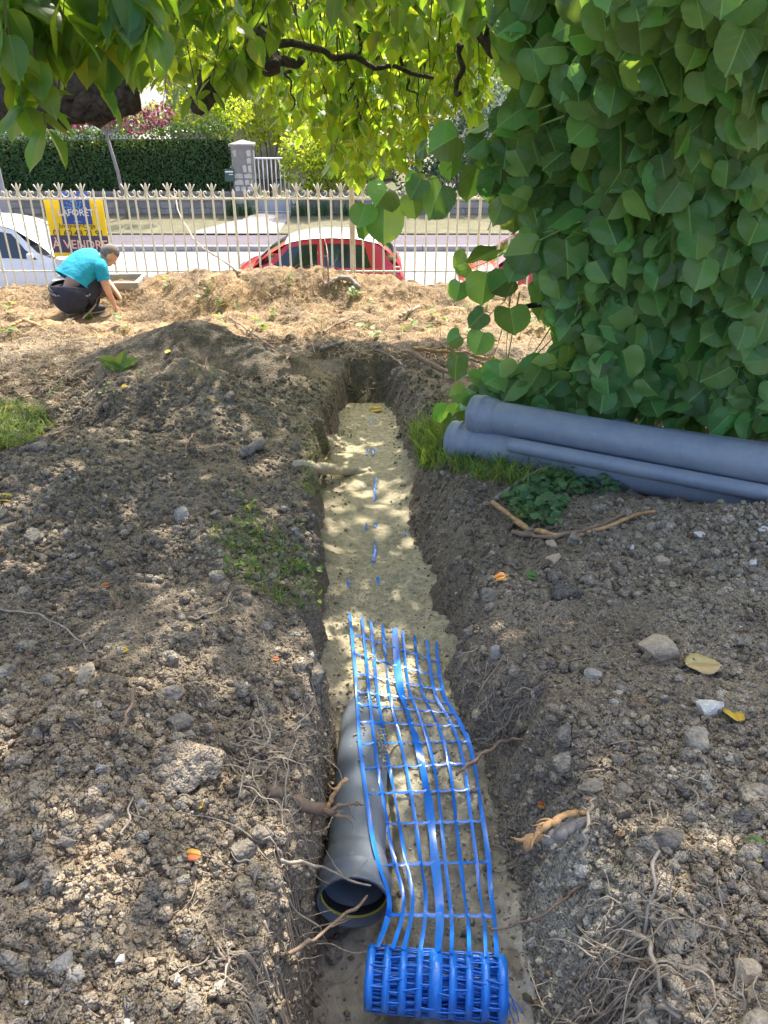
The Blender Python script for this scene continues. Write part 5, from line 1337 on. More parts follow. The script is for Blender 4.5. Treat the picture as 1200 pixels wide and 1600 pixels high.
# clothes
def loft(path, s_ax, hw, hd_, n=28, wr=0.0, seed=0, caps=(False, True)):
    """tube of elliptical sections along path; s_ax is the wide direction of every section"""
    P = np.array(path, float); k2 = np.linspace(0, len(P)-1, 22); Q = np.stack([np.interp(k2, np.arange(len(P)), P[:, c]) for c in range(3)], 1)
    a_ = np.interp(k2, np.arange(len(P)), hw); b_ = np.interp(k2, np.arange(len(P)), hd_)
    for _ in range(3): Q[1:-1] = .25*Q[:-2]+.5*Q[1:-1]+.25*Q[2:]; a_[1:-1] = .25*a_[:-2]+.5*a_[1:-1]+.25*a_[2:]; b_[1:-1] = .25*b_[:-2]+.5*b_[1:-1]+.25*b_[2:]
    s_ax = np.array(s_ax, float); T = np.gradient(Q, axis=0); V = []
    for i in range(len(Q)):
        t = T[i]/np.linalg.norm(T[i]); sx_ = s_ax - t*(s_ax @ t); sx_ /= np.linalg.norm(sx_); nx_ = np.cross(t, sx_)
        for j in range(n):
            an = 2*math.pi*j/n; c_, s_ = math.cos(an), math.sin(an); f = 1 + wr*(math.sin(5*an+i*.55+seed) + .7*math.sin(9*an-i*.8) + .6*math.sin(i*1.1+3*an))
            c_ = math.copysign(abs(c_)**.8, c_); s_ = math.copysign(abs(s_)**.8, s_)
            V.append(Q[i] + sx_*c_*a_[i]*f + nx_*s_*b_[i]*f)
    m_ = len(Q); F = [(i*n+j, i*n+(j+1) % n, (i+1)*n+(j+1) % n, (i+1)*n+j) for i in range(m_-1) for j in range(n)]
    if caps[0]: F.append(tuple(range(n-1, -1, -1)))
    if caps[1]: F.append(tuple((m_-1)*n+j for j in range(n)))
    return V, F
SAX = (.86, -.46, -.22)
sb = MB(); sb.add(*loft([(-.045,.045,.365), (-.025,.065,.395), (.03,.12,.46), (.11,.19,.53), (.18,.235,.565), (.235,.262,.585)], SAX, [.212, .205, .20, .195, .165, .075], [.155, .150, .145, .13, .105, .072], 30, .016, 1))
J['rsl'] = tuple(np.array(J['rs'])*.42 + np.array(J['re'])*.58); J['lsl'] = tuple(np.array(J['ls'])*.42 + np.array(J['le'])*.58)
for a, b2 in (('rs', 'rsl'), ('ls', 'lsl')):
    i0 = np.array(J['nb'])*.35 + np.array(J[a])*.65; sb.add(*loft([i0, J[a], (np.array(J[a])+np.array(J[b2]))/2, J[b2]], (.3, -.9, .1), [.085, .088, .080, .075], [.085, .085, .076, .068], 18, .02, 4, (True, False)))
shirt = sb.build('shirt', M['shirt'], body, True)
tb_ = MB()
tb_.add(*loft([(-.06,-.01,.305), (-.065,-.03,.24), (-.05,-.03,.17), (-.03,-.0,.105), (-.02,.02,.07)], (.92, -.35, -.1), [.205, .215, .205, .16, .05], [.150, .172, .170, .13, .04], 30, .010, 2, (True, True)))
for h_, k3, a_ in (('rh', 'rk', 'ra'), ('lh', 'lk', 'la')):
    tb_.add(*loft([J[h_], np.array(J[h_])*.45+np.array(J[k3])*.55, J[k3]], (.5, -.8, 0), [.115, .098, .082], [.115, .098, .082], 18, .02, 3, (True, True)))
    tb_.add(*loft([np.array(J[k3])+np.array([0, 0, .02]), np.array(J[k3])*.5+np.array(J[a_])*.5, np.array(J[a_])+np.array([0, 0, -.02])], (.5, -.8, 0), [.08, .078, .062], [.08, .075, .060], 18, .03, 5, (True, True)))
trousers = tb_.build('trousers', M['trousers'], body, True)
# waistband: a band round the hips with white lettering
wq = Matrix.Translation((-.06, -.012, .292)) @ Matrix.Rotation(math.radians(8), 4, 'Y') @ Matrix.Rotation(math.radians(16), 4, 'X')
def band_pt(a, h, r): return wq @ Vector((math.cos(a)*.226*r, math.sin(a)*.172*r, h))
b = MB(); n_ = 44; V = [band_pt(2*math.pi*k2/n_, h, r) for k2 in range(n_) for h, r in ((-.03, 1.05), (.014, 1.03), (.014, .95), (-.03, .97))]
b.add(V, [(k2*4+j, ((k2+1) % n_)*4+j, ((k2+1) % n_)*4+(j+1) % 4, k2*4+(j+1) % 4) for k2 in range(n_) for j in range(4)])
wbnd = b.build('waistband', M['waistband'], trousers, True)
tx = text_mesh('FREEGUN FREEGUN FREEGUN', .036, M['print_white'], trousers, (0, 0, 0), (0, 0, 0), 'waistband_lettering', ext=.0002)
for v in tx.data.vertices:
    x, y, z = v.co; a = -math.pi/2 + .05 + x/.185; v.co = band_pt(a, -.018 + y, 1.065)
# white round badge on the thigh
p0 = Vector((.175, .075, .385))
MB().lathe([(0, 0.0), (0, .010), (.004, .012), (.004, .028), (.0, .031), (-.006, .03)], p0, p0 + Vector((.15, -1, .25)), 14).build('thigh_badge', M['print_white'], trousers, True)
for (ax_, ay_, rz) in ((.11, .075, .6), (-.09, .03, .9)):
    sh_ = MB(); 
    V, F = ball((ax_+.05*math.cos(rz)*.5, ay_+.05*math.sin(rz)*.5, .045), (.125, .048, .05), (0, 0, rz), 3); V = [(x, y, max(z, .015)) for x, y, z in V]; sh_.add(V, F)
    so = sh_.build('shoe', M['shoe'], body, True)
    V, F = ball((ax_+.05*math.cos(rz)*.5, ay_+.05*math.sin(rz)*.5, .012), (.13, .052, .014), (0, 0, rz), 3); b = MB(); b.add(V, F); b.build('sole', M['sole'], so, True)
# concrete chamber and sack beside him
M['chamber'] = mat('chamber', (.40, .37, .31), .9, var=.12, vscale=5, bump=[('noise', 25, .4, .01)])
cp = Gs([127], [487])[0] + np.array([.05, .62, -.16])
ch = thing('concrete_chamber', 'pale concrete chamber box standing behind the crouching worker', 'box', cp); ch.rotation_euler = (0, 0, math.radians(4))
b = MB(); w_, d_, h_, tk = .43, .24, .36, .05
b.box((-w_, -d_, 0), (w_, -d_+tk, h_), .008); b.box((-w_, d_-tk, 0), (w_, d_, h_), .008); b.box((-w_, -d_+tk+.002, .0), (-w_+tk, d_-tk-.002, h_-.002), .006); b.box((w_-tk, -d_+tk+.002, 0), (w_, d_-tk-.002, h_-.002), .006); b.box((-w_+tk, -d_+tk, .0), (w_-tk, d_-tk, .05))
b.build('chamber_wall', M['chamber'], ch)
b = MB(); b.box((-w_-.02, -d_-.02, h_+.002), (-w_+.17, d_+.02, h_+.035), .008); b.build('lid_slab', M['concrete'], ch)
M['sack'] = mat('sack', (.62, .60, .66), .8, var=.08, vscale=6, bump=[('noise', 12, .8, .03)])
V, F = ico(5, 71, .25); N = V.copy(); V = V*np.array([.13, .12, .17]); V[:, 2] = np.maximum(V[:, 2], -.12); V *= (1 + .06*np.sin(N[:, 0:1]*9+N[:, 2:3]*5) + .05*np.sin(N[:, 1:2]*11))
sp_ = Gs([86], [470])[0]
sk = link('cloth_bag', mesh_np('cloth_bag', V, F, M['sack'], True), None, tuple(cp + np.array([-.33, -.02, .36+.035+.125]))); tag(sk, 'crumpled white bag on the chamber left of the worker', 'bag')
# ------------------------------------------------------------------ leaves
def leaf_shape(outline, nrow, tooth=0.0, cup=.18, droop=.25, seed=0, cols=2, fold=.10):
    """blade from base (0,0) to tip (0,1); outline: half widths by height; returns V, F(tri), UV"""
    r = np.random.default_rng(seed); ts = np.linspace(0, 1, nrow)
    hy = np.interp(ts, np.linspace(0, 1, len(outline)), [o[1] for o in outline]); hx = np.interp(ts, np.linspace(0, 1, len(outline)), [o[0] for o in outline])
    mid = np.linspace(0, hy[-1], nrow)
    V = []
    for i in range(nrow):
        tw = tooth*(1 if i % 2 else -1)*(0 < i < nrow-1)
        for sgn in (-1, 1):
            for c in range(cols+1):
                f = c/cols
                x = sgn*(hx[i]+tw)*f; y = mid[i]*(1-f) + hy[i]*f
                V.append((x, y))
    V = np.array(V); w = 2*(cols+1); F = []
    for i in range(nrow-1):
        for sd in range(2):
            for c in range(cols):
                a = i*w + sd*(cols+1) + c; b = a+1; d = a+w; e = d+1
                F += ([(a, b, e), (a, e, d)] if sd else [(a, e, b), (a, d, e)])
    x, y = V[:, 0], V[:, 1]
    z = fold*np.abs(x) - cup*x*x - droop*(np.clip(y, 0, 2)**2)*.5 + .045*np.sin(y*8+seed*1.7+x*4)*np.abs(x)*2 + .025*np.sin(x*9+seed*2)*np.sin(y*5)
    return np.stack([x, y, z], 1), np.array(F), V.copy()
LIND = [(0, -.0), (.22, -.11), (.42, -.09), (.53, .05), (.57, .22), (.555, .40), (.505, .57), (.40, .71), (.245, .82), (.07, .90), (0, .98)]
CHER = [(0, 0), (.11, .02), (.23, .12), (.30, .27), (.315, .43), (.29, .58), (.225, .72), (.13, .85), (.045, .94), (0, 1.02)]
lind_hi = [leaf_shape(LIND, 19, .008, .10+.16*(i % 3), .05+.16*(i % 4), i, 3, -.02+.035*(i % 3)) for i in range(8)]
lind_lo = [leaf_shape(LIND, 8, 0, .25, .15+.15*i, i, 1) for i in range(3)]
cher_hi = [leaf_shape(CHER, 10, .004, .3, .12+.2*(i % 4), i, 2, .16+.06*(i % 3)) for i in range(6)]
cher_lo = [leaf_shape(CHER, 6, 0, .3, .2+.15*i, i, 1, .15) for i in range(3)]
def diamond(): 
    V = np.array([(0, 0, 0), (-.28, .45, .03), (.28, .45, .03), (0, 1, -.08)]); return V, np.array([(0, 2, 1), (1, 2, 3)]), V[:, :2].copy()
dia = [diamond()]

def frames(D, N):
    """rotation matrices whose columns are side, D (blade direction), N (blade normal)"""
    D = D/np.linalg.norm(D, axis=1)[:, None]; S = np.cross(D, N); S /= np.linalg.norm(S, axis=1)[:, None]; N2 = np.cross(S, D)
    return np.stack([S, D, N2], -1)
def join_leaves(vars_, P, Rm, S, seed=0, col=None):
    r = np.random.default_rng(seed); which = r.integers(0, len(vars_), len(P)); VV, FF, UU, CC = [], [], [], []; o = 0
    for k2, (V, F, U) in enumerate(vars_):
        i = np.where(which == k2)[0]
        if not len(i): continue
        v = np.einsum('nij,vj->nvi', Rm[i], V)*S[i][:, None, None] + P[i][:, None]
        VV.append(v.reshape(-1, 3)); FF.append((F[None] + (np.arange(len(i))*len(V))[:, None, None] + o).reshape(-1, 3)); UU.append(np.tile(U, (len(i), 1))); o += len(i)*len(V)
        if col is not None: CC.append(np.repeat(col[i], len(V), 0))
    return np.concatenate(VV), np.concatenate(FF), np.concatenate(UU), (np.concatenate(CC) if col is not None else None)
def leaf_objects(vars_me, P, Rm, S, parent, seed, name='leaf'):
    r = np.random.default_rng(seed)
    for p, m3, s in zip(P, Rm, S):
        o = link(name, vars_me[int(r.integers(0, len(vars_me)))], parent)
        mt = Matrix([[*(m3[i]*s), p[i]] for i in range(3)] + [[0, 0, 0, 1]]); o.matrix_basis = Matrix.Translation(-Vector(parent.location)) @ mt

M['linden'] = leaf_mat('linden', (.105, .225, .062), (.36, .62, .07), .34, .9, .30, hv=.2)
M['cherry'] = leaf_mat('cherry', (.036, .105, .032), (.60, .82, .04), .48, .6, .34, hv=.12)
M['twig_green'] = mat('twig_green', (.20, .27, .06), .6, var=.2)
M['twig_brown'] = mat('twig_brown', (.055, .042, .032), .85, c2=(.12, .095, .07), vscale=20, bump=[('noise', 40, .5, .004)])
M['bark'] = mat('bark', (.035, .027, .022), .95, c2=(.12, .09, .065), vscale=14, bump=[('noise', 16, 1.0, .05), ('voronoi', 30, .9, .03)])
M['cut_wood'] = mat('cut_wood', (.30, .18, .09), .85, c2=(.42, .28, .16), vscale=10)

def sample_poly(poly, n, seed):
    r = np.random.default_rng(seed); P = np.array(poly); lo, hi = P.min(0), P.max(0); out = []
    while len(out) < n:
        q = r.uniform(lo, hi, (n*2, 2)); out += list(q[pip(q[:, 0], q[:, 1], poly)])
    return np.array(out[:n])

# ------------------------------------------------------------------ linden at the right
LPOLY = [(815,-90),(765,85),(825,120),(795,180),(760,230),(745,290),(770,335),(800,350),(830,380),(850,420),(845,480),(880,505),(890,555),(850,575),(750,590),(715,615),(730,648),(900,660),(1000,672),(1330,700),(1330,-90)]
def lZ(u, r):
    t = np.clip((r+50)/700, 0, 1); zt = np.interp(u, [600, 800, 1000, 1200], [3.0, 2.5, 1.95, 1.7]); zb = np.interp(u, [600, 720, 900, 1200], [3.7, 3.68, 3.52, 3.3])
    return zt*(1-t**.9) + zb*t**.9
SPOTS = [(540,1000,.10),(570,1040,.09),(600,1075,.06),(640,1050,.06),(560,985,.06),(235,830,.07),(215,800,.05),(330,1190,.05),(300,1215,.05),(350,1290,.06),(300,1340,.05),(250,1400,.06),(80,1450,.07),(60,1490,.05),(430,1430,.07),(440,1500,.08),(420,1560,.08),(340,1250,.04),(180,1420,.05),(110,1400,.04),(300,1560,.06),(580,800,.05),(600,885,.04),(560,830,.04),(430,560,.15),(400,540,.12),(300,1080,.03),(270,985,.04)]
spot_p = [np.append(G(u, r), rad) for u, r, rad in SPOTS]
for u, r, rad in [(905,90,.10),(870,60,.07),(1120,400,.10),(1150,430,.07),(1190,590,.09),(885,520,.07),(910,545,.06),(940,300,.05),(1080,200,.05),(760,270,.06),(690,290,.05),(985,150,.08),(1010,60,.08),(1170,250,.09),(1050,480,.08),(820,250,.07),(860,200,.06)]: spot_p.append(np.append(W(u, r, float(lZ(u, r))), rad))
spot_p = np.array(spot_p)
def off_spot(P, grow=1.0):
    ok = np.ones(len(P), bool)
    for sx_, sy_, sz_, rad in spot_p:
        d = P - np.array([sx_, sy_, sz_]); t = d @ SUN; m_ = np.linalg.norm(d - t[:, None]*SUN, axis=1); ok &= m_ > rad*grow
    return ok
rl = np.random.default_rng(21)
tips = sample_poly(LPOLY, 280, 22)
# tips that draw the outline of the crown
edge = [(790,200),(775,250),(765,300),(800,330),(835,385),(855,430),(850,470),(880,530),(735,602),(760,612),(800,600),(830,585),(775,100),(815,150),(800,60),(850,620),(900,625),(950,630),(1000,640),(1060,640),(1120,650),(1180,660),(820,340),(860,380)]
LP_, LD, LN, LS = [], [], [], []
shoots = MB(); pet = MB()
SPRAYS = [[(560,335),(620,300),(700,265),(790,215),(880,180)], [(650,255),(720,225),(790,190),(860,165)], [(717,425),(765,408),(833,382),(910,345)],
          [(712,540),(755,505),(800,455),(850,405),(900,360)], [(700,618),(780,606),(870,586),(960,560)], [(712,640),(790,628),(880,612),(980,590)], [(745,592),(820,580),(890,560)], [(720,628),(760,600),(820,590),(900,575)], [(760,655),(840,640),(930,625)]]
free = []
for sp in SPRAYS:
    P = np.array([W(u, r, float(lZ(u, r)) + .02 + (.10 if r > 560 else 0)) for u, r in sp]); L_ = np.linalg.norm(np.diff(P, axis=0), axis=1).sum(); free.append(wig(P, max(5, int(L_/.075)), .006, int(sp[0][0])))
for k2, (u, r) in enumerate(list(edge) + list(tips) + [(None, f) for f in free]):
    on_edge = k2 < len(edge); spray = u is None
    if spray: path = r; u, r, _z = [float(q) for q in proj(path[0])]
    depth = (.03 if on_edge else float(np.abs(rl.normal(0, .16)))); Z = float(lZ(u, r)) + depth
    tip = W(u, r, Z); n_ = 11; gap = .058
    # shoot runs back up and to the right, away from its tip
    d = np.array([.55 + rl.normal(0, .35), .25 + rl.normal(0, .25), .75 + rl.normal(0, .25)])
    if on_edge and u < 800 and 180 < r < 540: d = np.array([.95, .15 + rl.normal(0, .1), .30 + rl.normal(0, .1)])
    if r > 560 and on_edge: d = np.array([.85, .25, .25 + rl.normal(0, .08)])
    d /= np.linalg.norm(d); pts = [tip]
    for s in range(n_):
        d = d + np.array([0, 0, .05]) + rl.normal(0, .06, 3); d /= np.linalg.norm(d); pts.append(pts[-1] + d*gap)
    pts = path if spray else np.array(pts); n_ = len(pts)-1; shoots.tube(pts, np.linspace(.0012, .0042, n_+1), 5, cap=False)
    for s in range(n_):
        p = pts[s]; uu, rr_, zz = proj(p)
        sd = 1 if s % 2 else -1; tdir = pts[s]-pts[s+1]; tdir /= np.linalg.norm(tdir)
        side = np.cross(tdir, [0, -1, 0]); side /= np.linalg.norm(side)
        ld = tdir*.35 + side*sd*.55 + np.array([0, -.10, -.62]) + rl.normal(0, .30, 3); ld /= np.linalg.norm(ld)
        a = p; bq = p + (ld*.5 + side*sd*.5 + np.array([0, -.15, .1]))*.05; 
        nrm = np.array([rl.normal(-.05, .42), -.9 + rl.normal(0, .25), .65 + rl.normal(0, .4)])
        sz = rl.uniform(.095, .165)*(1.0 if s > 1 else .8)
        c = bq + ld*sz*.5; cu, cr_, cz = proj(c)
        if not spray and not pip(np.array([cu]), np.array([cr_]), LPOLY)[0]: continue
        # keep clear of the pile of pipes and of the ground
        if c[2] - sz*.5 < float(SMG(np.array([c[0]]), np.array([c[1]]))[0]) + .0: continue
        q = np.array([c[0], c[1]])-pA; al = q @ pd; of = q @ pn
        if al > .0 and -.14 < of < .19 and c[2] < .1-.11*c[1] + .36: continue
        LP_.append(bq); LD.append(ld); LN.append(nrm); LS.append(sz)
        pet.tube([a, (a+bq)/2 + np.array([0, 0, .004]), bq], [.0014, .0012, .0012], 4, cap=False)
LP_ = np.array(LP_); LS = np.array(LS); LR = frames(np.array(LD), np.array(LN))
print('linden leaves', len(LP_))
lin = thing('linden_tree', 'leafy linden with broad heart-shaped leaves hanging over the grey pipes', 'tree', (1.9, 3.9, -.35))
# trunk stands behind the leaves
tk = MB(); off = np.array([1.9, 3.9, -.35])
tk.tube([np.array(q) for q in [(0, 0, -.1), (.02, 0, .3), (-.03, .02, 1.2), (.05, 0, 2.2), (0, .1, 3.6), (.1, .1, 5.2)]], [.19, .15, .14, .13, .10, .06], 12); tk.build('trunk', M['bark'], lin, True)
for q, (e, h0) in enumerate([((-.9, -.9, 2.1), 1.2), ((-1.1, -.5, 1.5), .9), ((.3, -1.3, 2.3), 1.4), ((-.4, -1.4, 2.6), 1.8), ((.9, -.7, 2.2), 1.4), ((-.9, .4, 2.8), 1.9), ((-1.3, -.3, .75), .5), ((-.6, -.35, .5), .3), ((.5, -.5, .8), .4)]):
    P = wig([(0, .0, h0), (e[0]*.5, e[1]*.5, h0 + (e[2]-h0)*.65), e], 9, .02, 40+q); MB().tube(P, np.linspace(.045, .010, 9), 7).build('limb', M['bark'], lin, True)
sh_o = shoots.build('shoots', M['twig_green'], lin, True, ); sh_o.location = tuple(-off); sh_o['kind'] = 'stuff'
pe_o = pet.build('petioles', M['twig_green'], lin, True); pe_o.location = tuple(-off); pe_o['kind'] = 'stuff'
cu, cr_, cz = proj(LP_); size = LS/cz; inview = (cu > -20) & (cu < 1220) & (cr_ > -30)
zf = lZ(cu, cr_); score = np.where(inview, size*np.exp(-np.clip(cz-zf, 0, 9)*6), -1); order = np.argsort(-score); top = order[:300]; rest = order[300:]
me_l = [mesh_np('leaf', V, F, M['linden'], True, None, U) for V, F, U in lind_hi]
leaf_objects(me_l, LP_[top], LR[top], LS[top], lin, 3)
V, F, U, _ = join_leaves(lind_lo, LP_[rest], LR[rest], LS[rest], 4)
fo = link('foliage', mesh_np('foliage', V - off, F, M['linden'], True, None, U), lin); fo['kind'] = 'stuff'
# depth of the crown behind the visible leaves, coarse, so that it reads as a full crown and shades the ground
nb = 5200; q = rl.random((nb, 3)); B = np.stack([.75 + 3.2*q[:, 0], 2.6 + 3.2*q[:, 1], -.2 + 4.2*q[:, 2]], 1)
bu, br, bz = proj(B); okb = (bz > lZ(np.clip(bu, 560, 1400), br) + .12) & ((bu > 1290) | pip(bu, br, LPOLY) | (br < -60) & (bu > 820))
okb &= off_spot(B, 1.2) & (B[:, 2] > .1-.11*B[:, 1] + .16)
B = B[okb]; D = rl.normal(0, .35, (len(B), 3)) + np.array([0, 0, -.8]); N = rl.normal(0, .5, (len(B), 3)) + np.array([0, -.5, .7])
V, F, U, _ = join_leaves(lind_lo, B, frames(D, N), rl.uniform(.10, .16, len(B)), 6)
fo2 = link('inner_foliage', mesh_np('inner_foliage', V - off, F, M['linden'], True, None, U), lin); fo2['kind'] = 'stuff'

# ------------------------------------------------------------------ old cherry overhead
CPOLY = [(-120,-120),(-120,110),(-20,140),(20,190),(75,200),(100,160),(60,95),(130,115),(160,120),(190,75),(235,85),(260,140),(310,185),(345,150),(385,160),(420,160),(440,215),(470,215),(500,225),(520,255),(550,285),(590,275),(625,262),(655,255),(668,200),(700,165),(735,185),(765,165),(760,100),(830,20),(860,-120)]
rc = np.random.default_rng(33)
CP, CD, CN, CS = [], [], [], []; twigs = MB(); coff = np.array([-2.75, 3.3, -.28])
def cherry_shoot(tip, d0, n_, gap, rad, cull=True, smin=.075, smax=.115):
    d = np.array(d0, float); d /= np.linalg.norm(d); pts = [np.array(tip)]
    for s in range(n_):
        d = d + np.array([0, 0, .09]) + rc.normal(0, .09, 3); d /= np.linalg.norm(d); pts.append(pts[-1] + d*gap)
    pts = np.array(pts); twigs.tube(pts, np.linspace(.0012, rad, n_+1), 5, cap=False)
    for s in range(n_):
        for rep in range(2 if s < 3 else 1):
            p = pts[s]; uu, rr_, zz = proj(p)
            if cull and not pip(np.array([uu]), np.array([rr_]), CPOLY)[0]: continue
            an = rc.uniform(0, 6.28); ld = np.array([math.cos(an)*.7, math.sin(an)*.7, -.65 + rc.normal(0, .35)])
            nr = np.array([math.cos(an), math.sin(an), .55]) + rc.normal(0, .25, 3)
            CP.append(p + ld*.012); CD.append(ld); CN.append(nr); CS.append(rc.uniform(smin, smax))
near = sample_poly([(-60,-60),(-60,80),(60,80),(200,75),(235,80),(250,20),(230,-60)], 46, 41)
for (u, r) in near: cherry_shoot(W(u, r, rc.uniform(1.75, 2.3)), (-.25+rc.normal(0, .3), .1, .8), 8, .05, .004, smin=.10, smax=.145)
mids = sample_poly([(230,-60),(240,110),(265,150),(310,165),(390,140),(410,-60)], 34, 42)
for (u, r) in mids: cherry_shoot(W(u, r, rc.uniform(2.6, 3.6)), (rc.normal(0, .35), .2, .9), 9, .05, .004)
top_row = sample_poly([(380,-60),(390,40),(520,60),(620,70),(720,60),(780,40),(800,-60)], 40, 43)
for (u, r) in top_row: cherry_shoot(W(u, r, rc.uniform(2.5, 3.6)), (rc.normal(0, .35), .2, .9), 8, .05, .004)
fringe = sample_poly(CPOLY[13:], 320, 44)
for (u, r) in fringe: cherry_shoot(W(u, r, rc.uniform(4.2, 6.6)), (rc.normal(0, .3), rc.normal(0, .2), .9), 12, .055, .005)
for (u, r) in [(552,268),(560,250),(545,225),(585,240),(640,232),(630,205),(655,220),(500,185),(470,180),(440,195),(425,160),(700,150),(740,172),(755,160),(735,140),(70,195),(50,180),(35,160),(148,118),(310,176),(255,160),(330,140)]:
    nearq = u < 200; cherry_shoot(W(u, r, rc.uniform(1.8, 2.2) if nearq else (3.0 if u < 400 else rc.uniform(4.4, 5.6))), (rc.normal(0, .2), .1, 1), 12, .05, .005, smin=.09 if nearq else .08, smax=.125 if nearq else .11)
CP = np.array(CP); CS = np.array(CS); CD = np.array(CD); CN = np.array(CN); CR = frames(CD, CN)
chy = thing('cherry_tree', 'old cherry tree with a sawn thick limb, its branches hanging across the top', 'tree', tuple(coff))
twg = twigs.build('twigs', M['twig_brown'], chy, True); twg.location = tuple(-coff); twg['kind'] = 'stuff'
cu, cr_, cz = proj(CP); score = np.where((cu > -40) & (cu < 1200) & (cr_ > -60), CS/cz, -1); order = np.argsort(-score); top = order[:300]; rest = order[300:]
me_c = [mesh_np('leaf', V, F, M['cherry'], True, None, U) for V, F, U in cher_hi]
leaf_objects(me_c, CP[top], CR[top], CS[top], chy, 5)
print('cherry leaves', len(CP))
# the crown above the frame: shades the foreground and leaves gaps where the sun comes through
nC = 33000
q = rc.random((nC, 3)); A = np.stack([-3.6 + 7.4*q[:, 0], 1.2 + 8.0*q[:, 1], 0*q[:, 2]], 1)
A[:, 2] = 4.0 + 2.2*q[:, 2]*np.exp(-((A[:, 0])/3.2)**2 - ((A[:, 1]-5)/3.4)**2) + .3*fbm(A[:, 0], A[:, 1], .9, 2, 119)
def landing(P):
    z = -.2; 
    for _ in range(3):
        t = (P[:, 2] - z)/SUN[2]; x = P[:, 0]-SUN[0]*t; y = P[:, 1]-SUN[1]*t; z = .1 - .11*np.clip(y, -.5, 8.6)
    return x, y
def shade_keep(P, r):
    x, y = landing(P); n = fbm(x, y, 1.6, 3, 120)
    k = 1 - sstep(4.7, 5.8, y + .5*n - .45*gauss(x, y, -1.4, 5.2, .8, 1.0))
    k = np.maximum(k, .30*(y < 7.8)*(fbm(x, y, 1.7, 2, 121) > .22))
    k = k*(1 - .78*gauss(x, y, -.2, 4.0, 1.2, .7))*sstep(-1.2, .2, y)                      # thinner where the hanging fringe already shades
    return r.random(len(P)) < k
A = A[shade_keep(A, rc)]; A = A[off_spot(A)]; A = A[landing(A)[0] < 1.15 + .3*rc.random(len(A))]
uA, rA, zA = proj(A); A = A[(rA < -40) | (zA < .3)]
D = rc.normal(0, .5, (len(A), 3)) + np.array([0, 0, -.5]); N = rc.normal(0, .55, (len(A), 3)) + np.array([0, 0, .8])
SA = rc.uniform(.09, .14, len(A))
okr = rest[off_spot(CP[rest], .6)]
V1_, F1q, U1, _ = join_leaves(cher_hi[:3] + cher_lo, CP[okr], CR[okr], CS[okr], 8)
V2_, F2q, U2, _ = join_leaves(dia, A, frames(D, N), SA*1.25, 9)
fo = link('foliage', mesh_np('foliage', V1_ - coff, F1q, M['cherry'], True, None, U1), chy); fo['kind'] = 'stuff'
fo = link('crown_foliage', mesh_np('crown_foliage', V2_ - coff, F2q, M['cherry'], True, None, U2), chy); fo['kind'] = 'stuff'
# trunk out of the frame at left, limbs overhead
tk = MB(); tk.tube([(0,0,-.15),(.02,0,.25),(-.02,.02,.9),(.03,.0,1.5),(.05,.05,2.1),(.15,.1,2.9)], [.30,.23,.20,.20,.17,.12], 14); tk.build('trunk', M['bark'], chy, True)
def limb(pts, r0, r1, seed, name='limb', m=None, n=14, lump_=.10):
    P = wig([np.array(p)-coff for p in pts], n, .012, seed); rr = np.linspace(r0, r1, n)*(1 + lump_*np.random.default_rng(seed).normal(size=n)); P2q = crom(P, 3); MB().tube(P2q, np.interp(np.linspace(0, n-1, len(P2q)), np.arange(n), rr), 14 if r0 > .05 else 8, rough=.055, rs=seed).build(name, m or M['bark'], chy, True); return P
tr0 = coff + np.array([.0, 0, 1.45])
limb([tr0, W(-60, 150, 3.35), W(60, 152, 3.3), W(140, 158, 3.3), W(200, 146, 3.32)], .135, .095, 3, n=16)
e0, e1_ = W(196, 147, 3.32)-coff, W(207, 145, 3.32)-coff
MB().tube([e0, e1_], [.070, .066], 14, rough=.05).build('sawn_end', M['cut_wood'], chy)
limb([coff + np.array([.02, .0, 1.9]), W(150, -40, 3.2), W(300, -30, 3.5), W(375, 10, 3.55), W(400, 60, 3.55), W(428, 108, 3.5)], .14, .05, 5, n=18)
limb([W(398, 55, 3.55), W(330, 120, 3.3), W(312, 165, 3.2)], .06, .035, 6, n=8)
limb([W(400, 60, 3.55), W(470, 70, 3.7), W(560, 90, 3.9), W(680, 118, 4.1)], .022, .010, 7, n=12)
limb([W(425, 100, 3.5), W(445, 98, 3.5), W(470, 99, 3.5)], .03, .018, 8, n=6)
limb([W(300, -30, 3.5), W(480, -60, 3.4), W(680, -50, 3.3), W(745, 10, 3.2), W(760, 70, 3.2), W(778, 82, 3.2)], .06, .020, 9, n=16)
limb([W(560, 30, 4.0), W(562, 90, 4.3), W(560, 140, 4.5), W(565, 200, 4.6)], .014, .004, 10, n=10)
limb([W(562, 100, 4.3), W(545, 150, 4.5), W(538, 180, 4.6)], .008, .003, 11, n=7)
limb([W(620, 80, 4.2), W(640, 130, 4.5), W(655, 175, 4.6)], .010, .003, 12, n=8)
limb([W(718, 70, 3.8), W(716, 120, 3.9), W(714, 150, 3.9)], .016, .010, 13, n=7)
limb([W(455, 110, 4.0), W(455, 140, 4.1), W(462, 180, 4.2)], .009, .003, 14, n=7)
for q, (a, b2) in enumerate([((-1.2,3.0,2.3),(1.5,5.4,2.9)), ((-1.5,3.2,2.4),(-.6,6.6,2.6)), ((-1.2,3,2.4),(2.0,2.6,3.0)), ((-2.4,3.2,2.3),(-3.6,5.6,2.9)), ((-2.2,3.2,2.2),(-1.6,.2,2.9))]):
    limb([coff + np.array([.1, .05, 2.3]), a, b2], .08, .02, 60+q, n=10)

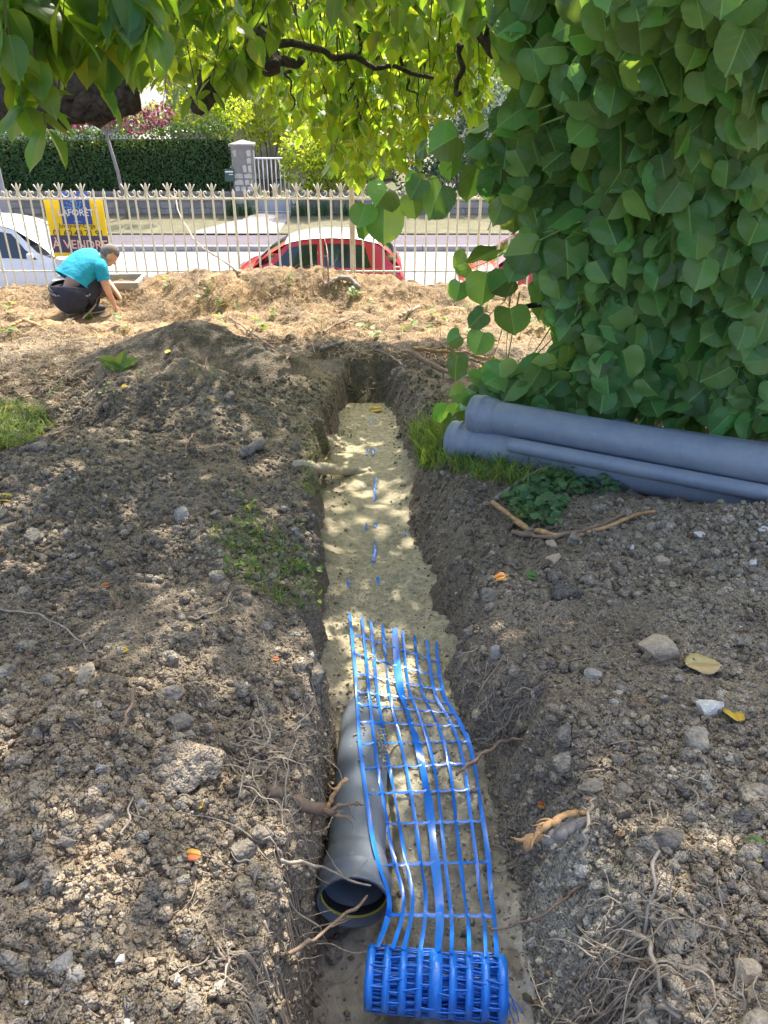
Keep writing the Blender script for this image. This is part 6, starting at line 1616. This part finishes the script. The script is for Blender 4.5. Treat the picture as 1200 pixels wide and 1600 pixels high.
# ------------------------------------------------------------------ plants across the street
def leaf_blob(centres, radii, n, size, seed, flat=.0):
    """leaf positions in the outer shell of several ellipsoids"""
    r = np.random.default_rng(seed); c = np.array(centres, float); ra_ = np.array(radii, float); w = (ra_[:, 0]*ra_[:, 1] + ra_[:, 2]*ra_[:, 0])**1.0; k2 = r.choice(len(c), n, p=w/w.sum())
    d = r.normal(size=(n, 3)); d /= np.linalg.norm(d, axis=1)[:, None]; f = r.uniform(.62, 1.05, n)**.6
    P = c[k2] + d*ra_[k2]*f[:, None]
    P += .12*r.normal(size=(n, 3))*ra_[k2].mean(1)[:, None]*.5
    D = d*.5 + r.normal(0, .6, (n, 3)) + np.array([0, 0, -.3]); N = d + r.normal(0, .5, (n, 3))
    return P, frames(D, N), r.uniform(.6, 1.3, n)*size
M['hedge_leaf'] = leaf_mat('hedge_leaf', (.045, .105, .03), (.25, .40, .04), .22, 0, .4, hv=.16)
M['lime_leaf'] = leaf_mat('lime_leaf', (.14, .22, .025), (.62, .74, .05), .55, 0, .45, hv=.14)
M['blue_leaf'] = leaf_mat('blue_leaf', (.065, .13, .08), (.20, .34, .12), .2, 0, .45, hv=.16)
M['plum_leaf'] = leaf_mat('plum_leaf', (.10, .03, .05), (.42, .12, .16), .35, 0, .45, hv=.25)
M['pink_bloom'] = leaf_mat('pink_bloom', (.55, .12, .20), (.70, .25, .30), .35, 0, .6, hv=.2)
M['stem'] = mat('stem', (.16, .13, .10), .9, var=.25)
M['stem_grey'] = mat('stem_grey', (.24, .22, .21), .9, var=.2, vscale=8)
def bush(name, label, cat, base, cents, rads, n, size, m, seed, trunk=None, core=True, group=None, foliage='foliage'):
    t = thing(name, label, cat, base, group); base = np.array(base)
    P, Rm, S = leaf_blob(cents, rads, n, size, seed); V, F, U, _ = join_leaves(dia, P, Rm, S, seed)
    o = link(foliage, mesh_np(foliage, V - base, F, m, False, None, U), t)
    b = MB(); rnd = np.random.default_rng(seed)
    if trunk: b.tube([np.zeros(3), np.array(trunk[0])-base, np.array(trunk[1])-base], trunk[2], 8)
    for c, ra_ in list(zip(cents, rads))[:8]:
        p0 = (np.array(trunk[1])-base if trunk else np.array([rnd.normal(0, .15), rnd.normal(0, .1), 0])); e = np.array(c)-base
        b.tube(wig([p0, p0*.5+e*.5 + rnd.normal(0, .08, 3), e + np.array([0, 0, ra_[2]*.5])], 6, .02, int(rnd.integers(0, 999))), np.linspace(.035, .008, 6), 5)
    b.build('trunk' if trunk else 'stems', M['stem_grey'] if trunk else M['stem'], t, True)
    return t
# clipped hedge behind the stone wall
hd = thing('hedge', 'dark clipped hedge above the stone wall across the street', 'hedge', (-9.4, 26.9, WT-.3)); r = np.random.default_rng(88)
n = 15000; x = r.uniform(-14.5, -4.78, n); fz_ = r.random(n); top_ = .06 + .42*fbm(x, x*0+1, 1.1, 4, 89); face = r.random(n)
z = WT + .0 + (top_ - WT)*fz_; y = 26.62 + .10*fbm(x, z, 1.5, 3, 90) + np.abs(r.normal(0, .05, n)); istop = face > .78
z = np.where(istop, top_ + r.normal(0, .07, n), z); y = np.where(istop, 26.55 + r.random(n)*1.1, y)
P = np.stack([x, y, z], 1); D = r.normal(0, .6, (n, 3)) + np.array([0, -.3, -.2]); N = np.where(istop[:, None], np.array([0, -.2, 1.0]), np.array([0, -1, .35])) + r.normal(0, .45, (n, 3))
V, F, U, _ = join_leaves(dia, P, frames(D, N), r.uniform(.06, .12, n), 91)
link('foliage', mesh_np('foliage', V - np.array(hd.location), F, M['hedge_leaf'], False, None, U), hd)
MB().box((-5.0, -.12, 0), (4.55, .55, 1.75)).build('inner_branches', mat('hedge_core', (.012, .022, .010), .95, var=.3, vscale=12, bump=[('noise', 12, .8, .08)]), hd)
# bright shrub beside the gate, dark shrub to its right and others
bush('bright_shrub', 'bright yellow-green shrub right of the white gate', 'shrub', (-1.2, 26.9, WB), [(-2.45,26.0,-1.0),(-2.4,26.0,-.5),(-2.0,26.6,-1.2),(-1.2,26.5,-1.0),(-.5,26.6,-.9),(-1.6,26.7,-.2),(-.8,26.7,0),(.1,26.8,-.5),(-2.3,26.6,-.6),(.5,26.9,-.1),(-2.2,27,.4),(-1.1,27.2,.6)], [(.7,.5,.6),(.8,.6,.6),(.7,.5,.6),(.7,.5,.5),(.8,.6,.5),(.6,.5,.5),(.4,.4,.4),(.6,.5,.5),(.6,.5,.4),(.8,.6,.5),(.5,.3,.5),(.4,.3,.4)], 7500, .13, M['lime_leaf'], 92)
bush('dark_shrub', 'dark bluish-green shrub right of the bright shrub', 'shrub', (2.6, 27.4, WB), [(1.6,27.3,-.6),(2.6,27.3,-.4),(3.6,27.5,-.2),(2.0,27.6,.5),(3.2,27.7,.7),(4.4,27.8,.2),(1.0,27.3,-1.2),(2.4,27.2,-1.2),(3.9,27.3,-1.2)], [(.8,.6,.8)]*9, 6500, .14, M['blue_leaf'], 93)
bush('dark_shrub', 'rounded dark shrub behind the wall at far right', 'shrub', (6.5, 27.6, WB), [(5.6,27.5,-.6),(6.6,27.6,-.2),(7.6,27.6,-.7)], [(1,.7,1.0)]*3, 2400, .15, M['blue_leaf'], 94)
bush('plum_tree', 'purple-leaved young plum tree with a thin grey trunk before the hedge', 'tree', (W(196, 300, 23.6)[0], 25.3, WB), [(-9.0,25.3,.5),(-8.1,25.2,.6),(-7.3,25.3,.35),(-8.5,25.3,1.3),(-7.6,25.4,1.2),(-6.6,25.4,.5),(-9.6,25.4,1.0)], [(.6,.5,.35),(.6,.5,.4),(.55,.4,.35),(.6,.5,.4),(.6,.5,.4),(.4,.4,.3),(.5,.5,.4)], 2600, .12, M['plum_leaf'], 95, trunk=((W(190, 260, 23.6)[0], 25.3, -1.0), (W(182, 220, 23.6)[0], 25.3, .0), [.07, .055, .045]))
bush('flowering_shrub', 'pink-flowered shrub showing behind the hedge at far left', 'shrub', (-11.5, 28.6, WB), [(-12.2,28.6,1.6),(-11.2,28.6,1.9),(-12.8,28.6,2.2)], [(.8,.6,.7)]*3, 1500, .12, M['pink_bloom'], 96)
bush('bright_shrub', 'sunlit yellow-green shrub growing above the hedge beside the pillar', 'shrub', (-5.6, 27.8, WT), [(-5.4,27.6,.2),(-6.2,27.7,.4),(-4.8,27.6,.5),(-7.2,27.8,.3),(-8.4,27.8,.35),(-5.6,27.9,1.0)], [(.6,.5,.45)]*6, 3200, .12, M['lime_leaf'], 97)
bush('garden_tree', 'tall green tree filling the gap left of the stone house', 'tree', (-11.5, 33, WB), [(-12,33,2.5),(-10.5,33,3.2),(-13.2,33,3.4),(-11.6,33,4.6)], [(1.3,1,1.1)]*4, 3000, .22, M['hedge_leaf'], 98, trunk=((-11.5,33,0),(-11.5,33,1.6),[.16,.13,.10]))
bush('garden_tree', 'sunlit pale green tree before the pale house', 'tree', (3.2, 31, WB), [(2.6,31,2.0),(3.8,31,2.6),(2.2,31,3.4),(3.6,31,4.0),(4.8,31,2.0)], [(1.1,1,1.0)]*5, 3600, .2, M['lime_leaf'], 99, trunk=((3.2,31,0),(3.2,31,1.4),[.15,.12,.10]))
bush('garden_tree', 'sunlit pale green tree standing between the two houses', 'tree', (-.8, 32, WB), [(-1.4,32,1.6),(-.4,32,2.4),(.6,32,1.8),(-1.2,32,3.4),(.2,32,3.8)], [(1.0,.9,.9)]*5, 3600, .2, M['lime_leaf'], 100, trunk=((-.8,32,-.4),(-.8,32,1.0),[.13,.11,.09]))
bush('garden_tree', 'broad green tree at the far right of the street', 'tree', (11, 31, WB), [(10,31,1.2),(12,31,1.6),(11,31,3.2),(13,31,3.4),(9,31,3.0)], [(1.5,1.2,1.4)]*5, 3600, .24, M['hedge_leaf'], 101, trunk=((11,31,0),(11,31,1.2),[.2,.16,.12]))
bush('garden_tree', 'sunlit pale green tree rising behind the hedge before the stone house', 'tree', (-6.2, 30, WB), [(-6.8,30,1.6),(-5.6,30,2.2),(-7.4,30,2.8),(-6.0,30,3.4),(-8.6,30,2.0)], [(1.1,.9,.9)]*5, 3600, .18, M['lime_leaf'], 102, trunk=((-6.2,30,-.4),(-6.2,30,.8),[.13,.11,.09]))
bush('garden_tree', 'low leafy tree filling the garden right of the white gate', 'tree', (-2.0, 29, WB), [(-2.6,29,.6),(-1.4,29,1.0),(-.2,29,.8),(-2.2,29,1.9),(-.8,29,2.1)], [(.9,.7,.8)]*5, 3600, .17, M['lime_leaf'], 103, trunk=((-2,29,-1.2),(-2,29,-.1),[.12,.10,.08]))
bush('garden_tree', 'yellow-green tree hiding the stone house above the gate', 'tree', (-4.4, 33, WB), [(-5.0,33,2.6),(-3.8,33,3.0),(-4.6,33,4.0),(-3.2,33,4.2),(-5.8,33,3.6)], [(1.2,.9,.9)]*5, 3600, .2, M['lime_leaf'], 104, trunk=((-4.4,33,0),(-4.4,33,1.8),[.13,.11,.09]))
bush('garden_tree', 'leafy green tree rising behind the dark shrub', 'tree', (1.2, 30, WB), [(.6,30,.8),(1.8,30,1.2),(1.0,30,2.2),(2.4,30,2.4),(.2,30,2.6)], [(1.1,.8,.9)]*5, 3600, .18, M['lime_leaf'], 105, trunk=((1.2,30,-1),(1.2,30,.2),[.13,.11,.09]))
bush('bright_shrub', 'sunlit yellow-green shrub seen over the white gate', 'shrub', (-4.2, 30, WB), [(-4.9,30,-.2),(-4.0,30,.2),(-3.2,30,-.1),(-4.5,30,1.1),(-3.4,30,1.2),(-4.0,30,2.0),(-5.3,30,1.6)], [(.8,.6,.7)]*7, 4200, .15, M['lime_leaf'], 106)
# iris clumps at the foot of the wall
M['iris'] = leaf_mat('iris', (.06, .14, .06), (.2, .34, .08), .25, 0, .45, hv=.12)
def blades(P, H_, Wd, lean, seed, segs=3):
    r = np.random.default_rng(seed); n = len(P); az = r.uniform(0, 6.28, n); fa = r.uniform(0, 6.28, n); V = np.zeros((n, 2*segs+1, 3)); L_ = lean*r.uniform(.3, 1.3, n)
    for s in range(segs+1):
        f = s/segs; c = P + np.stack([np.cos(az)*L_*H_*f**2, np.sin(az)*L_*H_*f**2, H_*(f - .35*L_*f*f)], 1)
        w = Wd*(1-f)*.5*(1 + .3*f); sd = np.stack([np.cos(fa), np.sin(fa), 0*fa], 1)
        if s < segs: V[:, 2*s] = c - sd*w[:, None]; V[:, 2*s+1] = c + sd*w[:, None]
        else: V[:, 2*segs] = c
    F = []
    for s in range(segs-1): F += [(2*s, 2*s+1, 2*s+3), (2*s, 2*s+3, 2*s+2)]
    F += [(2*segs-2, 2*segs-1, 2*segs)]
    F = np.array(F); return V.reshape(-1, 3), (F[None] + (np.arange(n)*(2*segs+1))[:, None, None]).reshape(-1, 3)
for q, (u, lab) in enumerate([(362, 'clump of iris leaves below the mailbox'), (385, 'clump of iris leaves at the foot of the left gate pillar'), (470, 'iris clump at the foot of the right gate pillar'), (505, 'iris clump below the bright shrub'), (545, 'small iris clump right of the bright shrub base')]):
    bx_ = W(u, 338, 24.2)[0]; r = np.random.default_rng(130+q); n = 70
    P = np.stack([r.normal(0, .16, n), r.normal(0, .1, n), np.zeros(n)], 1); V, F = blades(P, r.uniform(.3, .7, n), r.uniform(.03, .045, n), .4, 131+q)
    o = link('iris_plant', mesh_np('iris_plant', V, F, M['iris'], False), None, (bx_, 25.85, WB)); tag(o, lab, 'plant', 'iris clumps along the wall')

# ------------------------------------------------------------------ grass, straw, ivy, weeds in the garden
M['grass'] = leaf_mat('grass', (.12, .21, .04), (.42, .55, .08), .35, 0, .5, hv=.18)
M['straw'] = leaf_mat('straw', (.36, .26, .14), (.50, .38, .18), .15, 0, .7, hv=.2)
M['ivy'] = leaf_mat('ivy', (.075, .16, .065), (.20, .36, .05), .22, .5, .4, hv=.15)
M['weed'] = leaf_mat('weed', (.09, .18, .03), (.42, .55, .05), .35, .3, .45, hv=.15)
def on_ground(poly, n, seed, f=None):
    q = sample_poly(poly, n, seed); return Gs(q[:, 0], q[:, 1], f)
rg = np.random.default_rng(55)
P = on_ground([(640,668),(700,655),(705,700),(800,712),(880,738),(900,755),(870,770),(800,765),(730,745),(655,735)], 1300, 140)
V, F = blades(P, rg.uniform(.03, .12, len(P)), rg.uniform(.005, .010, len(P)), 1.0, 141)
Pt = on_ground([(640,680),(690,670),(705,712),(660,735)], 330, 142); V2_, F2q = blades(Pt, rg.uniform(.08, .22, len(Pt)), rg.uniform(.006, .011, len(Pt)), .7, 143)
go = link('grass', mesh_np('grass', np.concatenate([V, V2_]), np.concatenate([F, F2q+len(V)]), M['grass'], False)); tag(go, 'green grass growing round the ends of the grey pipes', kind='stuff')
P = on_ground([(-80,620),(70,640),(85,670),(40,700),(-80,715)], 1500, 144); V, F = blades(P, rg.uniform(.03, .10, len(P)), rg.uniform(.004, .008, len(P)), 1.0, 145)
Pb = np.concatenate([on_ground([(320,830),(400,800),(500,880),(505,960),(440,950),(360,900)], 700, 146), on_ground([(480,660),(520,700),(500,800),(470,760)], 300, 147)]); V2_, F2q = blades(Pb, rg.uniform(.015, .06, len(Pb)), rg.uniform(.003, .006, len(Pb)), 1.1, 148)
go = link('sparse_grass', mesh_np('sparse_grass', np.concatenate([V, V2_]), np.concatenate([F, F2q+len(V)]), M['grass'], False)); tag(go, 'sparse grass left on the edges of the dug ground', kind='stuff')
# straw and dry litter over the sunlit ground
P = on_ground([(-200,400),(1100,400),(1100,560),(700,575),(520,560),(430,560),(380,512),(300,505),(220,530),(90,640),(-200,660)], 17000, 149); P = P[(P[:, 1] < 8.68) & (np.hypot((P[:, 0]+1.3)/1.05, (P[:, 1]-5.05)/.85) > .72)]; n = len(P)
az = rg.uniform(0, 6.28, n); ln = rg.uniform(.02, .10, n)*np.where(rg.random(n) > .93, 2, 1); wd3 = rg.uniform(.0012, .0038, n); d = np.stack([np.cos(az), np.sin(az), rg.normal(.05, .22, n)], 1); sd = np.stack([-np.sin(az), np.cos(az), 0*az], 1)
A0 = P + np.array([0, 0, .008]) - d*ln[:, None]*.5; A0[:, 2] = np.maximum(A0[:, 2], P[:, 2]-.004); A1 = P + np.array([0, 0, .012]) + d*ln[:, None]*.5
V = np.stack([A0-sd*wd3[:, None], A0+sd*wd3[:, None], A1+sd*wd3[:, None]*.5, A1-sd*wd3[:, None]*.5], 1).reshape(-1, 3); F = np.arange(n*4).reshape(-1, 4)
tag(link('straw_litter', mesh_np('straw_litter', V, F, M['straw'], False)), 'dry straw and dead grass over the sunlit ground', kind='stuff')
# dry upright wisps and green sprigs in the sun
P = on_ground([(-100,405),(1000,405),(1000,540),(-100,620)], 1500, 150); P = P[(P[:, 1] < 8.68) & (np.hypot((P[:, 0]+1.3)/1.05, (P[:, 1]-5.05)/.85) > .75)]; V, F = blades(P, rg.uniform(.03, .16, len(P)), rg.uniform(.004, .008, len(P)), 1.0, 151)
tag(link('dry_grass', mesh_np('dry_grass', V, F, M['straw'], False)), 'dry upright grass wisps in front of the fence', kind='stuff')
seeds = np.concatenate([on_ground([(-60,400),(140,405),(140,425),(-60,430)], 60, 152), on_ground([(0,440),(850,440),(850,530),(0,640)], 60, 153), on_ground([(-40,640),(60,650),(40,700),(-40,700)], 14, 154), on_ground([(780,740),(880,760),(880,830),(800,820)], 6, 155), on_ground([(380,780),(500,820),(505,950),(360,900)], 26, 156), on_ground([(640,560),(740,570),(740,650),(660,640)], 12, 157), on_ground([(740,430),(860,430),(840,450),(740,450)], 14, 158)])
seeds = seeds[(seeds[:, 1] < 8.68) & (np.hypot((seeds[:, 0]+1.3)/1.05, (seeds[:, 1]-5.05)/.85) > .8)]
LPp, LDd, LNn, LSs = [], [], [], []
for p in seeds:
    k2 = int(rg.integers(3, 7)); far = p[1] > 6
    for _ in range(k2):
        a = rg.uniform(0, 6.28); LPp.append(p + np.array([math.cos(a)*.012, math.sin(a)*.012, rg.uniform(.004, .05)*(2.2 if far else 1)])); LDd.append((math.cos(a), math.sin(a), rg.uniform(-.1, .7))); LNn.append((rg.normal(0, .3), rg.normal(0, .3), 1)); LSs.append(rg.uniform(.03, .07)*(1.3 if far else .42))
V, F, U, _ = join_leaves(cher_lo, np.array(LPp), frames(np.array(LDd), np.array(LNn)), np.array(LSs), 159)
tag(link('weeds', mesh_np('weeds', V, F, M['weed'], True, None, U)), 'small green weeds scattered over the dug ground', kind='stuff')
# ivy carpet between the pipes and the torn root
P = on_ground([(785,790),(800,765),(850,745),(905,735),(985,758),(990,768),(900,775),(880,800),(870,830),(835,828),(800,808)], 300, 160); n = len(P); a = rg.uniform(0, 6.28, n)
V, F, U, _ = join_leaves(lind_lo, P + np.stack([0*a, 0*a, rg.uniform(.01, .05, n)], 1), frames(np.stack([np.cos(a), np.sin(a), rg.normal(0, .25, n)], 1), np.stack([rg.normal(0, .35, n), rg.normal(-.3, .3, n), np.ones(n)], 1)), rg.uniform(.02, .042, n), 161)
tag(link('ivy', mesh_np('ivy', V, F, M['ivy'], True, None, U)), 'low dark green ivy between the pipes and the torn root', kind='stuff')
# big leafy sprig behind the heap
sp0 = Gs([188], [578])[0]; sprig = thing('dock_plant', 'bright broad-leaved green sprig beside the heap', 'plant', sp0)
me_w = [mesh_np('leaf', V, F, M['weed'], True, None, U) for V, F, U in cher_hi[:3]]
for q, (a, s, e) in enumerate([(2.6, .15, .5), (.4, .13, .6), (1.4, .12, .9), (3.4, .10, .5), (5.4, .08, .4)]):
    Dq = np.array([[math.cos(a), math.sin(a)*.4, e]]); Nq = np.array([[-math.cos(a)*e*.6, -.7, .8]])
    leaf_objects([me_w[q % 3]], np.array([sp0 + np.array([0, 0, .01])]), frames(Dq, Nq), np.array([s]), sprig, q)

# ------------------------------------------------------------------ fallen leaves
M['leaf_yellow'] = leaf_mat('leaf_yellow', (.62, .46, .05), (.7, .5, .05), .2, .3, .5, hv=.03)
M['leaf_tan'] = leaf_mat('leaf_tan', (.50, .38, .17), (.6, .45, .15), .15, .4, .6, hv=.05)
M['leaf_orange'] = leaf_mat('leaf_orange', (.48, .20, .05), (.5, .25, .05), .15, .3, .6, hv=.05)
M['leaf_green'] = leaf_mat('leaf_green', (.10, .20, .05), (.3, .45, .05), .2, .4, .5, hv=.05)
def fallen(u, r, px, ang, m, label, tilt=.25, k2=0):
    p = Gs([u], [r])[0]; Z = float(proj(p)[2]); s = px/FPX*Z; a = math.radians(ang); rnd = np.random.default_rng(k2+int(u))
    D = np.array([[math.cos(a), math.sin(a), rnd.normal(0, .12)]]); N = np.array([[rnd.normal(0, tilt), -tilt+rnd.normal(0, .2), 1.0]]); Rm = frames(D, N)[0]
    V, F, U = cher_hi[k2 % 6]; V = V*np.array([1.1, 1, 1.4])
    o = link('fallen_leaf', mesh_np('fallen_leaf', (V - np.array([0, .5, 0])) @ Rm.T*s, F, m, True, None, U), None, (p[0], p[1], p[2]+.010)); md = o.modifiers.new('thickness', 'SOLIDIFY'); md.thickness = .0006
    return tag(o, label, 'leaf', 'fallen leaves on the dug ground')
fallen(1100, 1042, 62, 5, M['leaf_tan'], 'large pale tan leaf right of the largest tan stone', .3, 0)
fallen(1145, 1117, 46, 80, M['leaf_yellow'], 'bright yellow leaf beside the white chalky stone', .12, 1)
fallen(14, 781, 34, 15, M['leaf_yellow'], 'yellow leaf at the left edge of the left bank', .3, 2)
fallen(396, 795, 20, 5, M['leaf_yellow'], 'yellow leaf on the left lip beside the grass', .3, 3)
fallen(585, 642, 26, 160, M['leaf_yellow'], 'yellow leaf on the sand at the trench end', .3, 4)
fallen(697, 646, 24, 0, M['leaf_orange'], 'orange leaf just left of the pipe ends', .3, 5)
fallen(262, 551, 14, 100, M['leaf_yellow'], 'small yellow leaf on top of the heap', .25, 6)
fallen(195, 606, 10, 10, M['leaf_yellow'], 'tiny yellow leaf on the left flank of the heap', .4, 7)
fallen(194, 1020, 14, 10, M['leaf_yellow'], 'small yellow leaf on the middle of the left bank', .4, 8)
fallen(310, 1258, 26, 130, M['leaf_yellow'], 'narrow yellow leaf above the reddish leaf on the left bank', .4, 9)
fallen(300, 1341, 30, 170, M['leaf_orange'], 'reddish brown leaf on the lower left bank', .3, 10)
fallen(168, 918, 14, 10, M['leaf_orange'], 'small orange leaf on the upper left bank', .3, 11)
fallen(432, 1034, 12, 10, M['leaf_orange'], 'red-orange scrap of leaf on the left lip', .3, 12)
fallen(1180, 1320, 30, 140, M['leaf_green'], 'dark green leaf near the right edge of the bank', .3, 13)
fallen(835, 904, 26, 0, M['leaf_green'], 'pale green leaf on the upper right bank', .3, 14)
fallen(775, 905, 30, 175, M['leaf_orange'], 'orange bark-like leaf on the right lip of the trench', .3, 15)
fallen(848, 17+1245, 18, 10, M['leaf_orange'], 'small brown leaf above the peeled orange stub', .3, 16)
fallen(1185, 1345, 18, 60, M['leaf_tan'], 'pale tan leaf at the right edge below the dark green leaf', .3, 17)
fallen(1070, 1375, 14, 40, M['leaf_tan'], 'small tan leaf on the lower right bank', .3, 18)
fallen(335, 628, 10, 10, M['leaf_yellow'], 'tiny yellow leaf on the lower right of the heap', .3, 19)
fallen(755, 575, 16, 60, M['leaf_yellow'], 'yellow leaf standing among the roots at the trench end', .9, 20)
